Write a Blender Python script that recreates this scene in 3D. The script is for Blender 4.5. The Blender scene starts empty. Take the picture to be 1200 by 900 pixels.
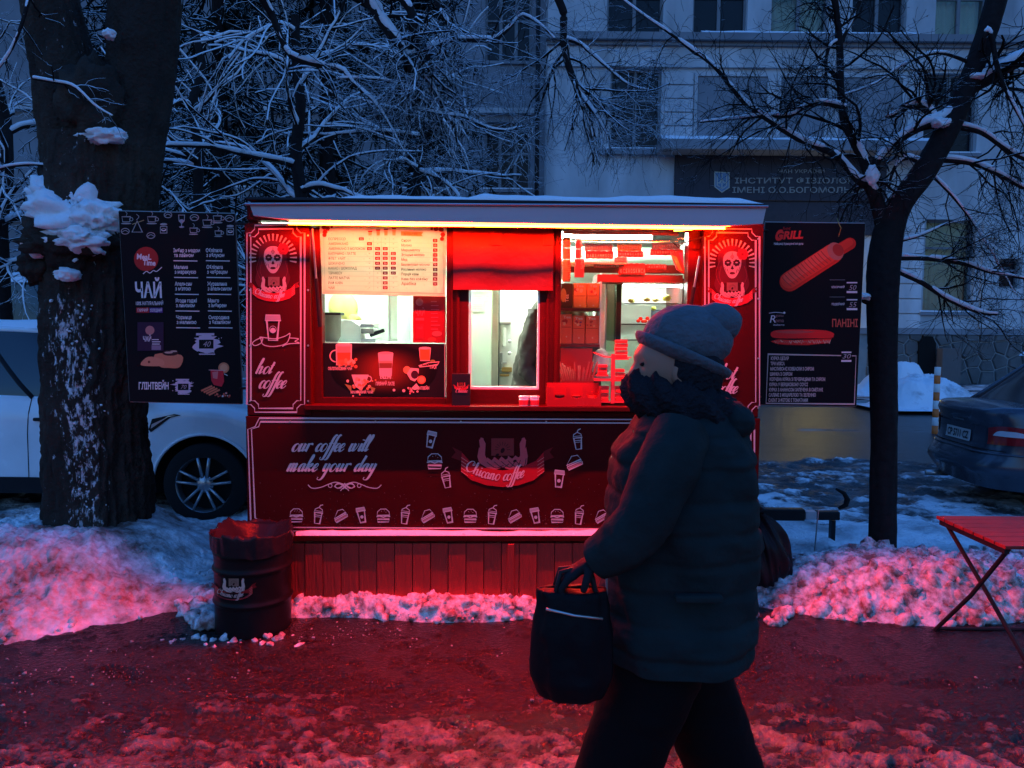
import bpy, bmesh, math, random
import numpy as np
from mathutils import Vector, Matrix, geometry
from math import radians as R, sin, cos, pi
random.seed(7); rng = np.random.default_rng(7)
SC = bpy.context.scene; COL = SC.collection

# ------------------------------------------------------------ camera, sky, light, exposure
PITCH, ROLL, FPX, CAMZ = R(4.0), R(0.48), 900.0, 1.6
cam_d = bpy.data.cameras.new('camera'); cam = bpy.data.objects.new('camera', cam_d); COL.objects.link(cam)
CAMR = Matrix.Rotation(R(90) - PITCH, 3, 'X') @ Matrix.Rotation(ROLL, 3, 'Z')
cam.matrix_world = Matrix.Translation((0, 0, CAMZ)) @ CAMR.to_4x4()
cam_d.sensor_width = 36; cam_d.lens = 27.0; cam_d.clip_end = 800; cam_d.clip_start = .05
SC.camera = cam

world = bpy.data.worlds.new("World"); SC.world = world; world.use_nodes = True
wn = world.node_tree; bg = wn.nodes['Background']
sky = wn.nodes.new('ShaderNodeTexSky'); sky.sky_type = 'NISHITA'; sky.sun_disc = False
sky.sun_elevation = R(1.0); sky.sun_rotation = R(12); sky.air_density = 1.6; sky.ozone_density = 4.0; sky.dust_density = .4
tint = wn.nodes.new('ShaderNodeMixRGB'); tint.blend_type = 'MULTIPLY'; tint.inputs[0].default_value = 1
tint.inputs[2].default_value = (.46, .78, 1.10, 1)
wn.links.new(sky.outputs[0], tint.inputs[1]); wn.links.new(tint.outputs[0], bg.inputs[0]); bg.inputs[1].default_value = .15
sd = bpy.data.lights.new('sun', 'SUN'); sd.energy = .01; sd.angle = R(25); sd.color = (.75, .85, 1)
sun = bpy.data.objects.new('sun', sd); COL.objects.link(sun); sun.rotation_euler = (R(-86), 0, R(-12))
SC.view_settings.view_transform = 'Standard'; SC.view_settings.look = 'None'
SC.view_settings.exposure = 3.7; SC.view_settings.gamma = 1.0

# ------------------------------------------------------------ photo pixel -> place
def ray(px, py): return CAMR @ Vector(((px - 600) / FPX, -(py - 450) / FPX, -1))
def U(px, py, Y):
    d = ray(px, py); t = Y / d.y; return Vector((d.x * t, Y, CAMZ + d.z * t))
def G(px, py, z=0):
    d = ray(px, py); t = (z - CAMZ) / d.z; return Vector((d.x * t, d.y * t, z))
def UP(px, py, p, n):
    d = ray(px, py); o = Vector((0, 0, CAMZ)); t = (p - o).dot(n) / d.dot(n); return o + d * t
KROT = R(1.8); KORG = G(588, 716)
KM = Matrix.Translation(KORG) @ Matrix.Rotation(KROT, 4, 'Z'); KMI = KM.inverted()
KN = Vector((-sin(KROT), cos(KROT), 0))
def K(px, py, y=0.0):                     # kiosk frame: x right, y depth (into the kiosk), z up
    p = UP(px, py, KM @ Vector((0, y, 0)), KN); return KMI @ p

# ------------------------------------------------------------ noise
def _h(ix, iy, iz, s):
    n = (ix.astype(np.int64) * 374761393 + iy.astype(np.int64) * 668265263 + iz.astype(np.int64) * 2147483647 + s * 974711) & 0xffffffff
    n = ((n ^ (n >> 13)) * 1274126177) & 0xffffffff
    n = ((n ^ (n >> 16)) * 2246822519) & 0xffffffff
    return ((n ^ (n >> 13)) & 0xffffff) / float(0xffffff)
def vn(x, y, z=None, s=0):
    x = np.asarray(x, float); y = np.asarray(y, float); z = np.zeros_like(x) if z is None else np.asarray(z, float)
    ix, iy, iz = np.floor(x), np.floor(y), np.floor(z)
    fx, fy, fz = x - ix, y - iy, z - iz
    fx, fy, fz = [f * f * (3 - 2 * f) for f in (fx, fy, fz)]
    r = 0
    for a in (0, 1):
        for b in (0, 1):
            for c in (0, 1):
                r = r + _h(ix + a, iy + b, iz + c, s) * (fx if a else 1 - fx) * (fy if b else 1 - fy) * (fz if c else 1 - fz)
    return r
def fbm(x, y, z=None, o=4, s=0, g=.5):
    r = 0; a = 1; t = 0; f = 1.0
    for k in range(o):
        r = r + a * vn(np.asarray(x) * f, np.asarray(y) * f, None if z is None else np.asarray(z) * f, s + k * 17); t += a; a *= g; f *= 2.03
    return r / t
def worley(x, y, s=0):
    x = np.asarray(x, float); y = np.asarray(y, float); ix, iy = np.floor(x), np.floor(y); d = np.full(x.shape, 9.0)
    for a in (-1, 0, 1):
        for b in (-1, 0, 1):
            cx = ix + a + _h(ix + a, iy + b, ix * 0, s); cy = iy + b + _h(ix + a, iy + b, ix * 0, s + 5)
            d = np.minimum(d, (x - cx) ** 2 + (y - cy) ** 2)
    return np.sqrt(d)

# ------------------------------------------------------------ materials
def nodes_of(m):
    m.use_nodes = True; nt = m.node_tree; return nt, nt.nodes['Principled BSDF']
def P(name, col, rough=.5, metal=0, var=.12, scale=6, bump=0, bscale=30, coat=0, spec=None, stretch=None, trans=0):
    m = bpy.data.materials.new(name); nt, b = nodes_of(m); L = nt.links
    b.inputs['Roughness'].default_value = rough; b.inputs['Metallic'].default_value = metal
    if spec is None: spec = .35 if max(col[:3]) > .1 else .1
    b.inputs['Coat Weight'].default_value = coat; b.inputs['Specular IOR Level'].default_value = spec
    b.inputs['Coat Roughness'].default_value = .15
    tc = nt.nodes.new('ShaderNodeTexCoord'); mp = nt.nodes.new('ShaderNodeMapping'); L.new(tc.outputs['Object'], mp.inputs[0])
    if stretch: mp.inputs['Scale'].default_value = stretch
    n = nt.nodes.new('ShaderNodeTexNoise'); n.inputs['Scale'].default_value = scale; n.inputs['Detail'].default_value = 6; L.new(mp.outputs[0], n.inputs[0])
    mix = nt.nodes.new('ShaderNodeMixRGB'); L.new(n.outputs[0], mix.inputs[0])
    mix.inputs[1].default_value = tuple(min(1, c * (1 - var * 1.6)) for c in col[:3]) + (1,)
    mix.inputs[2].default_value = tuple(min(1, c * (1 + var * 1.6)) for c in col[:3]) + (1,)
    L.new(mix.outputs[0], b.inputs['Base Color'])
    if var > 0:
        rr = nt.nodes.new('ShaderNodeMapRange'); rr.inputs[3].default_value = max(0, rough - .08); rr.inputs[4].default_value = min(1, rough + .1)
        L.new(n.outputs[0], rr.inputs[0]); L.new(rr.outputs[0], b.inputs['Roughness'])
    if bump:
        n2 = nt.nodes.new('ShaderNodeTexNoise'); n2.inputs['Scale'].default_value = bscale; n2.inputs['Detail'].default_value = 5; L.new(mp.outputs[0], n2.inputs[0])
        bp = nt.nodes.new('ShaderNodeBump'); bp.inputs['Strength'].default_value = bump; bp.inputs['Distance'].default_value = .02
        L.new(n2.outputs[0], bp.inputs['Height']); L.new(bp.outputs[0], b.inputs['Normal'])
    if trans:
        tr = nt.nodes.new('ShaderNodeBsdfTranslucent'); tr.inputs[0].default_value = tuple(col[:3]) + (1,)
        mx = nt.nodes.new('ShaderNodeMixShader'); mx.inputs[0].default_value = trans
        L.new(b.outputs[0], mx.inputs[1]); L.new(tr.outputs[0], mx.inputs[2]); L.new(mx.outputs[0], nt.nodes['Material Output'].inputs[0])
    return m
def EM(name, col, s):
    m = bpy.data.materials.new(name); nt, b = nodes_of(m)
    e = nt.nodes.new('ShaderNodeEmission'); e.inputs[0].default_value = tuple(col) + (1,); e.inputs[1].default_value = s
    nt.links.new(e.outputs[0], nt.nodes['Material Output'].inputs[0]); return m
def GLASS(name, tintc=(.9, .95, .93), refl=.9):
    m = bpy.data.materials.new(name); nt, b = nodes_of(m)
    t = nt.nodes.new('ShaderNodeBsdfTransparent'); t.inputs[0].default_value = tuple(tintc) + (1,)
    g = nt.nodes.new('ShaderNodeBsdfGlossy'); g.inputs['Roughness'].default_value = .03
    f = nt.nodes.new('ShaderNodeFresnel'); f.inputs[0].default_value = 1.45
    mm = nt.nodes.new('ShaderNodeMath'); mm.operation = 'MULTIPLY'; mm.inputs[1].default_value = refl; nt.links.new(f.outputs[0], mm.inputs[0])
    x = nt.nodes.new('ShaderNodeMixShader'); nt.links.new(mm.outputs[0], x.inputs[0]); nt.links.new(t.outputs[0], x.inputs[1]); nt.links.new(g.outputs[0], x.inputs[2])
    nt.links.new(x.outputs[0], nt.nodes['Material Output'].inputs[0]); return m
def PRINT(name, rough=.55, trans=0, coat=0):              # flat print: the ink colour is stored per face
    m = bpy.data.materials.new(name); nt, b = nodes_of(m); b.inputs['Specular IOR Level'].default_value = .15
    a = nt.nodes.new('ShaderNodeAttribute'); a.attribute_name = 'ink'; nt.links.new(a.outputs[0], b.inputs['Base Color']); b.inputs['Roughness'].default_value = rough
    b.inputs['Coat Weight'].default_value = coat
    if trans:
        tr = nt.nodes.new('ShaderNodeBsdfTranslucent'); nt.links.new(a.outputs[0], tr.inputs[0])
        mx = nt.nodes.new('ShaderNodeMixShader'); mx.inputs[0].default_value = trans
        nt.links.new(b.outputs[0], mx.inputs[1]); nt.links.new(tr.outputs[0], mx.inputs[2]); nt.links.new(mx.outputs[0], nt.nodes['Material Output'].inputs[0])
    return m
def SNOWY(name, bark, lo=.35, hi=.55, nscale=14, namt=.5, snow=(.88, .9, .94), bump=.6, bstretch=None):   # bark that carries snow on its upper side
    m = bpy.data.materials.new(name); nt, b = nodes_of(m); L = nt.links
    geo = nt.nodes.new('ShaderNodeNewGeometry'); sp = nt.nodes.new('ShaderNodeSeparateXYZ'); L.new(geo.outputs['Normal'], sp.inputs[0])
    tc = nt.nodes.new('ShaderNodeTexCoord'); n = nt.nodes.new('ShaderNodeTexNoise'); n.inputs['Scale'].default_value = nscale; n.inputs['Detail'].default_value = 4; L.new(tc.outputs['Object'], n.inputs[0])
    a = nt.nodes.new('ShaderNodeMath'); a.operation = 'MULTIPLY_ADD'; L.new(n.outputs[0], a.inputs[0]); a.inputs[1].default_value = namt * 2; a.inputs[2].default_value = -namt
    s = nt.nodes.new('ShaderNodeMath'); s.operation = 'ADD'; L.new(sp.outputs[2], s.inputs[0]); L.new(a.outputs[0], s.inputs[1])
    mr = nt.nodes.new('ShaderNodeMapRange'); mr.inputs[1].default_value = lo; mr.inputs[2].default_value = hi; L.new(s.outputs[0], mr.inputs[0])
    mp = nt.nodes.new('ShaderNodeMapping'); L.new(tc.outputs['Object'], mp.inputs[0])
    if bstretch: mp.inputs['Scale'].default_value = bstretch
    n2 = nt.nodes.new('ShaderNodeTexNoise'); n2.inputs['Scale'].default_value = 22; n2.inputs['Detail'].default_value = 8; L.new(mp.outputs[0], n2.inputs[0])
    c = nt.nodes.new('ShaderNodeMixRGB'); c.inputs[1].default_value = tuple(x * .55 for x in bark) + (1,); c.inputs[2].default_value = tuple(x * 1.5 for x in bark) + (1,); L.new(n2.outputs[0], c.inputs[0])
    mx = nt.nodes.new('ShaderNodeMixRGB'); L.new(mr.outputs[0], mx.inputs[0]); L.new(c.outputs[0], mx.inputs[1]); mx.inputs[2].default_value = tuple(snow) + (1,)
    L.new(mx.outputs[0], b.inputs['Base Color']); b.inputs['Roughness'].default_value = .9; b.inputs['Specular IOR Level'].default_value = .15
    bp = nt.nodes.new('ShaderNodeBump'); bp.inputs['Strength'].default_value = bump; bp.inputs['Distance'].default_value = .02; L.new(n2.outputs[0], bp.inputs['Height']); L.new(bp.outputs[0], b.inputs['Normal'])
    return m
def SNOW(name, clean=(.86, .89, .93), dirt=(.22, .17, .13), amount=.45, scale=3.5, rough=.7):
    m = bpy.data.materials.new(name); nt, b = nodes_of(m); L = nt.links
    tc = nt.nodes.new('ShaderNodeTexCoord'); n = nt.nodes.new('ShaderNodeTexNoise'); n.inputs['Scale'].default_value = scale; n.inputs['Detail'].default_value = 9; n.inputs['Roughness'].default_value = .68; L.new(tc.outputs['Object'], n.inputs[0])
    mr = nt.nodes.new('ShaderNodeMapRange'); mr.inputs[1].default_value = .62 - amount * .35; mr.inputs[2].default_value = .75 - amount * .2; L.new(n.outputs[0], mr.inputs[0])
    mx = nt.nodes.new('ShaderNodeMixRGB'); L.new(mr.outputs[0], mx.inputs[0]); mx.inputs[1].default_value = tuple(clean) + (1,); mx.inputs[2].default_value = tuple(dirt) + (1,)
    L.new(mx.outputs[0], b.inputs['Base Color']); b.inputs['Roughness'].default_value = rough
    n2 = nt.nodes.new('ShaderNodeTexNoise'); n2.inputs['Scale'].default_value = 55; n2.inputs['Detail'].default_value = 6; L.new(tc.outputs['Object'], n2.inputs[0])
    bp = nt.nodes.new('ShaderNodeBump'); bp.inputs['Strength'].default_value = .5; bp.inputs['Distance'].default_value = .015; L.new(n2.outputs[0], bp.inputs['Height']); L.new(bp.outputs[0], b.inputs['Normal'])
    return m

M = {}
M['kred'] = P('kiosk_red_print', (.062, .0016, .0024), .5, var=.22, scale=2.3, bump=.08, bscale=5, spec=.1)
M['frame_red'] = P('red_frame_paint', (.075, .004, .004), .38, var=.12, scale=5, bump=.1, bscale=40)
M['shade_red'] = P('red_vinyl', (.20, .005, .006), .5, var=.08, scale=4, bump=.25, bscale=25)
M['board_red'] = P('red_stained_board', (.36, .02, .014), .5, var=.35, scale=5, bump=.35, bscale=20, stretch=(3, 3, .25))
M['fascia'] = P('pale_sheet_metal', (.5, .46, .5), .45, var=.1, scale=2, bump=.1, bscale=8)
M['dark'] = P('black_metal', (.02, .02, .022), .4, var=.2)
M['darkroof'] = P('dark_roof_sheet', (.03, .03, .035), .6)
M['white'] = P('white_laminate', (.78, .82, .78), .4, var=.04)
M['mint'] = P('pale_mint_panel', (.70, .82, .72), .45, var=.04)
M['grey'] = P('grey_plastic', (.25, .25, .24), .5)
M['steel'] = P('brushed_steel', (.55, .55, .55), .3, metal=.9)
M['brass'] = P('brass', (.5, .35, .12), .35, metal=.9)
M['glass'] = GLASS('window_glass', (.94, .97, .95), .7)
M['dglass'] = P('dark_window_glass', (.012, .014, .018), .06, var=.3, scale=1, spec=.8)
M['bpane'] = P('facade_window_pane', (.010, .012, .018), .22, var=.3, scale=1, spec=.22)
M['snow'] = SNOW('clean_snow', amount=.0)
M['dsnow'] = SNOW('dirty_snow', amount=.55, scale=4)
M['plaster'] = P('grey_plaster', (.58, .61, .64), .9, var=.5, scale=1.1, bump=.9, bscale=7, stretch=(1, 1, .35))
M['plaster2'] = P('dark_grey_plaster', (.26, .27, .29), .9, var=.35, scale=.8, bump=.4, bscale=10)
M['stone'] = P('rubble_stone', (.13, .125, .12), .8, var=.45, scale=2.2, bump=.5, bscale=10)
M['mortar'] = P('mortar', (.30, .30, .29), .9, bump=.3)
M['asphalt'] = P('wet_asphalt', (.03, .03, .032), .4, var=.3, scale=3, bump=.5, bscale=60)
M['black'] = P('matt_black', (.012, .012, .012), .7)
M['rubber'] = P('tyre_rubber', (.018, .018, .018), .8, bump=.2)
M['paper'] = P('white_paper', (.8, .8, .76), .7, trans=.3)
M['print'] = PRINT('printed_ink', .42)
M['printT'] = PRINT('backlit_film_print', .4, trans=.45)
M['printG'] = PRINT('glossy_print', .25)

# ------------------------------------------------------------ scene graph helpers
ORG = {}
def tag(o, label, cat, group=None, kind=None):
    if label: o['label'] = label
    if cat: o['category'] = cat
    if group: o['group'] = group
    if kind: o['kind'] = kind
    return o
def thing(name, label, cat, loc=(0, 0, 0), group=None, rotz=0, mat=None):
    o = bpy.data.objects.new(name, None); COL.objects.link(o); o.empty_display_size = .1
    if mat is not None: o.matrix_world = mat
    else: o.location = loc; o.rotation_euler = (0, 0, rotz)
    tag(o, label, cat, group); ORG[o.name] = Vector(loc) if (mat is None and rotz == 0) else Vector((0, 0, 0)); return o
def kthing(name, label, cat, base, group=None):            # a thing standing in the kiosk frame
    o = thing(name, label, cat, group=group, mat=KM @ Matrix.Translation(Vector(base))); ORG[o.name] = Vector(base); return o
def root_of(p):
    while p.parent: p = p.parent
    return p
def link(name, me, parent=None, kind=None):
    o = bpy.data.objects.new(name, me); COL.objects.link(o)
    if parent is not None: o.parent = parent
    if kind: o['kind'] = kind
    return o
class MB:
    def __init__(s): s.v = []; s.f = []; s.m = []
    def add(s, vs, fs, mi=0):
        b = len(s.v); s.v += [tuple(v) for v in vs]; s.f += [tuple(i + b for i in f) for f in fs]; s.m += [mi] * len(fs); return s
    def box(s, x0, y0, z0, x1, y1, z1, mi=0):
        x0, x1 = sorted((x0, x1)); y0, y1 = sorted((y0, y1)); z0, z1 = sorted((z0, z1))
        return s.add([(x0, y0, z0), (x1, y0, z0), (x1, y1, z0), (x0, y1, z0), (x0, y0, z1), (x1, y0, z1), (x1, y1, z1), (x0, y1, z1)],
              [(0, 3, 2, 1), (4, 5, 6, 7), (0, 1, 5, 4), (1, 2, 6, 5), (2, 3, 7, 6), (3, 0, 4, 7)], mi)
    def pbox(s, px0, py0, px1, py1, y0, y1, mi=0):          # a box of the kiosk given by photo pixels on its front face
        a = K(px0, (py0 + py1) / 2, y0).x; b = K(px1, (py0 + py1) / 2, y0).x; t = K((px0 + px1) / 2, py0, y0).z; u = K((px0 + px1) / 2, py1, y0).z
        return s.box(a, y0, u, b, y1, t, mi)
    def ubox(s, px0, py0, px1, py1, Y, d, mi=0, front=0):
        a = U(px0, (py0 + py1) / 2, Y).x; b = U(px1, (py0 + py1) / 2, Y).x; t = U((px0 + px1) / 2, py0, Y).z; u = U((px0 + px1) / 2, py1, Y).z
        return s.box(a, Y - front, u, b, Y + d, t, mi)
    def tube(s, pts, r, n=8, mi=0, cap=True, flat=1):
        pts = [Vector(p) for p in pts]; k = len(pts); rs = r if isinstance(r, (list, tuple)) else [r] * k
        vs = []; up = Vector((0, 0, 1)); prev = None
        for i, p in enumerate(pts):
            t = (pts[min(i + 1, k - 1)] - pts[max(i - 1, 0)]); t = t.normalized() if t.length > 1e-9 else Vector((0, 0, 1))
            if prev is None: u = t.cross(up if abs(t.z) < .95 else Vector((0, 1, 0))).normalized()
            else: u = (prev - t * prev.dot(t)).normalized()
            prev = u; w = t.cross(u)
            for j in range(n):
                a = 2 * pi * j / n; vs.append(p + (u * cos(a) + w * sin(a) * flat) * rs[i])
        fs = [(i * n + j, i * n + (j + 1) % n, (i + 1) * n + (j + 1) % n, (i + 1) * n + j) for i in range(k - 1) for j in range(n)]
        if cap: fs += [tuple(reversed(range(n))), tuple((k - 1) * n + j for j in range(n))]
        return s.add(vs, fs, mi)
    def lathe(s, prof, c=(0, 0, 0), n=32, mi=0, sx=1, sy=1, wob=None, axis='z'):
        vs = []
        for i, (r, z) in enumerate(prof):
            for j in range(n):
                a = 2 * pi * j / n; q = r * (1 + (wob(a, z) if wob else 0))
                v = (q * cos(a) * sx, q * sin(a) * sy, z)
                if axis == 'y': v = (v[0], v[2], v[1])
                vs.append((c[0] + v[0], c[1] + v[1], c[2] + v[2]))
        fs = [(i * n + j, i * n + (j + 1) % n, (i + 1) * n + (j + 1) % n, (i + 1) * n + j) for i in range(len(prof) - 1) for j in range(n)]
        return s.add(vs, fs, mi)
    def prism(s, pts, y0, y1, mi=0):                         # polygon in x,z extruded along y
        n = len(pts); vs = [(x, y0, z) for x, z in pts] + [(x, y1, z) for x, z in pts]
        tri = geometry.tessellate_polygon([[Vector((x, z, 0)) for x, z in pts]])
        fs = [t for t in tri] + [tuple(i + n for i in t) for t in tri] + [(i, (i + 1) % n, (i + 1) % n + n, i + n) for i in range(n)]
        return s.add(vs, fs, mi)
    def grid(s, fn, nu, nv, mi=0):
        vs = [fn(i / nu, j / nv) for j in range(nv + 1) for i in range(nu + 1)]
        return s.add(vs, [(j * (nu + 1) + i, j * (nu + 1) + i + 1, (j + 1) * (nu + 1) + i + 1, (j + 1) * (nu + 1) + i) for j in range(nv) for i in range(nu)], mi)
    def mesh(s, name, mats, o=None, smooth=False):
        me = bpy.data.meshes.new(name)
        vs = s.v if o is None else [(a - o[0], b - o[1], c - o[2]) for a, b, c in s.v]
        me.from_pydata(vs, [], s.f)
        for m in (mats if isinstance(mats, (list, tuple)) else [mats]): me.materials.append(m)
        if any(s.m): me.polygons.foreach_set('material_index', s.m)
        if smooth: me.polygons.foreach_set('use_smooth', [True] * len(s.f))
        bm = bmesh.new(); bm.from_mesh(me); bmesh.ops.recalc_face_normals(bm, faces=bm.faces); bm.to_mesh(me); bm.free()
        return me
    def build(s, name, mats, parent=None, smooth=False, bevel=0, kind=None, subd=0):
        o = ORG.get(root_of(parent).name) if parent is not None else None
        ob = link(name, s.mesh(name, mats, o, smooth), parent, kind)
        if bevel:
            b = ob.modifiers.new('bevel', 'BEVEL'); b.width = bevel; b.segments = 2; b.limit_method = 'ANGLE'
        if subd:
            d = ob.modifiers.new('sub', 'SUBSURF'); d.levels = subd; d.render_levels = subd
        return ob
def npmesh(name, V, F, mats, smooth=True, mi=None):           # numpy verts (n,3) and quads/tris (m,k)
    me = bpy.data.meshes.new(name); V = np.ascontiguousarray(V, dtype=np.float32); F = np.ascontiguousarray(F, dtype=np.int32); k = F.shape[1]
    me.vertices.add(len(V)); me.vertices.foreach_set('co', V.ravel()); me.loops.add(F.size); me.loops.foreach_set('vertex_index', F.ravel())
    me.polygons.add(len(F)); me.polygons.foreach_set('loop_start', np.arange(0, F.size, k, dtype=np.int32))
    if smooth: me.polygons.foreach_set('use_smooth', np.ones(len(F), bool))
    for m in (mats if isinstance(mats, (list, tuple)) else [mats]): me.materials.append(m)
    if mi is not None: me.polygons.foreach_set('material_index', np.asarray(mi, np.int32))
    me.update(calc_edges=True); return me
def heightfield(name, xs, ys, Z, mats, parent=None, kind=None, mi=None, off=(0, 0, 0)):
    X, Y = np.meshgrid(xs, ys); V = np.stack([X - off[0], Y - off[1], Z - off[2]], -1).reshape(-1, 3); nx, ny = len(xs), len(ys)
    I = (np.arange(ny - 1)[:, None] * nx + np.arange(nx - 1)[None, :]).ravel()
    F = np.stack([I, I + 1, I + nx + 1, I + nx], 1)
    return link(name, npmesh(name, V, F, mats, True, mi), parent, kind)

# ------------------------------------------------------------ flat print, drawn in photo pixels on a given plane
_tc = {}
def text2d(s, bold=0.0):
    key = (s, bold)
    if key in _tc: return _tc[key]
    c = bpy.data.curves.new('t', 'FONT'); c.body = s; c.size = 1; c.offset = bold; c.resolution_u = 3
    o = bpy.data.objects.new('t', c); COL.objects.link(o); bpy.context.view_layer.update()
    me = bpy.data.meshes.new_from_object(o.evaluated_get(bpy.context.evaluated_depsgraph_get()))
    vs = [(v.co.x, v.co.y) for v in me.vertices]; fs = [tuple(p.vertices) for p in me.polygons]
    bpy.data.objects.remove(o); bpy.data.curves.remove(c); bpy.data.meshes.remove(me)
    if vs:
        x0 = min(v[0] for v in vs); vs = [(x - x0, y) for x, y in vs]
    _tc[key] = (vs, fs); return _tc[key]
def smoothpts(pts, closed=False, n=5):
    if len(pts) < 3: return pts
    out = []; k = len(pts)
    for i in range(k if closed else k - 1):
        p = [pts[(i + d) % k] if closed else pts[min(max(i + d, 0), k - 1)] for d in (-1, 0, 1, 2)]
        for t in range(n):
            t /= n
            out.append(tuple(.5 * (2 * p[1][a] + (-p[0][a] + p[2][a]) * t + (2 * p[0][a] - 5 * p[1][a] + 4 * p[2][a] - p[3][a]) * t * t + (-p[0][a] + 3 * p[1][a] - 3 * p[2][a] + p[3][a]) * t ** 3) for a in (0, 1)))
    if not closed: out.append(tuple(pts[-1]))
    return out
class Art:
    def __init__(s, mapf, nrm, lift=.0012): s.mapf = mapf; s.n = Vector(nrm); s.v = []; s.f = []; s.c = []; s.k = 0; s.lift = lift
    def raw(s, vs, fs, col, ramp=False):
        b = len(s.v); s.k += 1
        for i, (x, y) in enumerate(vs): s.v.append(s.mapf(x, y) + s.n * (s.lift + 2e-5 * s.k + (3e-6 * i if ramp else 0)))
        s.f += [tuple(i + b for i in f) for f in fs]; s.c += [col] * len(fs); return s
    def poly(s, pts, col, smooth=False):
        if smooth: pts = smoothpts(pts, True, 4)
        tri = geometry.tessellate_polygon([[Vector((x, y, 0)) for x, y in pts]]); return s.raw(pts, tri, col)
    def rect(s, x0, y0, x1, y1, col): return s.raw([(x0, y0), (x1, y0), (x1, y1), (x0, y1)], [(0, 1, 2, 3)], col)
    def disc(s, x, y, r, col, ry=None, n=20, rot=0):
        ry = ry or r; return s.raw([(x + r * cos(a) * cos(rot) - ry * sin(a) * sin(rot), y + r * cos(a) * sin(rot) + ry * sin(a) * cos(rot)) for a in [2 * pi * i / n for i in range(n)]], [tuple(range(n))], col)
    def line(s, pts, w, col, closed=False, smooth=False, nib=0, slant=None):
        if smooth: pts = smoothpts(pts, closed)
        k = len(pts); L = []; Rr = []
        for i in range(k):
            a = pts[(i - 1) % k] if closed else pts[max(i - 1, 0)]; b = pts[(i + 1) % k] if closed else pts[min(i + 1, k - 1)]
            dx, dy = b[0] - a[0], b[1] - a[1]; l = math.hypot(dx, dy) or 1; dx /= l; dy /= l
            q = w
            if nib: q = w * (nib + (1 - nib) * max(0, dy) ** 1.5)
            if not nib and 0 < i < k - 1 or (closed and not nib):
                e1 = (pts[i][0] - a[0], pts[i][1] - a[1]); l1 = math.hypot(*e1) or 1; cs = abs(e1[0] / l1 * dx + e1[1] / l1 * dy); q = w / max(cs, .5)
            L.append((pts[i][0] - dy * q / 2, pts[i][1] + dx * q / 2)); Rr.append((pts[i][0] + dy * q / 2, pts[i][1] - dx * q / 2))
        m = k if closed else k - 1
        vs = [p for ab in zip(L, Rr) for p in ab]
        fs = [(2 * i, 2 * i + 1, 2 * ((i + 1) % k) + 1, 2 * ((i + 1) % k)) for i in range(m)]
        return s.raw(vs, fs, col, True)
    def ring(s, x, y, r, w, col, ry=None, a0=0, a1=2 * pi, n=20):
        ry = ry or r; full = abs(a1 - a0 - 2 * pi) < 1e-6
        return s.line([(x + r * cos(a0 + (a1 - a0) * i / n), y + ry * sin(a0 + (a1 - a0) * i / n)) for i in range(n if full else n + 1)], w, col, closed=full)
    def text(s, t, x, y, h, col, w=None, bold=.0, shear=0, rot=0):     # x,y = left end of the baseline, h = cap height in pixels
        vs, fs = text2d(t, bold)
        if not vs: return s
        W = max(v[0] for v in vs); sy = h / .72; sx = (w / W) if w else sy
        c, d = cos(rot), sin(rot); out = []
        for a, b in vs:
            u = a * sx + b * sy * shear; v = -b * sy; out.append((x + u * c - v * d, y + u * d + v * c))
        return s.raw(out, fs, col)
    def build(s, name, parent, mat=None, label=None):
        o = ORG[root_of(parent).name]; vs = [v - o for v in s.v]
        me = bpy.data.meshes.new(name); me.from_pydata([tuple(v) for v in vs], [], s.f); me.materials.append(mat or M['print'])
        at = me.attributes.new('ink', 'FLOAT_COLOR', 'FACE'); at.data.foreach_set('color', [x for c in s.c for x in (c[0], c[1], c[2], 1)])
        return link(name, me, parent)
def karts(y, lift=.0012): return Art(lambda px, py: K(px, py, y), (0, -1, 0), lift)

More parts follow.
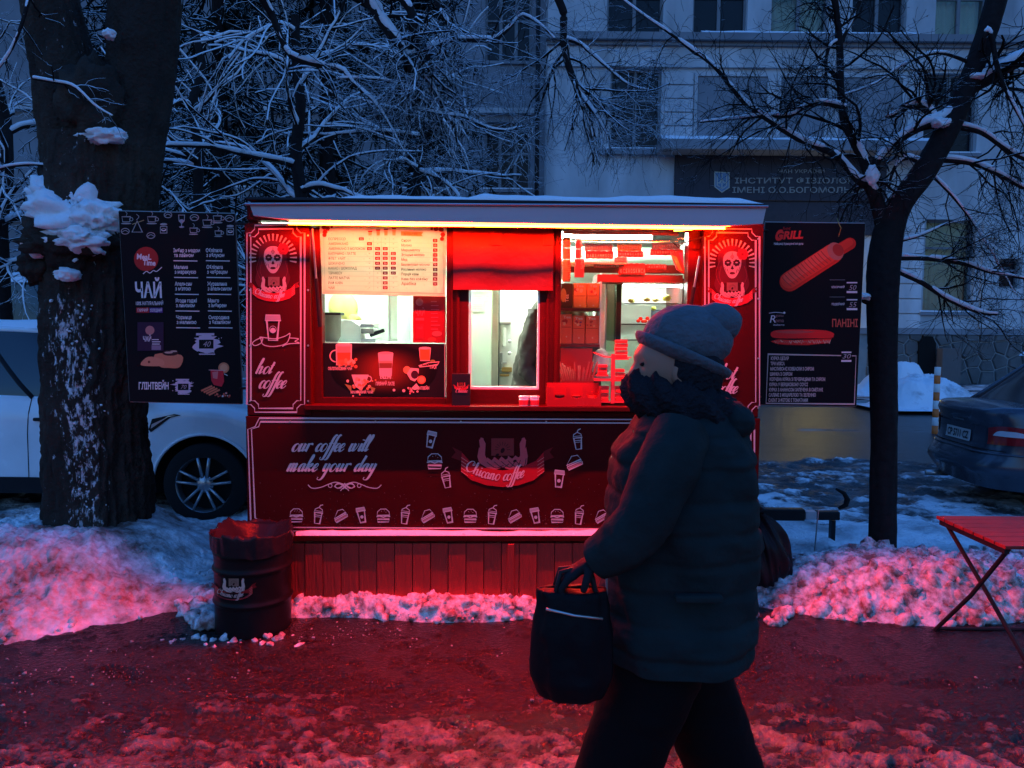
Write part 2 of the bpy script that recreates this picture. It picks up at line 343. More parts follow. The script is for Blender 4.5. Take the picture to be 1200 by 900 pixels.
# calligraphic letters, x-height 1, y up
GL = {
 'o': (.72, [[(.36, 1), (.1, .82), (0, .4), (.14, .04), (.38, .03), (.58, .35), (.58, .8), (.36, 1)]]),
 'u': (.85, [[(-.05, .7), (.1, 1), (.06, .45), (.12, .04), (.3, .08), (.5, .5), (.58, 1)], [(.58, 1), (.52, .4), (.58, .02), (.82, .3)]]),
 'r': (.62, [[(-.05, .7), (.1, 1), (.08, .5), (.06, 0)], [(.08, .5), (.26, .93), (.45, 1), (.5, .82)]]),
 'c': (.56, [[(.46, .8), (.36, 1), (.12, .85), (.0, .4), (.14, .02), (.34, .06), (.54, .34)]]),
 'e': (.56, [[(.06, .38), (.34, .55), (.44, .86), (.3, 1), (.08, .78), (.0, .36), (.14, .02), (.34, .06), (.56, .36)]]),
 'f': (.46, [[(.62, 1.95), (.46, 2.1), (.26, 1.7), (.2, .9), (.14, 0), (.04, -.8), (-.16, -1.05), (-.4, -.9), (-.34, -.7)], [(-.05, 1.0), (.2, 1.02), (.5, 1.06)]]),
 'w': (1.15, [[(-.05, .7), (.1, 1), (.06, .45), (.12, .04), (.3, .1), (.48, .5), (.54, 1)], [(.54, 1), (.48, .4), (.56, .04), (.8, .3), (.95, .8), (.88, 1.02)]]),
 'i': (.4, [[(-.05, .7), (.1, 1), (.05, .4), (.1, .02), (.34, .32)], [(.12, 1.5), (.15, 1.38)]]),
 'l': (.4, [[(.0, .4), (.3, 1.5), (.34, 2.0), (.2, 2.05), (.08, 1.4), (.02, .4), (.1, .02), (.34, .32)]]),
 'm': (1.25, [[(-.05, .7), (.1, 1), (.08, .5), (.04, 0)], [(.06, .45), (.28, .95), (.46, .98), (.46, .5), (.42, 0)], [(.44, .45), (.66, .95), (.84, .98), (.84, .5), (.82, .1), (.92, .02), (1.12, .32)]]),
 'n': (.9, [[(-.05, .7), (.1, 1), (.08, .5), (.04, 0)], [(.06, .45), (.28, .95), (.48, .98), (.48, .5), (.46, .1), (.56, .02), (.78, .32)]]),
 'a': (.8, [[(.5, .85), (.34, 1), (.1, .82), (0, .38), (.12, .03), (.34, .14), (.5, .6), (.54, 1)], [(.54, 1), (.48, .4), (.54, .02), (.76, .32)]]),
 'k': (.78, [[(.0, .4), (.3, 1.5), (.34, 2.0), (.2, 2.05), (.08, 1.2), (.02, 0)], [(.06, .4), (.3, .9), (.5, 1.0), (.46, .7), (.14, .5)], [(.14, .5), (.4, .3), (.48, .02), (.74, .3)]]),
 'y': (.8, [[(-.05, .7), (.1, 1), (.06, .45), (.14, .06), (.32, .12), (.5, .5), (.56, 1)], [(.56, 1), (.5, .2), (.38, -.7), (.14, -1.05), (-.22, -.95), (-.2, -.7)]]),
 'd': (.8, [[(.5, .85), (.34, 1), (.1, .82), (0, .38), (.12, .03), (.34, .14), (.5, .6), (.54, 1)], [(.7, 2.0), (.56, 1.1), (.5, .4), (.54, .02), (.76, .32)]]),
 'h': (.88, [[(.0, .4), (.3, 1.5), (.34, 2.0), (.2, 2.05), (.08, 1.2), (.02, 0)], [(.06, .45), (.28, .95), (.48, .98), (.48, .5), (.46, .1), (.56, .02), (.78, .32)]]),
 't': (.5, [[(.2, 1.6), (.1, .8), (.04, .3), (.12, .02), (.36, .32)], [(-.12, 1.1), (.14, 1.1), (.38, 1.16)]]),
 'C': (1.15, [[(.95, 1.5), (.8, 1.95), (.4, 1.9), (.0, 1.2), (.0, .4), (.3, 0), (.7, .1), (1.05, .55)], [(.95, 1.5), (.7, 1.3), (.72, 1.7)]]),
 ' ': (.6, [])}
def script(art, t, x, y, xh, col, w=None, slant=.42, sp=1.0, curve=None, nib=.28):
    w = w or xh * .3; cx = x
    for ch in t:
        adv, strokes = GL[ch]
        for st in strokes:
            pts = []
            for a, b in st:
                u = cx + (a + b * slant) * xh; v = -b * xh
                if curve:
                    s_, yo = curve(u); v2 = v; pts.append((u - v2 * s_ * 0, y + yo + v2))
                else: pts.append((u, y + v))
            art.line(pts, w, col, smooth=True, nib=nib)
        cx += adv * xh * sp
    return cx
# ------------------------------------------------------------ ground
def ground_mat(name, base, brough, snow, lo, hi, nscale=6, bump=.6, dirt=None, spec=.25, stretch=None):
    m = bpy.data.materials.new(name); nt, b = nodes_of(m); L = nt.links
    tc = nt.nodes.new('ShaderNodeTexCoord'); n = nt.nodes.new('ShaderNodeTexNoise'); n.inputs['Scale'].default_value = nscale; n.inputs['Detail'].default_value = 10; n.inputs['Roughness'].default_value = .7; mpp = nt.nodes.new('ShaderNodeMapping'); L.new(tc.outputs['Object'], mpp.inputs[0]); L.new(mpp.outputs[0], n.inputs[0])
    if stretch: mpp.inputs['Scale'].default_value = stretch
    at = nt.nodes.new('ShaderNodeAttribute'); at.attribute_name = 'snow'
    a = nt.nodes.new('ShaderNodeMath'); a.operation = 'ADD'; L.new(n.outputs[0], a.inputs[0]); L.new(at.outputs['Fac'], a.inputs[1])
    mr = nt.nodes.new('ShaderNodeMapRange'); mr.inputs[1].default_value = lo; mr.inputs[2].default_value = hi; L.new(a.outputs[0], mr.inputs[0])
    mx = nt.nodes.new('ShaderNodeMixRGB'); L.new(mr.outputs[0], mx.inputs[0]); mx.inputs[1].default_value = tuple(base) + (1,); mx.inputs[2].default_value = tuple(snow) + (1,)
    n3 = nt.nodes.new('ShaderNodeTexNoise'); n3.inputs['Scale'].default_value = 2.2; n3.inputs['Detail'].default_value = 7; L.new(tc.outputs['Object'], n3.inputs[0])
    m3 = nt.nodes.new('ShaderNodeMapRange'); m3.inputs[1].default_value = .45; m3.inputs[2].default_value = .68; m3.inputs[4].default_value = .75; L.new(n3.outputs[0], m3.inputs[0])
    mx2 = nt.nodes.new('ShaderNodeMixRGB'); L.new(m3.outputs[0], mx2.inputs[0]); L.new(mx.outputs[0], mx2.inputs[1]); mx2.inputs[2].default_value = tuple(dirt or base) + (1,)
    L.new(mx2.outputs[0], b.inputs['Base Color'])
    rr = nt.nodes.new('ShaderNodeMapRange'); rr.inputs[3].default_value = brough; rr.inputs[4].default_value = .75; L.new(mr.outputs[0], rr.inputs[0]); L.new(rr.outputs[0], b.inputs['Roughness'])
    n2 = nt.nodes.new('ShaderNodeTexNoise'); n2.inputs['Scale'].default_value = 45; n2.inputs['Detail'].default_value = 8; L.new(tc.outputs['Object'], n2.inputs[0])
    bp = nt.nodes.new('ShaderNodeBump'); bp.inputs['Strength'].default_value = bump; bp.inputs['Distance'].default_value = .02; L.new(n2.outputs[0], bp.inputs['Height']); L.new(bp.outputs[0], b.inputs['Normal'])
    b.inputs['Specular IOR Level'].default_value = spec
    return m
def set_snow(o, arr):
    at = o.data.attributes.new('snow', 'FLOAT', 'POINT'); at.data.foreach_set('value', np.ascontiguousarray(arr.ravel(), dtype=np.float32))
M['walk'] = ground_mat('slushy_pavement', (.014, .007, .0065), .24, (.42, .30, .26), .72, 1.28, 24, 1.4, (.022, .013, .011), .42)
M['park'] = ground_mat('packed_snow', (.045, .045, .048), .4, (.82, .84, .87), .84, 1.0, 5, 1.0, (.16, .155, .155))
M['road'] = ground_mat('wet_road', (.035, .035, .035), .3, (.3, .3, .3), 1.2, 1.5, 2, .6, (.03, .03, .03), .3, (1, 2.5, 1))

gx = np.array([-400, -60, 60, 400.]); o = heightfield('ground', gx, np.array([-400, -20, 40, 120, 400.]), np.full((5, 4), -.22), M['asphalt'], kind='structure')
# pavement in front of the kiosk: trodden slush
xs = np.concatenate([np.linspace(-6.5, -3.3, 60)[:-1], np.linspace(-3.3, 3.3, 620), np.linspace(3.3, 6.5, 60)[1:]]); ys = np.concatenate([np.linspace(-3, 1.2, 30), np.geomspace(1.22, 5.3, 460)])
X, Y = np.meshgrid(xs, ys)
big = fbm(X * .9, Y * .9, o=3, s=3); cl = fbm(X * 5, Y * 7, o=4, s=9); fine = fbm(X * 26, Y * 30, o=3, s=21)
near = np.clip((3.35 - Y) / .8, 0, 1)
fl = fbm(X * 13, Y * 17, o=4, s=66, g=.6); slush = np.clip((cl * .45 + fl * .55 - .56 + .085 * near + .22 * (big - .5)) * 9, 0, 1)
ridg = 1 - np.abs(fbm(X * 8, Y * 10, o=3, s=31) * 2 - 1)
Z = .012 * (big - .5) + slush * (.008 + .02 * fine) * (.35 + .65 * near) + .006 * fine + .022 * near * ridg ** 3 + .010 * near * (fl - .5)
fr_ = random.Random(12)
for k in range(60):                                        # boot prints trodden into the slush
    fx, fy, fa = fr_.uniform(-3.2, 3.2), fr_.uniform(1.7, 3.6), fr_.gauss(0, .35) + (pi if fr_.random() < .5 else 0)
    du = (X - fx) * cos(fa) + (Y - fy) * sin(fa); dv = -(X - fx) * sin(fa) + (Y - fy) * cos(fa); d_ = (du / .145) ** 2 + (dv / (.048 + .012 * np.clip(du / .14, -1, 1))) ** 2
    Z += np.where(d_ < 1, -.010 + .004 * np.sin(du * 190) , 0) + .010 * np.exp(-((d_ - 1.15) / .22) ** 2) * near
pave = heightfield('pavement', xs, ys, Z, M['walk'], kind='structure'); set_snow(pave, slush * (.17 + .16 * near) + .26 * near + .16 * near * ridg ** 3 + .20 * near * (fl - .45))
# snowed-in parking strip
xs = np.linspace(-12, 12, 520); ys = np.geomspace(4.95, 9.8, 260); X, Y = np.meshgrid(xs, ys)
lump = fbm(X * 3.4, Y * 4.5, o=5, s=41, g=.62); rut = np.sin(Y * 3.1 + fbm(X * .5, Y * .5, o=2, s=4) * 2) * .012
edge = np.clip((Y - 4.95) / .5, 0, 1)
Z = -.075 + .02 * edge + .13 * (lump - .5) + rut + .025 * (1 - np.abs(fbm(X * 9, Y * 12, o=2, s=77) * 2 - 1))
prk = heightfield('parking_strip', xs, ys, Z, M['park'], kind='structure')
set_snow(prk, np.clip(.25 + .7 * (lump - .42) + .35 * np.exp(-((Y - 5.7) / 1.3) ** 2), 0, 1))
# roadway
xs = np.concatenate([np.linspace(-45, -1, 50)[:-1], np.linspace(-1, 13, 260), np.linspace(13, 45, 40)[1:]]); ys = np.linspace(9.55, 18, 150); X, Y = np.meshgrid(xs, ys)
Z = -.115 + .014 * fbm(X * .8, Y * 1.6, o=4, s=51) + np.clip((9.9 - Y) * -.05, -.02, 0)
rd = heightfield('road', xs, ys, Z, M['road'], kind='structure'); set_snow(rd, np.clip(.45 - .9 * np.abs(Y - 9.6), 0, 1) + .75 * np.exp(-((Y - 13.6 - .25 * np.sin(X * .7)) / .22) ** 2) * (fbm(X * 2.5, Y * 3, o=3, s=8) > .45) + .5 * np.clip((fbm(X * .5, Y * 4, o=3, s=88) - .56) * 8, 0, 1))
kb = MB()
for x in range(-45, 45): kb.box(x, 17.9, -.12, x + .985, 18.05, .03)
tag(kb.build('far_kerb', M['mortar']), None, None, kind='structure')
xs = np.linspace(-45, 45, 260); ys = np.linspace(18.05, 24.2, 60); X, Y = np.meshgrid(xs, ys)
fw = heightfield('far_pavement', xs, ys, .02 + .05 * fbm(X * 2, Y * 2, o=3, s=61), M['park'], kind='structure'); set_snow(fw, .15 + .5 * fbm(X * .7, Y * 2, o=3, s=5))

# snow heaps -------------------------------------------------------------
def ico(sub=2):
    bm = bmesh.new(); bmesh.ops.create_icosphere(bm, subdivisions=sub, radius=1)
    V = np.array([v.co[:] for v in bm.verts]); F = np.array([[v.index for v in f.verts] for f in bm.faces]); bm.free(); return V, F
ICO = ico(2); ICO1 = ico(1)
def chunks(name, pos, rad, mat, parent, off=(0, 0, 0), seed=0, base=None):
    V0, F0 = base or ICO; n = len(pos); r = np.random.default_rng(seed)
    A = r.normal(size=(n, 3, 3)); Q = np.linalg.qr(A)[0]; sc = np.asarray(rad)[:, None] * r.uniform(.55, 1.25, (n, 3))
    V = np.sign(V0[None]) * np.abs(V0[None]) ** .8 * (1 + 1.0 * (vn(V0[:, 0] * 1.7 + 9, V0[:, 1] * 1.7, V0[:, 2] * 1.7, 3) - .5))[None, :, None]
    ph = r.uniform(0, 50, (n, 1)); V = V * (1 + .5 * (vn(V0[None, :, 0] * 1.4 + ph, V0[None, :, 1] * 1.4 + ph, V0[None, :, 2] * 1.4 + 0 * ph, 5) - .5))[..., None]
    V = np.einsum('nij,nkj->nki', Q, V * sc[:, None, :]) + np.asarray(pos)[:, None, :] - np.array(off)
    F = F0[None] + (np.arange(n) * len(V0))[:, None, None]
    return link(name, npmesh(name, V.reshape(-1, 3), F.reshape(-1, 3), mat, False), parent, 'stuff')
def heap(name, label, x0, x1, y0, y1, hf, mat, nx=260, ny=160, nch=0, cr=(.012, .045), seed=1, lump=1.0, base=-.03, clump=.05, dens=None):
    xs = np.linspace(x0, x1, nx); ys = np.linspace(y0, y1, ny); X, Y = np.meshgrid(xs, ys); H = hf(X, Y)
    m = np.clip(H / .05, 0, 1)
    w = worley(X * 19, Y * 19, seed); w2 = worley(X * 44 + 7, Y * 44, seed + 2)
    rg = 1 - np.abs(2 * fbm(X * 9, Y * 9, o=5, s=seed + 11, g=.6) - 1); pk_ = np.clip((fbm(X * 2.2, Y * 2.2, o=2, s=seed + 31) - .38) * 5, .25, 1)
    D = m * lump * (.05 * (fbm(X * 6, Y * 6, o=4, s=seed) - .5) + pk_ * clump * (.5 * (.55 - w) + .3 * (.5 - w2) + .9 * (rg ** 2 - .45)))
    Z = np.where(H > 0, H, 0) + D + base * (1 - m)
    c = ((x0 + x1) / 2, (y0 + y1) / 2, 0)
    t = thing(name, label, 'snow heap', c)
    t['kind'] = 'stuff'
    heightfield('snow_bank', xs, ys, Z, mat, t, 'stuff', off=c)
    if nch:
        r = np.random.default_rng(seed + 5); px = r.uniform(x0, x1, nch * 6); py = r.uniform(y0, y1, nch * 6)
        h = hf(px, py); ok = (h > .015) & (r.uniform(size=len(px)) < (dens(px, py) if dens else 1)); px, py, h = px[ok][:nch], py[ok][:nch], h[ok][:nch]
        rad = cr[0] + (cr[1] - cr[0]) * r.uniform(size=len(px)) ** 4
        chunks('snow_clod', np.stack([px, py, h - rad * .15], 1), rad, mat, t, c, seed, ICO1)
    return t
sm = lambda t: np.clip(t, 0, 1) ** 2 * (3 - 2 * np.clip(t, 0, 1))
def leftheap(X, Y):
    e = np.hypot((X + 2.95) / 1.45, (Y - 4.95) / 1.38) + .16 * (fbm(X * 2.2, Y * 2.2, o=3, s=15) - .5); h = .33 * sm((1 - e) * 1.4)
    e2 = np.hypot((X + 4.0) / 1.75, (Y - 4.25) / 1.1) + .2 * (fbm(X * 2.5, Y * 2.5, o=3, s=19) - .5); h2 = .22 * sm((1 - e2) * 1.6)
    e3 = np.hypot((X + 2.1) / .75, (Y - 4.55) / .4); h3 = .10 * sm((1 - e3) * 1.8)
    return np.maximum(np.maximum(h, h2), h3)
M['heapL'] = SNOW('trodden_snow_with_grit', dirt=(.17, .10, .08), amount=.72, scale=3.4)
M['heapR'] = SNOW('shovelled_snow_clods', dirt=(.20, .12, .11), amount=.68, scale=13)
hl = heap('snow_heap', 'large trodden snow heap banked around the foot of the thick tree trunk', -5.8, -1.3, 3.0, 6.3, leftheap, M['heapL'], 520, 380, 700, (.005, .04), 4, .9, clump=.045, dens=lambda x, y: .15 + .85 * (y < 4.7))
def rightheap(X, Y):
    e = np.hypot((X - 2.35) / 1.12, (Y - 4.62) / .58) + .2 * (fbm(X * 3, Y * 3, o=3, s=25) - .5); h = .235 * sm((1 - e) * 1.5)
    e2 = np.hypot((X - 3.5) / 1.2, (Y - 4.85) / .62); return np.maximum(h, .2 * sm((1 - e2) * 1.6) * .75)
hr = heap('snow_heap', 'loose snow heap of shovelled clods between the kiosk and the folding table', 1.2, 5, 3.9, 5.6, rightheap, M['heapR'], 560, 260, 2300, (.005, .055), 8, 1.0, clump=.030)
def midstrip(X, Y):
    g = G(340, 735); x0 = g.x; c = 4.27 + .03 * np.sin(X * 5)
    w = .15 + .05 * fbm(X * 4, Y * 0, o=2, s=6)
    hx = .125 * (.45 + .9 * fbm(X * 3 + 3, X * 0, o=2, s=35)) * sm((X - x0 + .12) / .12) * sm((.75 - X) / .9)
    return hx * sm((1 - np.abs((Y - c) / w)) * 1.6)
hm = heap('snow_heap', 'low ridge of snow clods lying along the foot of the kiosk boards', -1.5, .8, 4.0, 4.6, midstrip, M['heapR'], 640, 130, 1000, (.004, .04), 12, 1.0, clump=.034)
t = thing('snow_heap', 'few small snow lumps beside the right foot of the kiosk', 'snow heap', (1.28, 4.28, 0)); t['kind'] = 'stuff'
pp = []; rr_ = []
for i in range(26):
    a = random.random(); gg = G(random.choice([random.uniform(862, 884), random.uniform(893, 925)]), random.uniform(716, 734)); pp.append((gg.x, gg.y, .015)); rr_.append(random.uniform(.012, .05))
chunks('snow_clod', np.array(pp), rr_, M['heapR'], t, (1.28, 4.28, 0), 3)
t = thing('snow_heap', 'sprinkle of broken snow bits around the foot of the black barrel', 'snow heap', (-1.4, 3.95, 0)); t['kind'] = 'stuff'
pp = []; rr_ = []
for i in range(40):
    gg = G(random.gauss(275, 38), 745 + abs(random.gauss(0, 7))); pp.append((gg.x, gg.y, .0)); rr_.append(random.uniform(.004, .012) + .02 * random.random() ** 4)
for i in range(150):
    q = random.random(); gg = G(252 - 30 * q + random.gauss(0, 6), 675 + 65 * random.random()); pp.append((gg.x, gg.y, .02 + .03 * random.random())); rr_.append(random.uniform(.015, .05))
chunks('snow_clod', np.array(pp), rr_, M['heapR'], t, (-1.4, 3.95, 0), 5)
# loose crumbs of slush over the pavement
px = rng.uniform(-3.2, 3.2, 26000); py = 1.5 + 2.6 * rng.uniform(size=26000) ** 1.25
ok_ = rng.uniform(size=len(px)) < np.clip((fbm(px * 5, py * 7, o=4, s=9) * .5 + fbm(px * 1.3, py * 2, o=2, s=90) * .5 - .5 + .12 * np.clip((3.4 - py) / 1.0, -.3, 1)) * 3.2, .006, .8)
px, py = px[ok_][:6500], py[ok_][:6500]; n = len(px)
cr_ = thing('slush_crumbs', 'small crumbs of frozen slush scattered over the wet dark pavement', 'slush', (0, 3, 0)); cr_['kind'] = 'stuff'
rad = .0018 + .006 * rng.uniform(size=n) ** 5
chunks('slush_crumb', np.stack([px, py, np.full(n, .004)], 1), rad, SNOW('grey_slush', clean=(.34, .31, .30), amount=.3), cr_, (0, 3, 0), 9, ICO1)
def farheap(label, x0, x1, yc, h, seed):
    def f(X, Y): return h * sm((1 - np.hypot((X - (x0 + x1) / 2) / ((x1 - x0) / 2), (Y - yc) / 1.05) - .25 * (fbm(X * 1.5, Y * 1.5, o=3, s=seed + 3) - .5)) * 1.25) * (.7 + .9 * fbm(X * 1.3, Y, o=3, s=seed))
    heap('snow_heap', label, x0 - .1, x1 + .1, yc - 1.1, yc + 1.1, f, SNOW('roadside_snow', dirt=(.15, .15, .16), amount=.3, scale=1.2), 120, 50, 0, seed=seed, lump=1.2)
farheap('grey-edged snow heap across the road behind the thin tree, left of the striped post', 8.0, 10.6, 17.2, .62, 61)
farheap('long low snow bank across the road behind the dark sedan', 10.6, 15.5, 17.6, .42, 62)
farheap('small snow heap on the far pavement higher than the roadside one', 8.4, 11.2, 19.6, .7, 63)
farheap('snow heap across the road beyond the roof of the sedan', 12.4, 18.5, 19.0, 1.2, 64)
# ------------------------------------------------------------ building across the street
YB = 24.0
def bx(px, py=200, Y=YB): return U(px, py, Y).x
def bz(py, px=850, Y=YB): return U(px, py, Y).z
def wall_holes(mb, x0, x1, z0, z1, y0, y1, holes, mi=0):
    xs = sorted({x0, x1} | {h[0] for h in holes} | {h[2] for h in holes}); zs = sorted({z0, z1} | {h[1] for h in holes} | {h[3] for h in holes})
    for j in range(len(zs) - 1):
        run = None
        for i in range(len(xs)):
            hole = i == len(xs) - 1 or any(h[0] <= (xs[i] + xs[i + 1]) / 2 <= h[2] and h[1] <= (zs[j] + zs[j + 1]) / 2 <= h[3] for h in holes)
            if not hole and run is None: run = xs[i]
            if hole and run is not None:
                mb.box(run, y0, zs[j], xs[i], y1, zs[j + 1], mi); run = None
M['wframe'] = P('grey_window_frame', (.22, .23, .24), .6)
M['curtain'] = P('pale_curtain', (.45, .47, .36), .9, var=.1, scale=3)
M['sign_letters'] = P('brass_letters', (.42, .38, .28), .4, metal=.4)
def window(par, x0, z0, x1, z1, Y, nx=2, transom=.62, sill=True, snow=True, curtain=False, depth=.3):
    w = .07
    f = MB(); f.box(x0, Y + depth - .12, z0, x0 + w, Y + depth, z1); f.box(x1 - w, Y + depth - .12, z0, x1, Y + depth, z1)
    f.box(x0 + w, Y + depth - .12, z0, x1 - w, Y + depth, z0 + w); f.box(x0 + w, Y + depth - .12, z1 - w, x1 - w, Y + depth, z1)
    zt = z0 + (z1 - z0) * transom
    for i in range(1, nx): xm = x0 + (x1 - x0) * i / nx; f.box(xm - .05, Y + depth - .11, z0 + w, xm + .05, Y + depth - .01, z1 - w)
    for i in range(nx):
        a = x0 + (x1 - x0) * i / nx; b = x0 + (x1 - x0) * (i + 1) / nx; f.box(a + (.05 if i else w), Y + depth - .1, zt - .03, b - (.05 if i < nx - 1 else w), Y + depth - .02, zt + .03)
    fo = f.build('window', M['wframe'], par)
    MB().box(x0 + w, Y + depth - .045, z0 + w, x1 - w, Y + depth - .04 + .0, z1 - w).build('pane', M['bpane'] if not curtain else M['glass'], fo)
    if curtain: MB().grid(lambda u, v: (x0 + w + u * (x1 - x0 - 2 * w), Y + depth + .12 + .03 * sin(u * 40), z0 + v * (z1 - z0)), 60, 1).build('curtain', M['curtain'], fo)
    if sill:
        MB().box(x0 - .12, Y - .1, z0 - .09, x1 + .12, Y + .22, z0 - .002).build('sill', M['plaster2'], fo)
        if snow: MB().box(x0 - .1, Y - .09, z0 - .0, x1 + .1, Y + .1, z0 + .05).build('sill_snow', M['snow'], fo, bevel=.02)
    return fo
bld = thing('institute_building', 'large grey plastered institute building with snowy cornices across the street', 'building', (8, YB, 0))
X0, X1 = bx(640), bx(1480)
ZC0, ZC1 = bz(56), bz(43)                                   # cornice between floors
holes = []; wins = []
def W(px0, py0, px1, py1, **k):
    y_ = (py0 + py1) / 2; h = (bx(px0, y_), bz(py1, (px0 + px1) / 2), bx(px1, y_), bz(py0, (px0 + px1) / 2)); holes.append(h); wins.append((h, k))
W(715, 80, 775, 175); W(1083, 86, 1146, 180, nx=2); W(1300, 80, 1375, 180)
for a, b in ((712, 778), (813, 877), (905, 973), (1000, 1064), (1098, 1160), (1205, 1275), (1310, 1380)): W(a, -75, b, 40 + (a > 1000) * 3, sill=False, transom=.4, nx=2, curtain=a in (905, 1098))
W(1083, 257, 1142, 366, nx=1, transom=.7, curtain=True, snow=True); W(1171, 303, 1197, 338, nx=1, sill=False); W(1290, 257, 1350, 366)
W(905, 262, 1010, 440, nx=2, transom=.75, sill=False)        # entrance behind the grill board
W(700, 262, 760, 366); W(790, 262, 850, 366)
for a in (915, 1000): W(a, 90, a + 52, 160, nx=1, sill=False) if False else None
wb = MB(); top = bz(-160)
wall_holes(wb, X0, X1, bz(386), top, YB, YB + .5, holes); wb.box(X0, YB + .9, 0, X1, YB + 9, top)
wb.build('wall', M['plaster'], bld)
mk = MB(); mk.box(X0, YB + .5, 0, X1, YB + .52 + .2, .01)
for h, k in wins: window(bld, h[0], h[1], h[2], h[3], YB, **k)
c = MB(); c.box(X0 - .05, YB - .35, ZC0 + .12, X1, YB - .001, ZC1); c.box(X0 - .02, YB - .2, ZC0, X1, YB - .001, ZC0 + .118); c.build('cornice', M['plaster2'], bld)
def snowstrip(name, par, x0, x1, y0, y1, z, h=.05, seed=0, n=120, off=(0, 0, 0), step=None, edge=None):
    xs = np.linspace(x0, x1, n); ys = np.linspace(y0, y1, 7) if not edge else np.concatenate([y0 + np.linspace(0, 1, 9) ** 1.5 * edge * 1.6, np.linspace(y0 + edge * 2, y1, 14)]); X, Y = np.meshgrid(xs, ys)
    e = np.clip(np.minimum(Y - y0, y1 - Y) / (edge if edge else (y1 - y0) / 4), 0, 1) ** .5; e = e * (np.clip(np.minimum(X - x0, x1 - X) / .12, 0, 1) ** .6 if edge else 1)
    H = h * (.55 + .9 * fbm(X * 3 / max(h * 20, .4), Y * 4, o=3, s=seed)) * e
    if step: H = H * sm((fbm(X * step, X * 0, o=2, s=seed + 3) - .36) * 8)
    return heightfield(name, xs, ys, z + H + .001, M['snow'], par, off=off)
snowstrip('cornice_snow', bld, bx(815), bx(1065), YB - .34, YB - .02, ZC1, .07, 3, off=(8, YB, 0))
f = MB(); f.box(X0, YB - .1, bz(80), X1, YB - .001, ZC0 - .002); f.build('frieze', M['plaster'], bld)
for a, b in ((813, 902), (910, 970), (978, 1060)):
    p = MB(); x0, x1 = bx(a, 120), bx(b, 120); z0, z1 = bz(165), bz(86)
    for q in ((x0, z0, x0 + .1, z1), (x1 - .1, z0, x1, z1), (x0 + .1, z1 - .1, x1 - .1, z1), (x0 + .1, z0, x1 - .1, z0 + .1)): p.box(q[0], YB - .07, q[1], q[2], YB - .001, q[3])
    p.build('wall_panel_moulding', M['plaster'], bld)
    MB().box(x0 + .12, YB - .03, z0 + .12, x1 - .12, YB - .001, z1 - .12).build('recessed_panel', M['plaster2'], bld)
# ledge / canopy over the entrance
lx0, lx1 = bx(768, 175), bx(1092, 180); lz1 = bz(172, 930); lz0 = bz(184, 930)
MB().box(lx0, YB - .9, lz0, lx1, YB - .001, lz1).build('canopy_ledge', M['plaster2'], bld, bevel=.03)
snowstrip('ledge_snow', bld, lx0 + .02, lx1 - .02, YB - .88, YB - .05, lz1, .13, 9, off=(8, YB, 0))
MB().box(bx(700, 178), YB - .2, bz(182, 730), bx(767, 178), YB - .001, bz(176, 730)).build('window_ledge', M['plaster2'], bld)
# sign band, coat of arms and letters
M['band'] = P('sign_band_and_shadow', (.07, .065, .075), .8)
MB().box(bx(790, 210), YB - .16, bz(236, 920), bx(1036, 210), YB - .001, lz0 - .002).build('sign_band', M['band'], bld)
sg = Art(lambda px, py: U(px, py, YB - .17), (0, -1, 0), .004)
sb = (.16, .27, .42); gd = (.5, .5, .42)
sg.poly([(837, 201), (855, 202), (855, 220), (846, 226), (837, 219)], gd).poly([(838.2, 202.2), (853.8, 203), (853.8, 219.4), (846, 224.6), (838.2, 218.4)], sb)
for pts in ([(840.5, 205), (840.5, 217), (846, 221.5), (851.5, 217.5), (851.5, 205)], [(846, 204), (846, 221)], [(840.5, 214), (843.5, 214.5), (846, 209), (848.5, 214.5), (851.5, 214)]): sg.line(pts, 1.1, gd)
sg.build('coat_of_arms', bld)
for s_, x, y, h, w in (('НАН УКРАЇНИ', 912, 203, 4.2, 54), ('ІНСТИТУТ ФІЗІОЛОГІЇ', 861, 215, 6.4, 150), ('ІМЕНІ О.О.БОГОМОЛЬЦЯ', 858, 226, 6.6, 154)):
    a = Art(lambda px, py: U(px, py, YB - .17), (0, -1, 0), .02); a.text(s_, x, y, h, (.36, .34, .30), w, .014); a.build('lettering', bld)
MB().box(bx(640, 250), YB - .10, bz(275, 880), bx(1036, 250), YB - .001, bz(236.5, 920)).build('portal_shadow', M['band'], bld)  # shadow of the entrance recess, put in as a dark-coloured slab
# rusticated blocks
def blocks(px0, px1, py0, py1, rows, cols=1, Y=YB, pr=.07, jit=True):
    x0, x1 = bx(px0, (py0 + py1) / 2, Y), bx(px1, (py0 + py1) / 2, Y); z1, z0 = bz(py0, (px0 + px1) / 2, Y), bz(py1, (px0 + px1) / 2, Y)
    w = (x1 - x0) / cols; h = (z1 - z0) / rows; me = MB().box(.02, -pr, .02, w - .02, -.001, h - .02).mesh('rustic_block', M['plaster'])
    for r in range(rows):
        for c_ in range(cols):
            o = link('rustic_block', me, bld); o.location = Vector((x0 + c_ * w, Y, z0 + r * h)) - Vector((8, YB, 0))
blocks(778, 812, 84, 164, 5); blocks(1062, 1082, 84, 180, 6)
blocks(1022, 1080, 262, 385, 7, 1); blocks(1148, 1170, 262, 385, 7, 1); blocks(1199, 1260, 262, 385, 7, 1)
MB().box(X0, YB - .12, bz(392, 1100), bx(1480), YB - .001, bz(385, 1100)).build('plinth_cap', M['plaster2'], bld)
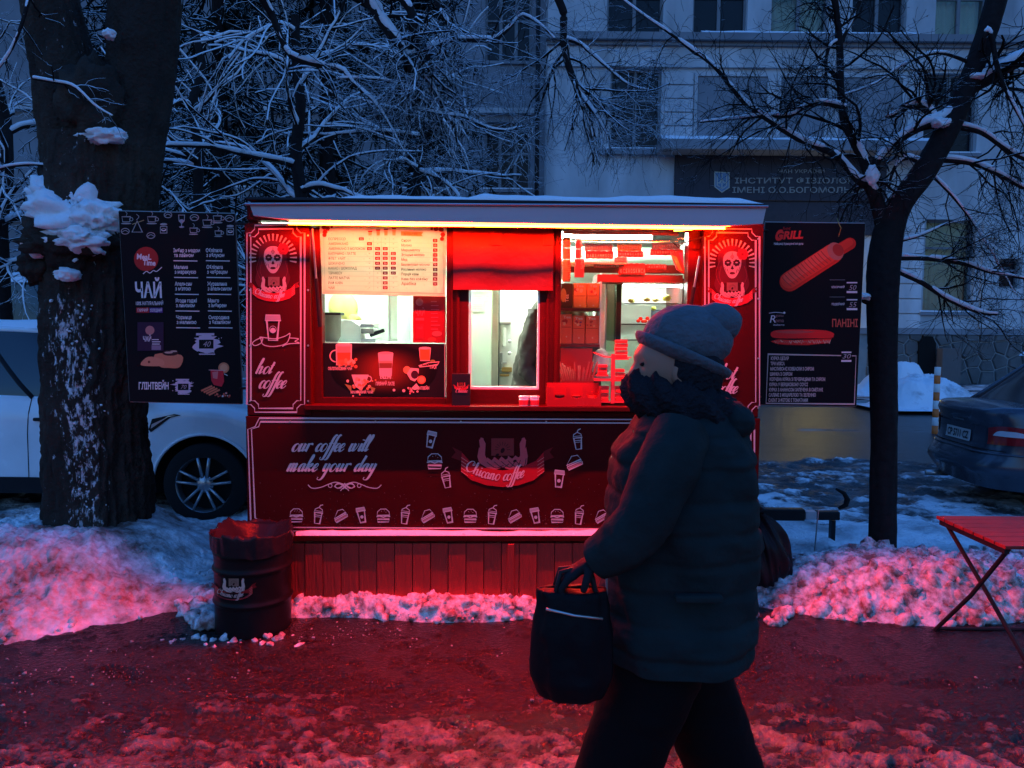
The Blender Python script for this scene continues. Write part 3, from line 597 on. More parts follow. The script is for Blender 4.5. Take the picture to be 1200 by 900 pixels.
# rubble plinth, stone by stone
def voronoi(x0, x1, z0, z1, s, seed):
    r = random.Random(seed); nx = int((x1 - x0) / s) + 3; nz = int((z1 - z0) / s) + 3; P_ = {}
    for i in range(-1, nx):
        for j in range(-1, nz): P_[i, j] = (x0 + (i + .5 + r.uniform(-.38, .38)) * s, z0 + (j + .5 + r.uniform(-.38, .38)) * s)
    for (i, j), p in P_.items():
        poly = [(p[0] - s * 1.5, p[1] - s * 1.5), (p[0] + s * 1.5, p[1] - s * 1.5), (p[0] + s * 1.5, p[1] + s * 1.5), (p[0] - s * 1.5, p[1] + s * 1.5)]
        cuts = [((p[0] + q[0]) / 2, (p[1] + q[1]) / 2, q[0] - p[0], q[1] - p[1]) for di in (-2, -1, 0, 1, 2) for dj in (-2, -1, 0, 1, 2) if (di or dj) for q in [P_.get((i + di, j + dj))] if q]
        cuts = [(mx_ - .018 * a / math.hypot(a, b), mz - .018 * b / math.hypot(a, b), a, b) for mx_, mz, a, b in cuts] + [(x0, 0, -1, 0), (x1, 0, 1, 0), (0, z0, 0, -1), (0, z1, 0, 1)]
        for cx, cz, a, b in cuts:
            out = []
            for k in range(len(poly)):
                A, B = poly[k], poly[(k + 1) % len(poly)]; da = (A[0] - cx) * a + (A[1] - cz) * b; db = (B[0] - cx) * a + (B[1] - cz) * b
                if da <= 0: out.append(A)
                if (da < 0) != (db < 0) and da != db: t = da / (da - db); out.append((A[0] + (B[0] - A[0]) * t, A[1] + (B[1] - A[1]) * t))
            poly = out
            if len(poly) < 3: break
        if len(poly) >= 3: yield poly
pz1 = bz(392, 1100) - .003
MB().box(X0, YB - .04, -.1, bx(1480), YB + .1, pz1).build('plinth_wall', M['mortar'], bld)
for poly in voronoi(bx(1015, 410), bx(1250, 410), 0, pz1, .44, 5):
    n_ = len(poly); cx = sum(p[0] for p in poly) / n_; cz = sum(p[1] for p in poly) / n_; d = random.uniform(.05, .09)
    vs = [(x, YB - .039, z) for x, z in poly] + [(cx + (x - cx) * .86, YB - .039 - d, cz + (z - cz) * .86) for x, z in poly]
    MB().add(vs, [tuple(range(n_, 2 * n_))] + [(i, (i + 1) % n_, (i + 1) % n_ + n_, i + n_) for i in range(n_)]).build('stone', M['stone'], bld)
MB().box(bx(1094, 420), YB - .5, 0, bx(1116, 420), YB - .14, bz(408, 1105)).build('meter_box', P('rusty_box', (.16, .13, .12), .7, bump=.3), bld, bevel=.02)
# dark arch opening in the plinth
MB().prism([(bx(1074, 410), .02), (bx(1093, 410), .02), (bx(1093, 410), bz(402, 1083)), (bx(1089, 400), bz(394, 1083)), (bx(1079, 400), bz(394, 1083)), (bx(1074, 400), bz(401, 1083))], YB - .18, YB - .05).build('cellar_hatch', M['black'], bld)
# lit entrance lamp behind the board (its glow lies on the wet road)
lamp = thing('entrance_lamp', 'yellowish lamp over the entrance across the road hidden behind the grill board', 'lamp', tuple(U(955, 330, YB - .35)))
l = MB(); p = U(955, 330, YB - .35); l.lathe([(0, .3), (.16, .26), (.2, 0), (.12, -.26), (0, -.28)], tuple(p), 20); l.build('lamp_globe', EM('lamp_glow', (1, .78, .22), 2.0), lamp, True)
MB().tube([p + Vector((0, .02, .29)), p + Vector((0, .34, .34))], .03).build('lamp_bracket', M['dark'], lamp)
# left wing, set back, with drainpipe
YL = 25.2; wing = thing('wing_building', 'darker grey side wing with tall windows half hidden by snowy trees', 'building', (-9, YL, 0))
holes = []; wins = []
for a in (568, 470, 360, 258, 150, 45, -60, -170):
    for b0, b1 in ((-20, 72), (143, 222), (285, 372)):
        hx0, hx1 = bx(a, 150, YL), bx(a + 54, 150, YL); holes.append((hx0, bz(b1, 560, YL), hx1, bz(b0, 560, YL)))
wb = MB(); wx0, wx1 = bx(-420, 150, YL), bx(640, 150, YL) + .1
wall_holes(wb, wx0, wx1, -.1, bz(-170, 560, YL), YL, YL + .4, holes); wb.box(wx0, YL + .9, 0, wx1, YL + 8, bz(-170, 560, YL)); wb.build('wall', M['plaster2'], wing)
for i, h in enumerate(holes): window(wing, h[0], h[1], h[2], h[3], YL, nx=3, transom=.55, snow=i % 3 == 1)
MB().box(wx0, YL - .2, bz(134, 560, YL), wx1 - .5, YL - .001, bz(128, 560, YL)).build('string_course', M['plaster'], wing)
MB().box(wx0, YL - .3, bz(262, 560, YL), wx1 - .5, YL - .001, bz(256, 560, YL)).build('string_course', M['plaster'], wing)
snowstrip('course_snow', wing, bx(-200, 150, YL), wx1 - .6, YL - .29, YL - .02, bz(256, 560, YL), .08, 13, off=(-9, YL, 0))
pp_ = U(630, 150, YB - .2); MB().tube([(pp_.x, YB - .16, 0), (pp_.x - .02, YB - .16, bz(-150))], .07, 10).build('drainpipe', M['dark'], bld, True)
# ------------------------------------------------------------ trees
M['bark'] = SNOWY('bark_with_snow', (.018, .015, .015), .6, .8, 30, .45)
M['twig'] = SNOWY('twigs_with_snow', (.010, .009, .009), .18, .5, 16, .75)
M['twigs_snowy'] = SNOWY('snow_laden_twigs', (.008, .007, .007), .38, .62, 6, .5)
M['twig_dark'] = SNOWY('dark_twigs', (.009, .008, .008), .85, 1.05, 14, .6)
M['needles'] = SNOWY('spruce_needles_with_snow', (.006, .012, .010), .62, .95, 3, .6)
def tubes(P_, R_, n=3):
    N, Kk, _ = P_.shape; T = np.gradient(P_, axis=1); T /= np.linalg.norm(T, axis=2, keepdims=True) + 1e-9
    av = P_[:, -1] - P_[:, 0]; av /= np.linalg.norm(av, axis=1, keepdims=True) + 1e-9
    ref = np.where(np.abs(av[:, 2:3]) > .75, np.array([[0, 1., 0]]), np.array([[0, 0, 1.]]))[:, None, :]
    Uu = np.cross(T, np.broadcast_to(ref, T.shape)); Uu /= np.linalg.norm(Uu, axis=2, keepdims=True) + 1e-9; Wv = np.cross(Uu, T)
    a = 2 * pi * np.arange(n) / n + pi / 2
    V = P_[:, :, None, :] + (Uu[:, :, None, :] * np.cos(a)[None, None, :, None] + Wv[:, :, None, :] * np.sin(a)[None, None, :, None]) * R_[:, :, None, None]
    k, j = np.meshgrid(np.arange(Kk - 1), np.arange(n), indexing='ij'); j2 = (j + 1) % n
    F = np.stack([k * n + j, k * n + j2, (k + 1) * n + j2, (k + 1) * n + j], -1).reshape(-1, 4)
    F = (F[None] + (np.arange(N) * Kk * n)[:, None, None]).reshape(-1, 4); return V.reshape(-1, 3), F
def join_tubes(name, lst, mat, parent, kind=None, smooth=True):
    o = ORG[root_of(parent).name]; Vs, Fs, b = [], [], 0
    for P_, R_, n in lst:
        if len(P_) == 0: continue
        V, F = tubes(P_, R_, n); Vs.append(V); Fs.append(F + b); b += len(V)
    return link(name, npmesh(name, np.concatenate(Vs) - np.array(o), np.concatenate(Fs), mat, smooth), parent, kind)
def limb(pts, K_=16):                                       # (px, py, distance, radius) -> polyline
    W_ = [tuple(U(p[0], p[1], p[2])) + (p[3],) for p in pts]; A = np.array(W_); out = []
    m = len(A); ts = np.linspace(0, m - 1, K_)
    for t in ts:
        i = min(int(t), m - 2); f = t - i; q = [A[min(max(i + d, 0), m - 1)] for d in (-1, 0, 1, 2)]
        out.append(.5 * (2 * q[1] + (-q[0] + q[2]) * f + (2 * q[0] - 5 * q[1] + 4 * q[2] - q[3]) * f * f + (-q[0] + 3 * q[1] - 3 * q[2] + q[3]) * f ** 3))
    out = np.array(out); return out[None, :, :3], np.maximum(out[None, :, 3], .002)
def cat(lst):
    return np.concatenate([a for a, b in lst]), np.concatenate([b for a, b in lst])
def grow(P_, R_, n, length, ang=(25, 70), t0=.15, K_=6, g=(0, 0, -.05), wig=.22, rf=.55, taper=.35, r=None, bias=None, minr=.0016):
    r = r or rng; N, Kp, _ = P_.shape; idx = np.repeat(np.arange(N), n); t = r.uniform(t0, .98, len(idx)) * (Kp - 1)
    i0 = np.minimum(t.astype(int), Kp - 2); f = (t - i0)[:, None]
    pos = P_[idx, i0] * (1 - f) + P_[idx, i0 + 1] * f; tan = P_[idx, i0 + 1] - P_[idx, i0]; tan /= np.linalg.norm(tan, axis=1, keepdims=True) + 1e-9
    pr = R_[idx, i0] * (1 - f[:, 0]) + R_[idx, i0 + 1] * f[:, 0]
    q = r.normal(size=pos.shape) + (0 if bias is None else np.array(bias)); q -= tan * (q * tan).sum(1, keepdims=True); q /= np.linalg.norm(q, axis=1, keepdims=True) + 1e-9
    a = np.radians(r.uniform(ang[0], ang[1], len(idx)))[:, None]; d = tan * np.cos(a) + q * np.sin(a)
    L_ = length * r.uniform(.45, 1.25, len(idx)) * (1.15 - .6 * (t / (Kp - 1)))
    pts = [pos]; curl = r.normal(size=pos.shape) * wig * .5
    for k in range(K_ - 1):
        d = d + np.array(g) + curl * .5 + r.normal(size=pos.shape) * wig; d /= np.linalg.norm(d, axis=1, keepdims=True) + 1e-9
        pts.append(pts[-1] + d * (L_ / (K_ - 1))[:, None])
    C = np.stack(pts, 1); r0 = np.maximum(pr * rf, minr)
    return C, np.maximum(r0[:, None] * np.linspace(1, taper, K_)[None], minr * .7)
def snowcaps(P_, R_, thick=.75):
    T = np.gradient(P_, axis=1); T /= np.linalg.norm(T, axis=2, keepdims=True) + 1e-9; hz = np.sqrt(1 - T[..., 2] ** 2)
    nz = vn(P_[..., 0] * 9, P_[..., 1] * 9, P_[..., 2] * 9, 5); w = np.clip((hz - .12) * 2.2, .0, 1) * np.clip((nz - .08) * 6, 0, 1)
    Rn = (R_ * thick * (.6 + .6 * nz) + .0025) * w + .0002
    Pn = P_.copy(); Pn[..., 2] += R_ * (.70 + .25 * w) * hz - (1 - w) * R_ * .3; Pn[..., 1] -= R_ * .45 * w; return Pn, Rn
def densify(P_, R_, m):
    N, K_, _ = P_.shape; t = np.linspace(0, K_ - 1, m); i = np.minimum(t.astype(int), K_ - 2); f = (t - i)
    return P_[:, i] * (1 - f)[None, :, None] + P_[:, i + 1] * f[None, :, None], R_[:, i] * (1 - f)[None] + R_[:, i + 1] * f[None]
def finish_tree(t, limbs, levels, twigmat, snow=True, sides=8, snowt=.75, barkmat=None):
    for i, (P_, R_) in enumerate(limbs):
        D_, E_ = densify(P_, R_, P_.shape[1] * 3); E_ = E_ * (1 + .16 * (vn(D_[..., 0] * 14, D_[..., 1] * 14, D_[..., 2] * 14, 3) - .5))
        lo = join_tubes('limb', [(D_, E_, sides)], barkmat or M['bark'], t)
        if snow and R_.max() > .008:
            D2, E2 = densify(P_, R_, P_.shape[1] * 8); join_tubes('snow_cover', [snowcaps(D2, E2, snowt) + (7,)], M['snow'], lo)
    join_tubes('twigs', [(a, b, n) for a, b, n in levels], twigmat, t, 'stuff')

def rough_trunk(name, path, parent, mat, amp=.03, n=110, rows=200, seed=0, flute=9, snowfn=None):
    P_, R_ = limb(path, 40); P_, R_ = densify(P_, R_, rows); P_ = P_[0]; R_ = R_[0]
    a = 2 * pi * np.arange(n) / n; A, Z = np.meshgrid(a, np.arange(rows)); zz = P_[:, 2][:, None] + 0 * A
    cx, sy = np.cos(A), np.sin(A)
    rid = 1 - np.abs(2 * fbm(cx * flute * .5, sy * flute * .5, zz * 2.2, 4, seed) - 1); rid2 = 1 - np.abs(2 * fbm(cx * flute * 1.6, sy * flute * 1.6, zz * 6, 3, seed + 3) - 1)
    lum = fbm(cx * 1.3, sy * 1.3, zz * 1.6, 3, seed + 9) - .5
    r = R_[:, None] + amp * (rid ** 2 - .4) + amp * .6 * (rid2 ** 2 - .5) + lum * R_[:, None] * .32
    V = np.stack([P_[:, 0][:, None] + cx * r, P_[:, 1][:, None] + sy * r, zz], -1)
    I = np.arange(rows - 1)[:, None] * n; J = np.arange(n)[None]; J2 = (J + 1) % n
    F = np.stack([I + J, I + J2, I + n + J2, I + n + J], -1).reshape(-1, 4)
    o = link(name, npmesh(name, V.reshape(-1, 3) - np.array(ORG[root_of(parent).name]), F, mat, True), parent)
    if snowfn is not None: set_snow(o, snowfn(V[..., 0], V[..., 1], V[..., 2], rid2))
    return o
def blob(name, c, rad, mat, parent, seed=0, amp=.5, f=3.0, sub=4, kind=None, freq2=9):
    V, F = ico(sub); N_ = fbm(V[:, 0] * f + seed, V[:, 1] * f, V[:, 2] * f, 4, seed); N2 = vn(V[:, 0] * freq2, V[:, 1] * freq2, V[:, 2] * freq2, seed)
    V = V * (1 + amp * (N_ - .5) * 2 + amp * .35 * (N2 - .5) + (amp * .22 * (fbm(V[:, 0] * 17, V[:, 1] * 17, V[:, 2] * 17, 3, seed) - .5) if sub > 3 and amp > .3 else 0))[:, None] * np.array(rad) + np.array(c) - np.array(ORG[root_of(parent).name])
    return link(name, npmesh(name, V, F, mat, True), parent, kind)

# --- thick old tree at the left
oldt = thing('old_tree', 'thick rugged tree trunk with snow in its forks at the left of the kiosk', 'tree', tuple(U(115, 640, 5.1)))
M['oldbark'] = ground_mat('old_rough_bark', (.040, .031, .026), .9, (.75, .77, .82), .79, .86, 30, 1.0, (.085, .062, .048), .1, (1, 1, .45))
def osn(X, Y, Z, rid):
    px = 600 + X / Y * 900; py = 387 - (Z - 1.6) / Y * 900
    s = .105 + .16 * np.exp(-((px - 92 - (py - 480) * .06) / 27) ** 2) * np.clip((py - 335) / 50, 0, 1) * (.6 + .8 * vn(X * 6, Y * 6, Z * 2, 4)) + .10 * vn(X * 3, Y * 3, Z * 2, 14)
    return s - .10 * (px > 125)
rough_trunk('trunk', [(118, 690, 5.1, .34), (117, 600, 5.1, .305), (115, 500, 5.1, .292), (113, 380, 5.1, .29), (114, 300, 5.1, .30), (118, 220, 5.1, .32), (119, 165, 5.1, .30)], oldt, M['oldbark'], .05, 150, 300, snowfn=osn, seed=4, flute=13)
rough_trunk('limb', [(98, 260, 5.1, .19), (90, 160, 5.1, .205), (76, 80, 5.1, .19), (60, 10, 5.1, .165), (35, -90, 5.1, .16)], oldt, M['oldbark'], .03, 80, 120, 14, 7, osn)
rough_trunk('limb', [(142, 260, 5.15, .19), (152, 160, 5.15, .215), (165, 70, 5.15, .20), (172, 0, 5.15, .20), (180, -90, 5.15, .18)], oldt, M['oldbark'], .03, 80, 120, 24, 7, osn)
bl = blob('burl', U(82, 285, 4.85), (.25, .2, .17), M['oldbark'], oldt, 3, .55)
set_snow(bl, np.zeros(len(bl.data.vertices)))
bl2 = blob('burl', U(48, 310, 4.95), (.12, .14, .14), M['oldbark'], oldt, 5, .5); set_snow(bl2, np.zeros(len(bl2.data.vertices)))
bl3 = blob('burl', U(112, 128, 4.95), (.2, .2, .3), M['oldbark'], oldt, 8, .4); set_snow(bl3, np.zeros(len(bl3.data.vertices)))
for (x, y, Y, r, s_) in ((84, 252, 4.8, (.25, .15, .14), 1), (58, 236, 4.85, (.11, .1, .12), 2), (112, 258, 4.74, (.15, .1, .10), 3), (92, 280, 4.7, (.17, .09, .07), 11), (45, 288, 4.86, (.085, .1, .075), 4), (122, 159, 4.78, (.13, .07, .045), 5), (128, 40, 4.85, (.035, .04, .03), 6), (78, 322, 4.72, (.075, .07, .04), 8)):
    blob('snow_cover', U(x, y, Y), r, M['snow'], oldt, s_ * 7, .85 if r[0] > .09 else .45, 2.4, 4, None, 7)
pos = []; rad = []
for i in range(500):
    x = random.gauss(86, 20); y = 262 + random.gauss(0, 15) + (x - 86) * .1; p = U(x, y, 4.69 + .05 * random.random() + abs(x - 86) * .0022); pos.append(tuple(p)); rad.append(random.uniform(.004, .018))
for i in range(90):
    x = random.gauss(92, 13); y = random.uniform(350, 600); p = U(x + (y - 480) * .03, y, 4.79); pos.append(tuple(p)); rad.append(random.uniform(.003, .010))
chunks('snow_crust', np.array(pos), rad, M['snow'], oldt, tuple(ORG[oldt.name]), 4, ICO1)
Ls = [limb([(200, -90, 5.1, .10), (320, -80, 5.3, .085), (425, -6, 5.5, .05), (452, 30, 5.5, .042), (477, 64, 5.5, .036), (485, 95, 5.5, .028), (487, 132, 5.5, .022)], 20),
      limb([(380, -60, 5.4, .06), (470, -4, 5.4, .034), (488, 38, 5.4, .032), (499, 62, 5.4, .022), (508, 84, 5.4, .01)]),
      limb([(480, 66, 5.5, .022), (500, 59, 5.5, .022), (530, 48, 5.5, .019), (562, 47, 5.5, .018), (580, 46, 5.5, .016), (597, 32, 5.5, .013), (611, 18, 5.5, .011), (632, 28, 5.5, .009), (650, 45, 5.5, .006)], 22),
      limb([(320, -80, 5.3, .06), (560, -90, 5.5, .05), (652, -6, 5.6, .03), (660, 45, 5.6, .027), (667, 80, 5.6, .025), (682, 112, 5.6, .02), (697, 132, 5.6, .014), (712, 158, 5.6, .008)], 22),
      limb([(484, 78, 5.5, .018), (505, 98, 5.5, .015), (520, 125, 5.5, .012), (532, 150, 5.5, .009), (536, 172, 5.5, .005)]),
      limb([(488, 128, 5.5, .014), (515, 134, 5.5, .013), (545, 138, 5.5, .012), (572, 150, 5.5, .01), (592, 153, 5.5, .008), (612, 148, 5.5, .006)]),
      limb([(255, -80, 5.2, .05), (312, 4, 5.6, .03), (328, 42, 5.6, .024), (342, 66, 5.6, .022), (372, 76, 5.6, .02), (402, 83, 5.6, .017), (415, 98, 5.6, .014), (440, 120, 5.6, .012), (458, 148, 5.6, .008), (474, 178, 5.6, .005)], 22),
      limb([(395, 93, 5.6, .011), (420, 92, 5.6, .011), (450, 94, 5.6, .009), (478, 102, 5.6, .006)]),
      limb([(664, 46, 5.6, .014), (680, 52, 5.6, .013), (697, 66, 5.6, .012), (715, 82, 5.6, .01), (738, 100, 5.6, .007), (760, 105, 5.6, .004)]),
      limb([(505, -50, 5.4, .03), (512, 2, 5.4, .02), (526, 28, 5.4, .016), (533, 50, 5.4, .010), (532, 64, 5.4, .004)]),
      limb([(42, -40, 5.0, .014), (28, 20, 4.8, .011), (12, 60, 4.8, .009), (-10, 90, 4.8, .006)]),
      limb([(40, 92, 4.8, .009), (62, 96, 4.75, .009), (88, 102, 4.7, .008), (112, 124, 4.7, .006), (132, 136, 4.7, .004)]),
      limb([(-30, 210, 4.9, .012), (0, 198, 4.9, .010), (30, 193, 4.9, .009), (55, 194, 4.9, .007)])]
Pm, Rm = cat([densify(a, b, 20) for a, b in Ls])
keep = slice(0, 10)
l1 = grow(Pm[keep], Rm[keep], 9, .75, (25, 75), .3, 7, (0, 0, -.06), .22, .45)
l2 = grow(*l1, 6, .42, (25, 70), .1, 6, (0, 0, -.06), .25, .6)
l3 = grow(*l2, 5, .22, (25, 70), .1, 5, (0, 0, -.04), .28, .7)
b1 = grow(Pm[3:4], Rm[3:4], 12, .85, (25, 60), .45, 8, (.01, 0, -.09), .2, .5, bias=(.6, 0, 0)); b2 = grow(*b1, 7, .42, (25, 70), .1, 6, (0, 0, -.05), .25, .6); b3 = grow(*b2, 4, .2, (25, 70), .1, 5, (0, 0, -.04), .28, .7)
s1 = grow(Pm[10:], Rm[10:], 7, .3, (25, 70), .2, 6, (0, 0, -.06), .25, .6); s2 = grow(*s1, 4, .14, (25, 70), .1, 5, (0, 0, -.02), .3, .6)
finish_tree(oldt, Ls, [l1 + (4,), l2 + (3,), l3 + (3,), b1 + (4,), b2 + (3,), b3 + (3,), s1 + (3,), s2 + (3,)], M['twig'], snowt=.8)

# --- thin forked tree at the right
yt = thing('young_tree', 'slender forked tree with snow along its limbs to the right of the grill board', 'tree', tuple(U(1035, 655, 5.0)))
rough_trunk('trunk', [(1034, 690, 5, .088), (1035, 620, 5, .083), (1036, 520, 5, .08), (1034, 430, 5, .083), (1034, 360, 5, .09), (1037, 300, 5, .093), (1048, 250, 5, .09), (1075, 212, 5, .09), (1100, 170, 5, .08), (1122, 125, 5, .07), (1141, 80, 5, .06), (1158, 32, 5, .06), (1178, -40, 5, .056)], yt, M['bark'], .007, 40, 260, 5, 5)
D = 5.0
Lr = [limb([(1036, 270, D, .05), (1022, 222, D, .04), (1007, 213, D, .026), (990, 193, D, .024), (975, 179, D, .022), (950, 170, D, .02), (925, 157, D, .019), (900, 140, D, .018), (872, 120, D, .017), (846, 88, D, .014), (830, 72, D, .012), (800, 50, D, .011), (778, 34, D, .008), (752, 16, D, .006), (725, -5, D, .004)], 34),
      limb([(1036, 262, D, .05), (1022, 215, D, .036), (1013, 190, D, .034), (1001, 165, D, .032), (990, 142, D, .028), (985, 105, D, .024), (984, 55, D, .022), (979, 0, D, .018), (974, -40, D, .015)], 24),
      limb([(1112, 138, D, .045), (1098, 144, D, .036), (1080, 148, D, .03), (1055, 162, D, .027), (1036, 178, D, .026), (1026, 192, D, .026), (1021, 212, D, .025)], 20),
      limb([(1104, 160, D, .03), (1097, 145, D, .03), (1088, 130, D, .027), (1074, 124, D, .024), (1060, 126, D, .02), (1048, 134, D, .013), (1038, 137, D, .008)], 16),
      limb([(1085, 195, D, .02), (1066, 185, D, .016), (1053, 190, D, .013), (1045, 205, D, .01), (1042, 222, D, .006)]),
      limb([(990, 128, D, .02), (978, 123, D, .018), (955, 121, D, .016), (938, 128, D, .014), (924, 136, D, .013), (895, 136, D, .012), (862, 139, D, .009), (820, 143, D, .006)], 22),
      limb([(1132, 105, D, .055), (1148, 96, D, .05), (1165, 86, D, .045), (1185, 76, D, .04), (1205, 66, D, .038), (1250, 45, D, .03)]),
      limb([(1120, 148, D, .022), (1150, 155, D, .018), (1178, 174, D, .017), (1205, 188, D, .014), (1250, 205, D, .01)]),
      limb([(1102, 187, D, .02), (1138, 191, D, .017), (1170, 204, D, .016), (1203, 222, D, .013), (1250, 240, D, .01)]),
      limb([(1048, 302, D, .018), (1088, 303, D, .016), (1130, 309, D, .014), (1162, 319, D, .011), (1205, 327, D, .008)]),
      limb([(1050, 317, D, .018), (1080, 331, D, .017), (1110, 350, D, .015), (1148, 366, D, .013), (1168, 368, D, .008)]),
      limb([(1048, 284, D, .012), (1078, 276, D, .009), (1108, 263, D, .006), (1130, 258, D, .003)]),
      limb([(1150, 60, D - .1, .02), (1156, 36, D - .12, .016), (1163, 48, D - .12, .015), (1168, 76, D - .12, .014), (1180, 108, D - .12, .012), (1198, 142, D - .12, .01), (1215, 175, D - .12, .006)]),
      limb([(985, 52, D, .012), (993, 35, D, .011), (1004, 12, D, .010), (1015, -15, D, .008)]),
      limb([(983, 48, D, .012), (972, 55, D, .011), (968, 75, D, .008), (967, 116, D, .004)]),
      limb([(1092, 205, D, .014), (1115, 228, D, .011), (1140, 260, D, .009), (1165, 300, D, .006), (1190, 345, D, .003)]),
      limb([(1140, 75, D, .012), (1100, 62, D, .010), (1060, 75, D, .008), (1025, 98, D, .006), (985, 112, D, .004)]),
      limb([(1022, 355, D, .025), (1013, 352, D, .02), (1008, 350, D, .014)], 6)]
Pm, Rm = cat([densify(a, b, 22) for a, b in Lr[:-1]])
l1 = grow(Pm, Rm, 9, .62, (20, 75), .22, 8, (0, 0, -.05), .2, .42); l1b = grow(Pm[[0, 5, 1]], Rm[[0, 5, 1]], 9, .6, (30, 80), .2, 8, (0, 0, -.08), .2, .42); l1 = cat([l1, l1b])
l2 = grow(*l1, 5, .42, (20, 70), .1, 7, (0, 0, -.035), .22, .6); l3 = grow(*l2, 3, .2, (25, 70), .1, 5, (0, 0, -.02), .28, .7)
finish_tree(yt, Lr, [l1 + (4,), l2 + (3,), l3 + (3,)], M['twig_dark'], snowt=.85)
blob('snow_cover', U(1022, 205, 4.93), (.045, .04, .06), M['snow'], yt, 33, .4, 1.5); blob('snow_cover', U(1102, 144, 4.92), (.055, .045, .03), M['snow'], yt, 37, .4, 1.5); blob('snow_cover', U(1012, 347, 4.97), (.045, .035, .02), M['snow'], yt, 39, .3, 1.5); blob('snow_cover', U(1146, 89, 4.93), (.05, .04, .018), M['snow'], yt, 31, .3, 1.5)

# --- bare trees behind the kiosk, arching and snow laden
def arch_tree(label, px, Y, h, spread, nl, seed, mat, name='bare_tree', sub=(7, 7, 4), r0=.1, fork=.35, tilt=0, group='bare snowy trees behind the kiosk'):
    r = np.random.default_rng(seed); base = U(px, 387, Y); base.z = -.1; t = thing(name, label, 'tree', tuple(base), group)
    top = np.array([base.x + tilt, Y, h]); P0 = np.linspace(np.array(base), top, 12)[None]; P0[0, 1:-1, :2] += r.normal(size=(10, 2)) * .06; R0 = np.linspace(r0, r0 * .4, 12)[None]
    D_, E_ = densify(P0, R0, 40); E_ = E_ * (1 + .2 * (vn(D_[..., 0] * 9, D_[..., 1] * 9, D_[..., 2] * 7, seed) - .5)); join_tubes('trunk', [(D_, E_, 12)], M['bark'], t)
    L1 = grow(P0, R0, nl, spread, (45, 85), fork, 12, (0, -.0, -.045), .12, .5, .25, r)
    L2 = grow(*L1, sub[0], spread * .55, (25, 65), .12, 8, (0, 0, -.07), .15, .5, .4, r, minr=.0075)
    L3 = grow(*L2, sub[1], spread * .25, (25, 65), .1, 6, (0, 0, -.05), .22, .6, .4, r, minr=.0028)
    lv = [L2 + (4,), L3 + (3,)]
    if sub[2]: lv.append(grow(*L3, sub[2], spread * .12, (25, 65), .1, 4, (0, 0, -.03), .25, .7, .5, r, minr=.0022) + (3,))
    for i in range(len(L1[0])):
        lo = join_tubes('limb', [densify(L1[0][i:i + 1], L1[1][i:i + 1], 30) + (6,)], M['bark'], t)
        join_tubes('snow_cover', [snowcaps(*densify(L1[0][i:i + 1], L1[1][i:i + 1], 60), 1.0) + (5,)], M['snow'], lo)
    join_tubes('snow_on_twigs', [snowcaps(*densify(L2[0], L2[1], 16), 1.0) + (4,)], M['snow'], t, 'stuff'); join_tubes('twigs', lv, mat, t, 'stuff'); return t
arch_tree('bare snow-laden tree with arching limbs rising right behind the left end of the kiosk roof', 350, 7.6, 4.6, 2.2, 18, 11, M['twigs_snowy'], group=None, sub=(7, 5, 0))
arch_tree('bare snow-laden tree behind the kiosk above the middle of its roof', 490, 8.6, 4.4, 2.1, 14, 12, M['twigs_snowy'], group=None, sub=(6, 4, 0))
arch_tree('bare snowy tree seen between the thick trunk and the kiosk roof', 235, 9.5, 5.2, 2.5, 16, 13, M['twigs_snowy'], group=None, sub=(6, 5, 0))
arch_tree('dark bare tree at the left edge beyond the white car', 3, 8.8, 6.2, 2.0, 18, 14, M['twig'], group=None, sub=(6, 6, 2))
# --- spruces
def spruce(label, px, Y, h, rad, seed):
    r = np.random.default_rng(seed); base = U(px, 387, Y); base.z = 0; t = thing('spruce_tree', label, 'tree', tuple(base))
    MB().tube([(base.x, Y, 0), (base.x, Y, h)], [.2, .03], 10).build('trunk', M['bark'], t)
    n = 150; z = r.uniform(.10, .98, n) ** .9 * h; L_ = rad * (1.05 - z / h) + .25; a = r.uniform(0, 2 * pi, n); K_ = 9; s = np.linspace(0, 1, K_)
    P_ = np.stack([base.x + np.cos(a)[:, None] * L_[:, None] * s, Y + np.sin(a)[:, None] * L_[:, None] * s, z[:, None] - .55 * L_[:, None] * s ** 1.3 + .18 * L_[:, None] * s ** 3], -1); R_ = np.linspace(.03, .012, K_)[None] * np.ones((n, 1))
    L2 = grow(P_, R_, 12, .7, (45, 75), .1, 5, (0, 0, -.09), .08, .6, .8, r, minr=.013); L3 = grow(*L2, 3, .24, (35, 60), .1, 4, (0, 0, -.16), .12, .9, .7, r, minr=.011)
    join_tubes('bough', [(P_, R_, 5), L2 + (3,)], M['needles'], t, 'stuff'); join_tubes('needle_sprays', [L3 + (3,)], M['needles'], t, 'stuff')
spruce('dark spruce with snow on its boughs directly right of the thick trunk', 262, 12.5, 11, 2.0, 1)
spruce('dark snowy spruce standing behind the arching bare tree', 385, 13.5, 12.5, 2.3, 2)
spruce('tall snowy spruce reaching towards the drainpipe corner of the grey building', 485, 15.5, 13, 2.1, 3)
spruce('dark spruce behind the forked top of the thick trunk', 140, 15, 12.5, 2.4, 4)
# ------------------------------------------------------------ coffee kiosk
PK = (.62, .50, .50); RD = (.55, .02, .03)
kio = kthing('coffee_kiosk', 'red coffee kiosk with glowing red strip under its snowy roof and lit windows', 'kiosk', (0, 0, 0))
def kz(py, y=0): return K(588, py, y).z
def kx(px, y=0, py=450): return K(px, py, y).x
XL, XR = K(289, 450).x, K(889, 450).x; DEP = 1.75
zroof = K(588, 258).z; zbase = kz(636); ztop = kz(238)
def part(fn, name, mat, par=kio, **k): m = MB(); fn(m); return m.build(name, mat, par, **k)
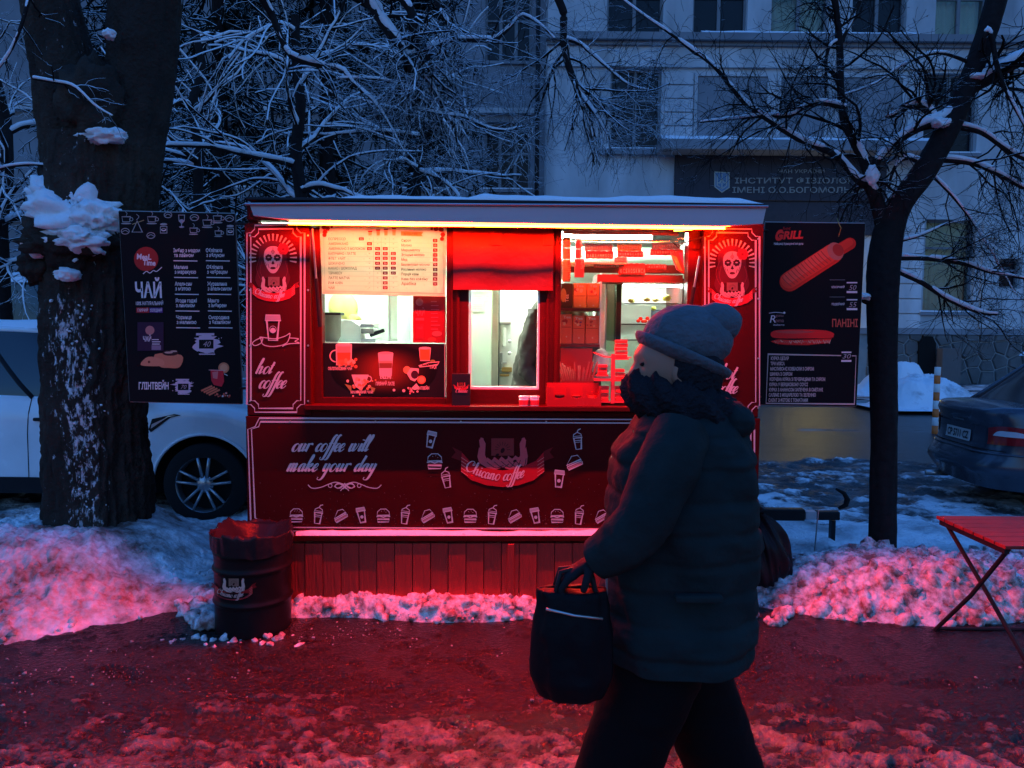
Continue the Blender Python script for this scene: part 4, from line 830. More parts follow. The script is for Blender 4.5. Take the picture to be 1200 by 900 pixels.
# carcass: side walls, back wall, floor, ceiling
part(lambda m: m.box(XL, .09, .3, XL + .05, DEP, ztop - .02), 'side_wall', M['kred'])
part(lambda m: m.box(XR - .05, .09, .3, XR, DEP, ztop - .02), 'side_wall', M['kred'])
part(lambda m: m.box(XL + .052, DEP - .05, .3, XR - .052, DEP, ztop - .02), 'back_wall', M['mint'])
part(lambda m: m.box(XL + .052, .11, .3, XR - .052, DEP - .052, .34), 'floor', M['grey'])
zc = kz(262, .3) + .05
part(lambda m: m.box(XL + .052, .16, zc, XR - .052, DEP - .052, zc + .04), 'ceiling', M['white'])
part(lambda m: (m.box(XL + .053, .12, .345, XL + .06, DEP - .055, zc - .003), m.box(XR - .06, .12, .345, XR - .053, DEP - .055, zc - .003)), 'inner_lining', M['mint'])
# front panels
wl = part(lambda m: m.pbox(288, 262, 364, 487, 0, .085), 'wing_panel', M['kred'], bevel=.004)
wr = part(lambda m: m.pbox(822, 262, 892, 489, 0, .085), 'wing_panel', M['kred'], bevel=.004)
lp = part(lambda m: m.pbox(289, 489, 889, 627, 0, .085), 'lower_panel', M['kred'], bevel=.004)
part(lambda m: m.pbox(364.6, 483, 821.4, 488.6, .01, .085), 'sill_board', M['kred'])
part(lambda m: m.pbox(364.6, 258, 821.4, 266, .02, .16), 'head_board', M['frame_red'])
ct = part(lambda m: m.pbox(356, 476, 818, 482, -.045, .11), 'counter', M['frame_red'], bevel=.004)
# base: ledge, boards, corner posts
lg = part(lambda m: m.box(XL - .01, -.044, kz(636, -.07), XR + .012, .08, kz(629.5, -.07)), 'ledge', M['frame_red'], bevel=.003)
snowstrip('ledge_snow', kio, XL + .27, XR - .0, -.042, .0, kz(629.5, -.07), .022, 22, 400, step=2.2)
zb1 = kz(636.6, -.03)
bw = .1; nb = int((XR - .1 - XL - .02) / bw); me = MB().box(0, -.035, .02, bw - .004, .02, zb1).mesh('board', M['board_red'])
mb2 = [MB().box(0, -.035 + d, .02, bw - .004, .02, zb1).mesh('board', M['board_red']) for d in (0, .004, -.003)]
for i in range(nb):
    o = link('board', mb2[random.randrange(3)], kio); o.location = (XL + .02 + i * bw, 0, 0)
part(lambda m: m.box(XL + .03, .024, .0, XR - .1, .06, zb1), 'backing', M['black'])
part(lambda m: m.box(XL + .02 + 14 * bw + .032, -.052, .02, XL + .02 + 15 * bw - .032, -.0405, zb1), 'batten', M['board_red'], bevel=.003)
part(lambda m: m.box(XR - .095, -.055, .0, XR - .002, .05, zb1), 'corner_post', M['frame_red'], bevel=.004)
part(lambda m: m.box(XL + .002, -.055, .0, XL + .018, .05, zb1), 'corner_post', M['frame_red'])
part(lambda m: (m.box(XL + .03, .03, -.02, XR - .03, DEP - .03, .29)), 'chassis', M['black'])
# window wall: posts, rails
YR = .07
fr = lambda a, b, c, d, y0=YR, y1=.16, n='window_post', m_=None: part(lambda m: m.pbox(a, b, c, d, y0, y1), n, m_ or M['frame_red'], bevel=.003)
fr(364.7, 266.4, 377, 475); fr(523, 266.4, 549, 475); fr(632.5, 266.4, 657, 475); fr(805, 266.4, 821.5, 475)
fr(377.4, 466, 522.6, 475.4, n='bottom_rail'); fr(549.4, 456.5, 632.1, 475.4, n='bottom_rail'); fr(657.4, 471, 804.6, 475.4, n='bottom_rail')
fr(549.4, 266.4, 632.1, 338, YR + .01, .15, 'top_rail'); fr(377.4, 266.4, 522.6, 270, YR + .01, .15, 'top_rail')
fr(535, 339, 538.5, 460, YR - .014, YR - .001, 'trim_strip'); fr(640, 339, 642.5, 460, YR - .014, YR - .001, 'trim_strip')
fr(528, 268, 531, 460, YR - .012, YR - .001, 'trim_strip'); fr(650, 268, 654, 462, YR - .012, YR - .001, 'trim_strip')
for a, b, c, d in ((377.4, 270.4, 522.6, 465.6), (657.4, 266.6, 804.6, 470.6)):
    w = part(lambda m: m.pbox(a, b, c, d, .115, .12), 'window_pane', M['glass'])
sf = part(lambda m: (m.pbox(549.6, 338.4, 552, 456.2, .075, .13), m.pbox(630, 338.4, 632, 456.2, .075, .13), m.pbox(552.2, 453.5, 629.8, 456.2, .075, .13)), 'serving_hatch_frame', M['white'])
part(lambda m: m.grid(lambda u, v: (lambda k: (k.x, .045 + .006 * sin(u * 9 + v * 3) + .012 * (1 - v) * sin(u * 3.2), k.z))(K(531 + 117 * u, 268 + 70 * v, .045)), 40, 20), 'rolled_red_shade', M['shade_red'], smooth=True)
for a in (576, 637): part(lambda m: m.pbox(a, 271, a + 12, 287, .032, .038), 'shade_clip', M['shade_red'])
part(lambda m: m.pbox(531, 337, 648, 340, .03, .055), 'shade_bar', M['shade_red'])
# gas struts holding up the awning
for a, b in (((366, 268, 0), (375, 383, .04)), ((820, 300, 0), (807, 372, .04))):
    m = MB(); p, q = K(a[0], a[1], -.03), K(b[0], b[1], .03); m.tube([p, p.lerp(q, .55)], .006, 8); m.tube([p.lerp(q, .5), q], .011, 8, 1); m.build('gas_strut', [M['steel'], M['dark']], kio)
# roof
roof = part(lambda m: m.box(K(288, 240, -.14).x, -.14, kz(238, -.14), K(899, 240, -.14).x, DEP + .1, kz(234.5, -.14) + .0), 'roof', M['darkroof'], bevel=.004)
part(lambda m: m.add([tuple(K(293, 240.5, -.19)), tuple(K(898, 243, -.19)), tuple(K(894, 262, -.19)), tuple(K(846, 265, -.19)), tuple(K(340, 257.5, -.19)), tuple(K(297, 252.5, -.19)),
     tuple(K(293, 240.5, -.19) + Vector((0, .03, 0))), tuple(K(898, 243, -.19) + Vector((0, .03, 0))), tuple(K(894, 262, -.19) + Vector((0, .03, 0))), tuple(K(846, 265, -.19) + Vector((0, .03, 0))), tuple(K(340, 257.5, -.19) + Vector((0, .03, 0))), tuple(K(297, 252.5, -.19) + Vector((0, .03, 0)))],
     [(0, 1, 2, 3, 4, 5), (11, 10, 9, 8, 7, 6)] + [(i, (i + 1) % 6, (i + 1) % 6 + 6, i + 6) for i in range(6)]), 'awning_fascia', M['fascia'])
part(lambda m: m.box(kx(300, -.1, 258), -.158, kz(251, -.1), kx(886, -.1, 258), -.001, kz(248, -.1)), 'awning_underside', M['frame_red']); part(lambda m: m.pbox(289.5, 243, 889, 261.4, .002, .085), 'header_board', M['kred'])
part(lambda m: m.tube([K(287, 239.2, -.2), K(400, 238.6, -.2), K(900, 242, -.2)], .007, 6), 'drip_edge', M['steel'])
rz = kz(234.5, -.14)
snowstrip('roof_snow', kio, kx(398, -.1, 232), kx(566, -.1, 232), -.132, DEP, rz, .022, 5, 160, edge=.03)
snowstrip('roof_snow', kio, kx(540, -.1, 232), kx(893, -.1, 236), -.134, DEP, rz + .0005, .034, 8, 220, edge=.035)
# light strip
M['led'] = EM('red_led_glow', (1.0, .017, .0003), 225); M['ledw'] = EM('led_core', (1, .62, .30), .16); M['ledr'] = EM('led_dots', (1, .03, .04), .13)
LEDY = -.165
a_, b_ = K(339, 260.6, LEDY), K(849, 266.4, LEDY)
part(lambda m: m.box(a_.x, LEDY + .008, a_.z - .01, b_.x, LEDY + .02, a_.z + .004), 'light_rail', M['frame_red'])
m = MB(); m.tube([a_ + Vector((0, 0, .002)), b_ + Vector((0, 0, .002))], .0088, 8); m.build('light_strip', M['ledw'], kio)
m = MB(); y = LEDY + .012; d = (b_ - a_)
m.add([a_ + Vector((0, -.0115, -.004)), b_ + Vector((0, -.0115, -.004)), b_ + Vector((0, -.004, -.0115)), a_ + Vector((0, -.004, -.0115))], [(0, 1, 2, 3)]); m.build('light_strip', M['led'], kio)
me = MB().box(0, LEDY - .012, .013, .012, LEDY - .004, .02).mesh('light_diode', M['ledr'])
for i in range(118):
    p = a_.lerp(b_, i / 118); o = link('light_diode', me, kio); o.location = (p.x, 0, p.z - .0)
m = MB(); m.tube([K(790, 270, -.15), K(850, 264.5, -.16), K(893, 260.5, -.17)], .006, 6); m.build('light_strip', EM('led_tail', (1, .03, .001), 45), kio)
m = MB(); m.tube([K(848, 267, -.15), K(830, 276, -.1), K(800, 285, .0), K(795, 290, .04), K(786, 282, .05)], .003, 6); m.build('cable', M['dark'], kio, True)

# printed art on the panels
def frame2(a, x0, y0, x1, y1, n=7, w=1.1, col=PK, g=4.5, kx_=0.0):
    def loop(i):
        d = i; s = n
        return [(x0 + s + d, y0 + d), (x1 - s - d, y0 + d + kx_), (x1 - s - d, y0 + s * .5 + d), (x1 - s * .5 - d, y0 + s + d), (x1 - d, y0 + s + d), (x1 - d, y1 - s - d), (x1 - s * .5 - d, y1 - s - d), (x1 - s - d, y1 - s * .5 - d), (x1 - s - d, y1 - d), (x0 + s + d, y1 - d), (x0 + s + d, y1 - s * .5 - d), (x0 + s * .5 + d, y1 - s - d), (x0 + d, y1 - s - d), (x0 + d, y0 + s + d), (x0 + s * .5 + d, y0 + s + d), (x0 + s + d, y0 + s * .5 + d)]
    a.line(loop(0), w, col, closed=True); a.line(loop(g), w, col, closed=True)
def flower(a, x, y, r, c1, c2):
    for k in range(6): a.disc(x + r * .5 * cos(k * pi / 3), y + r * .5 * sin(k * pi / 3), r * .5, c1, n=10)
    a.ring(x, y, r * .6, .5, c2, n=12); a.disc(x, y, r * .25, c2, n=8)
def lady(a, cx, cy, dim=1.0, s=1.0):
    pk = (.62 * dim, .40 * dim, .36 * dim); dk = (.06, .004, .008)
    a.poly([(cx + s * u, cy + s * v) for u, v in ((-16, -14), (-8, -22), (4, -23), (13, -17), (16, -4), (18, 12), (20, 24), (13, 34), (10, 22), (-10, 22), (-14, 34), (-21, 24), (-17, 8))], (.10, .006, .012), True)
    for k in range(19):
        t = pi + (k - .0) * (pi * 1.12) / 18 - pi * .06; r0, r1 = 20 * s, 28 * s; c, d = cos(t), sin(t)
        a.poly([(cx + r0 * c - d * .5, cy - 2 + r0 * d + c * .5), (cx + r0 * c + d * .5, cy - 2 + r0 * d - c * .5), (cx + r1 * c + d * 1.1, cy - 2 + r1 * d - c * 1.1), (cx + r1 * c - d * 1.1, cy - 2 + r1 * d + c * 1.1)], (.55, .42, .34))
    a.poly([(cx + s * u, cy + s * v) for u, v in ((-10, -9), (-6, -14), (0, -15.5), (6, -14), (10, -9), (10.5, 0), (7.5, 9), (3, 15.5), (-3, 15.5), (-7.5, 9), (-10.5, 0))], pk, True)
    for e in (-1, 1):
        for k in range(7): a.disc(cx + s * (e * 5 + 2.7 * cos(k * .9)), cy + s * (-2 + 2.7 * sin(k * .9)), 1.6 * s, dk, n=8)
        a.disc(cx + s * e * 5, cy - 2 * s, 2.6 * s, dk, n=10); a.disc(cx + s * e * 5, cy - 2.2 * s, 1.6 * s, (.5, .4, .35), .8 * s, n=8)
        a.line([(cx + e * 6 * s, cy + 5 * s), (cx + e * 4.5 * s, cy + 10 * s)], .6, dk); a.line([(cx + e * 9 * s, cy + 3 * s), (cx + e * 7 * s, cy + 8 * s)], .5, dk)
    a.poly([(cx, cy + 1 * s), (cx - 2 * s, cy + 5 * s), (cx, cy + 6 * s), (cx + 2 * s, cy + 5 * s)], dk)
    a.disc(cx, cy + 10.2 * s, 3.4 * s, dk, 1.5 * s, n=10); a.line([(cx, cy - 14 * s), (cx, cy - 6 * s)], .6, dk); flower(a, cx, cy - 9 * s, 2.2 * s, dk, pk)
    for q in ((-15, -4, -19, 12, -13, 26), (-13, 2, -15, 14, -11, 24), (14, 2, 17, 14, 12, 26)): a.line([(cx + q[0] * s, cy + q[1] * s), (cx + q[2] * s, cy + q[3] * s), (cx + q[4] * s, cy + q[5] * s)], .6, (.2, .02, .03), smooth=True)
    flower(a, cx + 12 * s, cy - 12 * s, 7 * s, (.5, .02, .03), (.2, .005, .01))
def hands(a, cx, cy, s, col, dk=(.03, .004, .006), rib=RD, txt=PK, writing=True):
    # cup between two cupped hands above a ribbon
    a.rect(cx - 13 * s, cy - 22 * s, cx + 13 * s, cy - 2 * s, (col[0] * .42, col[1] * .35, col[2] * .3))
    for k in range(9): t = pi + pi * k / 8; a.line([(cx + 5 * s * cos(t), cy - 9 * s + 5 * s * sin(t)), (cx + 9 * s * cos(t), cy - 9 * s + 9 * s * sin(t))], .5 * s, dk)
    a.disc(cx, cy - 8 * s, 2.2 * s, dk, 3.2 * s, rot=.5)
    rb = [(-47, -6), (-38, 4), (-20, 12), (0, 15), (20, 12), (38, 4), (47, -6), (48, 16), (36, 26), (18, 32), (0, 34), (-18, 32), (-36, 26), (-48, 16)]
    a.poly([(cx + u * s, cy + v * s) for u, v in rb], rib)
    for e in (-1, 1):
        for k in range(5): a.line([(cx + e * 47.5 * s, cy + (0 + k * 4) * s), (cx + e * 40 * s, cy + (5 + k * 4) * s)], .6 * s, (.8, .25, .2))
        a.poly([(cx + e * 47 * s, cy - 7 * s), (cx + e * 58 * s, cy - 12 * s), (cx + e * 54 * s, cy - 6 * s), (cx + e * 59 * s, cy), (cx + e * 48 * s, cy + 4 * s)], (rib[0] * .35, .01, .012))
        a.poly([(cx + e * u * s, cy + v * s) for u, v in ((22, -4), (27, -12), (29, -1), (27, 6), (18, 12), (8, 14), (2, 12), (10, 4), (18, 2), (20, -2), (22, -22), (25, -23), (26.5, -20))], col)
        a.poly([(cx + e * u * s, cy + v * s) for u, v in ((20.5, 2), (19.5, -16), (23, -22.5), (27, -20), (25.5, -8), (27.5, 0), (25, 8))], col)
    for k in range(5): a.line([(cx + (-19 + 8 * k) * s, cy + (2 - .6 * k) * s), (cx + (-8 + 8 * k) * s, cy + (9 - .3 * k) * s), (cx + (0 + 6.5 * k) * s, cy + (6 - 2 * k) * s)], 5.2 * s, col, smooth=True); a.line([(cx + (-18 + 8 * k) * s, cy + (5.4 - .6 * k) * s), (cx + (-8 + 8 * k) * s, cy + (12 - .3 * k) * s), (cx + (1 + 6.5 * k) * s, cy + (9 - 2 * k) * s)], .7 * s, dk, smooth=True)
    for k in range(3): a.disc(cx + (-6 + 10 * k) * s, cy + (-3 + 3.5 * k) * s, 2.2 * s, dk, 1.4 * s, rot=-.5)
    if writing:
        yc = lambda u: 22 * s - ((u - cx) / (40 * s)) ** 2 * 11 * s
        script(a, 'Chicano coffee', cx - 42 * s, cy + 0 * s + 4.5 * s, 7.2 * s, txt, 1.9 * s, .3, .98, curve=lambda u: (0, yc(u)), nib=.4)
def beaked_cup(a, x, y, s=1, rot=0, col=PK, lid=True, fill=None):
    c, d = cos(rot), sin(rot); T = lambda pts: [(x + s * (u * c - v * d), y + s * (u * d + v * c)) for u, v in pts]
    a.line(T([(-4.4, -5), (-3, 9), (3, 9), (4.4, -5)]), 1 * s ** .5, col, closed=True); a.poly(T([(-5, -9), (5, -9), (5.6, -5), (-5.6, -5)]), tuple(q * .7 for q in col)); a.line(T([(-5, -9), (5, -9), (5.6, -5), (-5.6, -5)]), .7, col, closed=True)
    p = T([(0, 2)])[0]; a.disc(p[0], p[1], 2 * s, col, n=10); p = T([(0, 7)])[0]; a.line(T([(-3, 8), (3, 8)]), .7, col)
def frappe(a, x, y, s=1, rot=0, col=PK):
    c, d = cos(rot), sin(rot); T = lambda pts: [(x + s * (u * c - v * d), y + s * (u * d + v * c)) for u, v in pts]
    a.line(T([(-4.4, -3), (-3, 10), (3, 10), (4.4, -3)]), 1, col, closed=True); a.line(T([(-3.8, 0), (3.8, 0)]), .8, col); a.line(T([(-3.6, 2), (3.6, 2)]), .6, col)
    a.line(T([(-5.2, -3), (-4.2, -7), (0, -9.4), (4.2, -7), (5.2, -3)]), .9, col, closed=True); a.line(T([(-4.5, -5), (4.5, -5)]), .6, col); a.line(T([(0, -9), (1.5, -12), (4.5, -13)]), 1, col)
def burger(a, x, y, s=1, rot=0, col=PK):
    c, d = cos(rot), sin(rot); T = lambda pts: [(x + s * (u * c - v * d), y + s * (u * d + v * c)) for u, v in pts]
    a.line(T([(-7, 0), (-6.4, -4), (-3, -7), (3, -7), (6.4, -4), (7, 0)]), .9, col, closed=True); a.line(T([(-7.6, 1.5), (-4, .7), (0, 2), (4, .7), (7.6, 1.5)]), 1.3, col); a.poly(T([(-6.6, 2.8), (6.6, 2.8), (6.8, 4.2), (-6.8, 4.2)]), (.42, .2, .2)); a.line(T([(-6.8, 4.6), (-6, 7.4), (6, 7.4), (6.8, 4.6)]), .9, col, closed=True)
    for u, v in ((-2, -4.5), (1, -5), (3, -3.5)): p = T([(u, v)])[0]; a.disc(p[0], p[1], .4, col, n=5)
def sandwich(a, x, y, s=1, rot=0, col=PK):
    c, d = cos(rot - .35), sin(rot - .35); T = lambda pts: [(x + s * (u * c - v * d), y + s * (u * d + v * c)) for u, v in pts]
    a.line(T([(-8, 1), (0, -6), (6, -5), (8, 0)]), .9, col, closed=True); a.line(T([(-8, 2.6), (8, 1.8)]), 1.2, col); a.poly(T([(-7.5, 3.6), (8, 2.8), (8, 4.6), (-7.2, 5.6)]), (.42, .2, .2)); a.line(T([(-8, 3), (-7.4, 6.2), (8, 5.2), (8.4, 2.4)]), .8, col)
a = karts(0); frame2(a, 289.5, 264, 357, 483, 9, kx_=-.5); lady(a, 320, 304); hands(a, 321, 336, .52, (.55, .36, .32)); 
beaked_cup(a, 320, 384, 1.65); a.ring(320, 386, 4, .5, PK, n=12)
a.line([(296, 402), (301, 398), (308, 396), (306, 402), (299, 405)], 1, PK, closed=True, smooth=True); a.line([(306, 397), (309, 404), (322, 406), (336, 402), (340, 391), (334, 394), (322, 397), (306, 395)], 1, PK, closed=True, smooth=True); a.line([(340, 396), (350, 397), (346, 400), (351, 402), (338, 403), (331, 406)], 1, PK, smooth=True)
script(a, 'hot', 300, 438, 8.6, PK, 2.6, .42, 1.08); script(a, 'coffee', 303.5, 455, 9.2, PK, 2.8, .42, 1.0); a.build('printed_artwork', kio)
a = karts(0); frame2(a, 826, 268, 890, 485, 9, kx_=.5); lady(a, 858, 310, .8); hands(a, 858, 342, .5, (.5, .28, .26))
script(a, 'hot', 842, 444, 8.6, PK, 2.6, .42, 1.08); script(a, 'coffee', 840, 461, 8.2, PK, 2.6, .42, .8); a.build('printed_artwork', kio)
a = karts(0)
def loopx(d): return [(304 + d * .3, 490 + d), (874 - d * .3, 492 + d), (875 - d, 498), (884 - d, 503 + d * .4), (884 - d * 1.2, 615), (875 - d, 619), (874 - d, 625 - d), (304 + d, 622 - d), (303 + d, 616 - d), (294 + d * 1.2, 611 - d), (290.5 + d, 503), (299 + d, 500)]
a.line(loopx(0), 1.1, PK, closed=True); a.line(loopx(4.2), 1.1, PK, closed=True)
script(a, 'our coffee will', 342, 529, 9.3, PK, 3.1, .45, 1.06); script(a, 'make your day', 336, 552.5, 9.3, PK, 3.1, .45, 1.12)
for e in (-1, 1):
    cx = 404
    a.line([(cx + e * u, 569 + v) for u, v in ((43, -1), (38, 3), (28, 2), (18, -2), (10, -4), (0, -1), (-8, 3), (-11, 0), (-7, -3), (0, 1), (5, 6))], 1.0, PK, smooth=True)
    a.ring(cx + e * 17, 569, 2.2, .8, PK, n=12); a.line([(cx + e * 0, 566), (cx + e * 5, 572), (cx + e * 12, 570), (cx + e * 6, 567), (cx - e * 2, 573)], .8, PK, smooth=True)
hands(a, 589, 536, 1.02, (.62, .09, .10), rib=(.50, .012, .02), txt=(.75, .42, .40))
kinds = (burger, frappe, sandwich, beaked_cup)
for i in range(20): kinds[i % 4](a, 347.5 + i * 25.45, 603.5 + i * .05, .98 if i % 4 else 1.05, (0, .12, -.1, -.2)[i % 4])
beaked_cup(a, 505, 515, 1.05, .2); burger(a, 509.5, 540, 1.2); frappe(a, 523, 561, 1.02, -.18); frappe(a, 677, 516, 1.02, -.1); sandwich(a, 672, 541, 1.15); beaked_cup(a, 655, 561, 1.1, .08)
for x, y, k, s_ in ((770, 516, 0, 1.1), (772, 545, 1, 1), (840, 520, 3, 1), (820, 560, 2, 1)): kinds[k](a, x, y, s_)
script(a, 'coffee', 720, 524, 7, (.35, .25, .25), 2, .42, 1.05)
for i in range(420):
    x = random.uniform(292, 884); y = 621 - abs(random.gauss(0, 26)); a.disc(x, y, random.uniform(.15, .55), (.20, .11, .10), n=5)
a.build('printed_artwork', kio)
sme = MB().lathe([(0, -.0022), (.005, -.002), (.006, 0)], (0, 0, 0), 8, axis='y').mesh('screw', M['steel'])
for px_, py_ in [(293, y) for y in (276, 340, 405, 470)] + [(361, y) for y in (276, 340, 405, 470)] + [(825.5, y) for y in (290, 370, 450)] + [(888.5, y) for y in (280, 350, 420, 478)] + [(x, 494) for x in (340, 440, 540, 640, 740, 840)] + [(x, 623.5) for x in (360, 460, 560, 660, 760)]:
    o = link('screw', sme, kio); p_ = K(px_, py_, 0); o.location = (p_.x, -.0003, p_.z)

# ------------------------------------------------------------ things on and in the front windows
# cream price board
mb_ = kthing('price_board', 'cream price board of coffee drinks hanging in the left window under the red light', 'menu', tuple(K(450, 345, .1)))
c0 = [K(374.5, 264, .05), K(523.5, 266, .05), K(522, 347.5, .05), K(377.5, 344.5, .05)]
M['cream'] = P('cream_board', (.72, .62, .48), .5, var=.03, trans=.6)
MB().add([tuple(p) for p in c0] + [(p.x, p.y + .012, p.z) for p in c0], [(0, 1, 2, 3), (7, 6, 5, 4), (0, 4, 5, 1), (1, 5, 6, 2), (2, 6, 7, 3), (3, 7, 4, 0)]).build('board', M['cream'], mb_)
DK = (.10, .06, .05); DR = (.22, .01, .02); OL = (.45, .36, .28)
a = karts(.05); a.line([(379, 268), (520, 270), (520, 344), (381, 341)], .5, OL, closed=True)
L_ = ['ЕСПРЕССО', 'АМЕРИКАНО', 'АМЕРИКАНО З МОЛОКОМ', 'КАПУЧИНО / ЛАТТЕ', 'ФЛЕТ УАЙТ', 'ШОКАЧІНО', 'КАКАО / ШОКОЛАД', 'ТІРАМІСУ', 'ЛАТТЕ МАТЧА', 'РАФ КАВА', 'ЧАЙ']
wd = [20, 23, 43, 32, 20, 19, 33, 16, 25, 17, 7]
bx_ = {0: [0], 1: [1], 2: [1, 2, 3], 3: [2, 3, 4], 4: [2, 3, 4], 5: [2, 3, 4], 6: [2, 3, 4], 7: [3, 4], 8: [3], 9: [3], 10: [3]}
cols = [423.5, 433, 442.5, 451.5, 461]
for i, s_ in enumerate(L_):
    y = 281.5 + i * 5.72; a.text(s_, 385, y, 3.0, DK, wd[i], .012)
    if i: a.line([(384, y - 4.2 + .3), (466, y - 3.4 + .3)], .25, OL)
    for k in bx_[i]: x = cols[k]; a.rect(x - 2.8, y - 3.3, x + 2.8, y + .2, DR); a.text(('35', '40', '45', '50', '55')[k], x - 1.8, y - .5, 2.1, (.75, .6, .5), 3.4, .02)
    for k in range(1, 5):
        if k not in bx_[i]: a.rect(cols[k] - .6, y - 1.9, cols[k] + .8, y - 1.1, OL)
for k, h in ((1, 4.5), (2, 6), (3, 7), (4, 8)): x = cols[k] + .8; a.poly([(x - 2.2, 276 - h), (x + 2.2, 276 - h), (x + 1.8, 276), (x - 1.8, 276)], (.55, .36, .16)); a.rect(x - 2.5, 275 - h, x + 2.5, 276.4 - h, DR)
for k in range(2, 5): a.line([(cols[k] - 4.6, 278), (cols[k] - 4.4, 340)], .25, OL)
a.poly([(470, 271), (496, 272), (494, 275), (496, 277), (470, 276.2)], (.55, .34, .10)); a.text('ДОДАТКИ', 473, 275.5, 2.4, DK, 16, .01)
for i, (s_, w_) in enumerate((('Сироп', 11), ('Молоко', 12), ('Маршмелоу', 22), ('Згущене молоко', 27), ('Мед', 7), ('Безлактозне молоко', 33), ('Рослинне молоко', 29), ('Порція кави', 20), ('Кава без кофеїну', 31), ('Арабіка', 17))):
    y = 283.2 + i * 5.65; a.text(s_, 470.5, y, 3.0 if i < 9 else 3.6, DK, w_, .012); a.rect(507.5, y - 3.2, 512.6, y + .6, DR); a.text('10' if i % 2 else '5', 508.6, y - .3, 2.1, (.75, .6, .5), 2.8, .02)
    if i < 9: a.line([(470, y + 1.5), (512, y + 1.9)], .2, OL)
for x, y, r in ((380, 266.5, 3), (384, 268, 3), (381, 272, 3), (380.5, 275.5, 2.6), (389, 266, 1.6)): flower(a, x, y, r, (.42, .04, .03), (.2, .01, .01))
for x, y, r in ((517, 269, 3.2), (511, 268.5, 3), (519, 275, 3), (518, 280, 2.6), (506, 268.5, 1.8)): flower(a, x, y, r, (.42, .04, .03), (.2, .01, .01))
for i in range(60): x, y = random.uniform(384, 516), random.uniform(270, 340); a.ring(x, y, random.uniform(.5, 1.1), .2, (.62, .45, .33), n=6)
a.build('lettering', mb_, M['printT'])
# dark drinks banner
db = kthing('drinks_banner', 'dark banner with five pictured drinks across the bottom of the left window', 'banner', tuple(K(450, 466, .095)))
MB().pbox(377.6, 402.5, 522.4, 465.6, .095, .105).build('board', M['black'], db)
a = karts(.095)
for i in range(16): t = i / 15; a.disc(450, 434, 62 - 48 * t, (.006 + .20 * t ** 2.2, .001 + .022 * t ** 2, .001 + .006 * t ** 2), 31 - 17 * t, n=40)
LT = (.72, .48, .36); OR = (.70, .20, .06); BR = (.22, .07, .03)
def glass(x, y, w, h, top, layers, handle=0):
    a.poly([(x - w, y - h), (x + w, y - h), (x + w * top, y), (x - w * top, y)], LT)
    yy = y - h * .92
    for f_, c_ in layers: a.poly([(x - w * .84, yy), (x + w * .84, yy), (x + w * .8, yy + h * f_), (x - w * .8, yy + h * f_)], c_); yy += h * f_
    a.disc(x, y - h, w, LT, w * .22, n=14)
    if handle: a.ring(x - w, y - h * .45, w * .7, 1.4, LT, h * .28, pi * .5, pi * 1.5)
glass(403, 428, 9.5, 24, .95, ((.3, (.55, .3, .2)), (.35, (.5, .13, .03)), (.25, OR)), 1)
for i in range(22): a.disc(random.uniform(394, 418), random.uniform(421, 430), random.uniform(1, 2.2), random.choice(((.75, .3, .1), (.8, .42, .2), (.6, .16, .05))), n=7)
a.text('ОБЛІПИХОВИЙ ЧАЙ', 384.5, 433.5, 3.4, LT, 28, .03)
a.poly([(412, 439), (432, 439), (428, 452), (422, 457), (416, 452)], LT); a.ring(432, 444, 3.4, 1.1, LT, n=12)
for i in range(34): a.disc(random.gauss(421, 7), random.gauss(449, 5), random.uniform(1, 2), random.choice(((.78, .38, .2), (.8, .5, .32), (.7, .22, .08))), n=7)
for p in (((404, 450), (412, 452), (412, 460)), ((438, 460), (432, 452), (440, 455))): a.poly(p, (.30, .25, .06))
a.text('МАНГОВИЙ ЧАЙ', 411, 461, 3.2, LT, 26, .03)
glass(452, 444, 9, 30, .7, ((.22, (.75, .45, .38)), (.08, (.6, .3, .18)), (.2, BR), (.3, (.7, .42, .36)))); a.disc(452, 413.6, 8, (.62, .36, .28), 1.6, n=14)
for i in range(14): a.disc(random.gauss(452, 8), 443.5 + random.uniform(-2, 2), .8, BR, n=6)
a.text('ПРЯНИЙ ЛАТЕ', 440.5, 451.5, 4, LT, 22, .035)
glass(498, 423, 7, 15, .8, ((.85, (.85, .16, .03)),)); a.line([(491, 429), (502, 425), (515, 424), (513, 427), (502, 429), (492, 430)], 1, LT, closed=True); a.disc(507, 423, 3, (.25, .3, .06), 1.5)
for i in range(4): a.disc(495 + i * 2.4, 427.5, .9, BR, n=6)
a.text('ГРОГ', 504, 432, 4, LT, 8.5, .03)
a.disc(477, 433.5, 4.5, (.75, .3, .1), n=12); a.poly([(481, 431), (491, 432), (490, 443), (486, 447), (481, 445), (477, 438)], LT); a.disc(486, 439, 4.5, (.05, .01, .02), 5, n=12); a.disc(494, 445, 5, OR, n=14); a.disc(494, 445, 3.6, (.85, .36, .12), n=14)
for i in range(16): a.disc(random.gauss(480, 6), random.gauss(457, 2.2), random.uniform(.8, 2), random.choice(((.7, .25, .2), BR, LT)), n=7)
a.poly([(482, 455), (488, 449), (492, 455), (486, 457)], LT); a.text('ГЛІНТВЕЙН', 486, 456.5, 3.6, LT, 17, .03)
a.line([(521.3, 403), (521.3, 465)], 1, (.5, .35, .32)); a.build('printed_artwork', db)
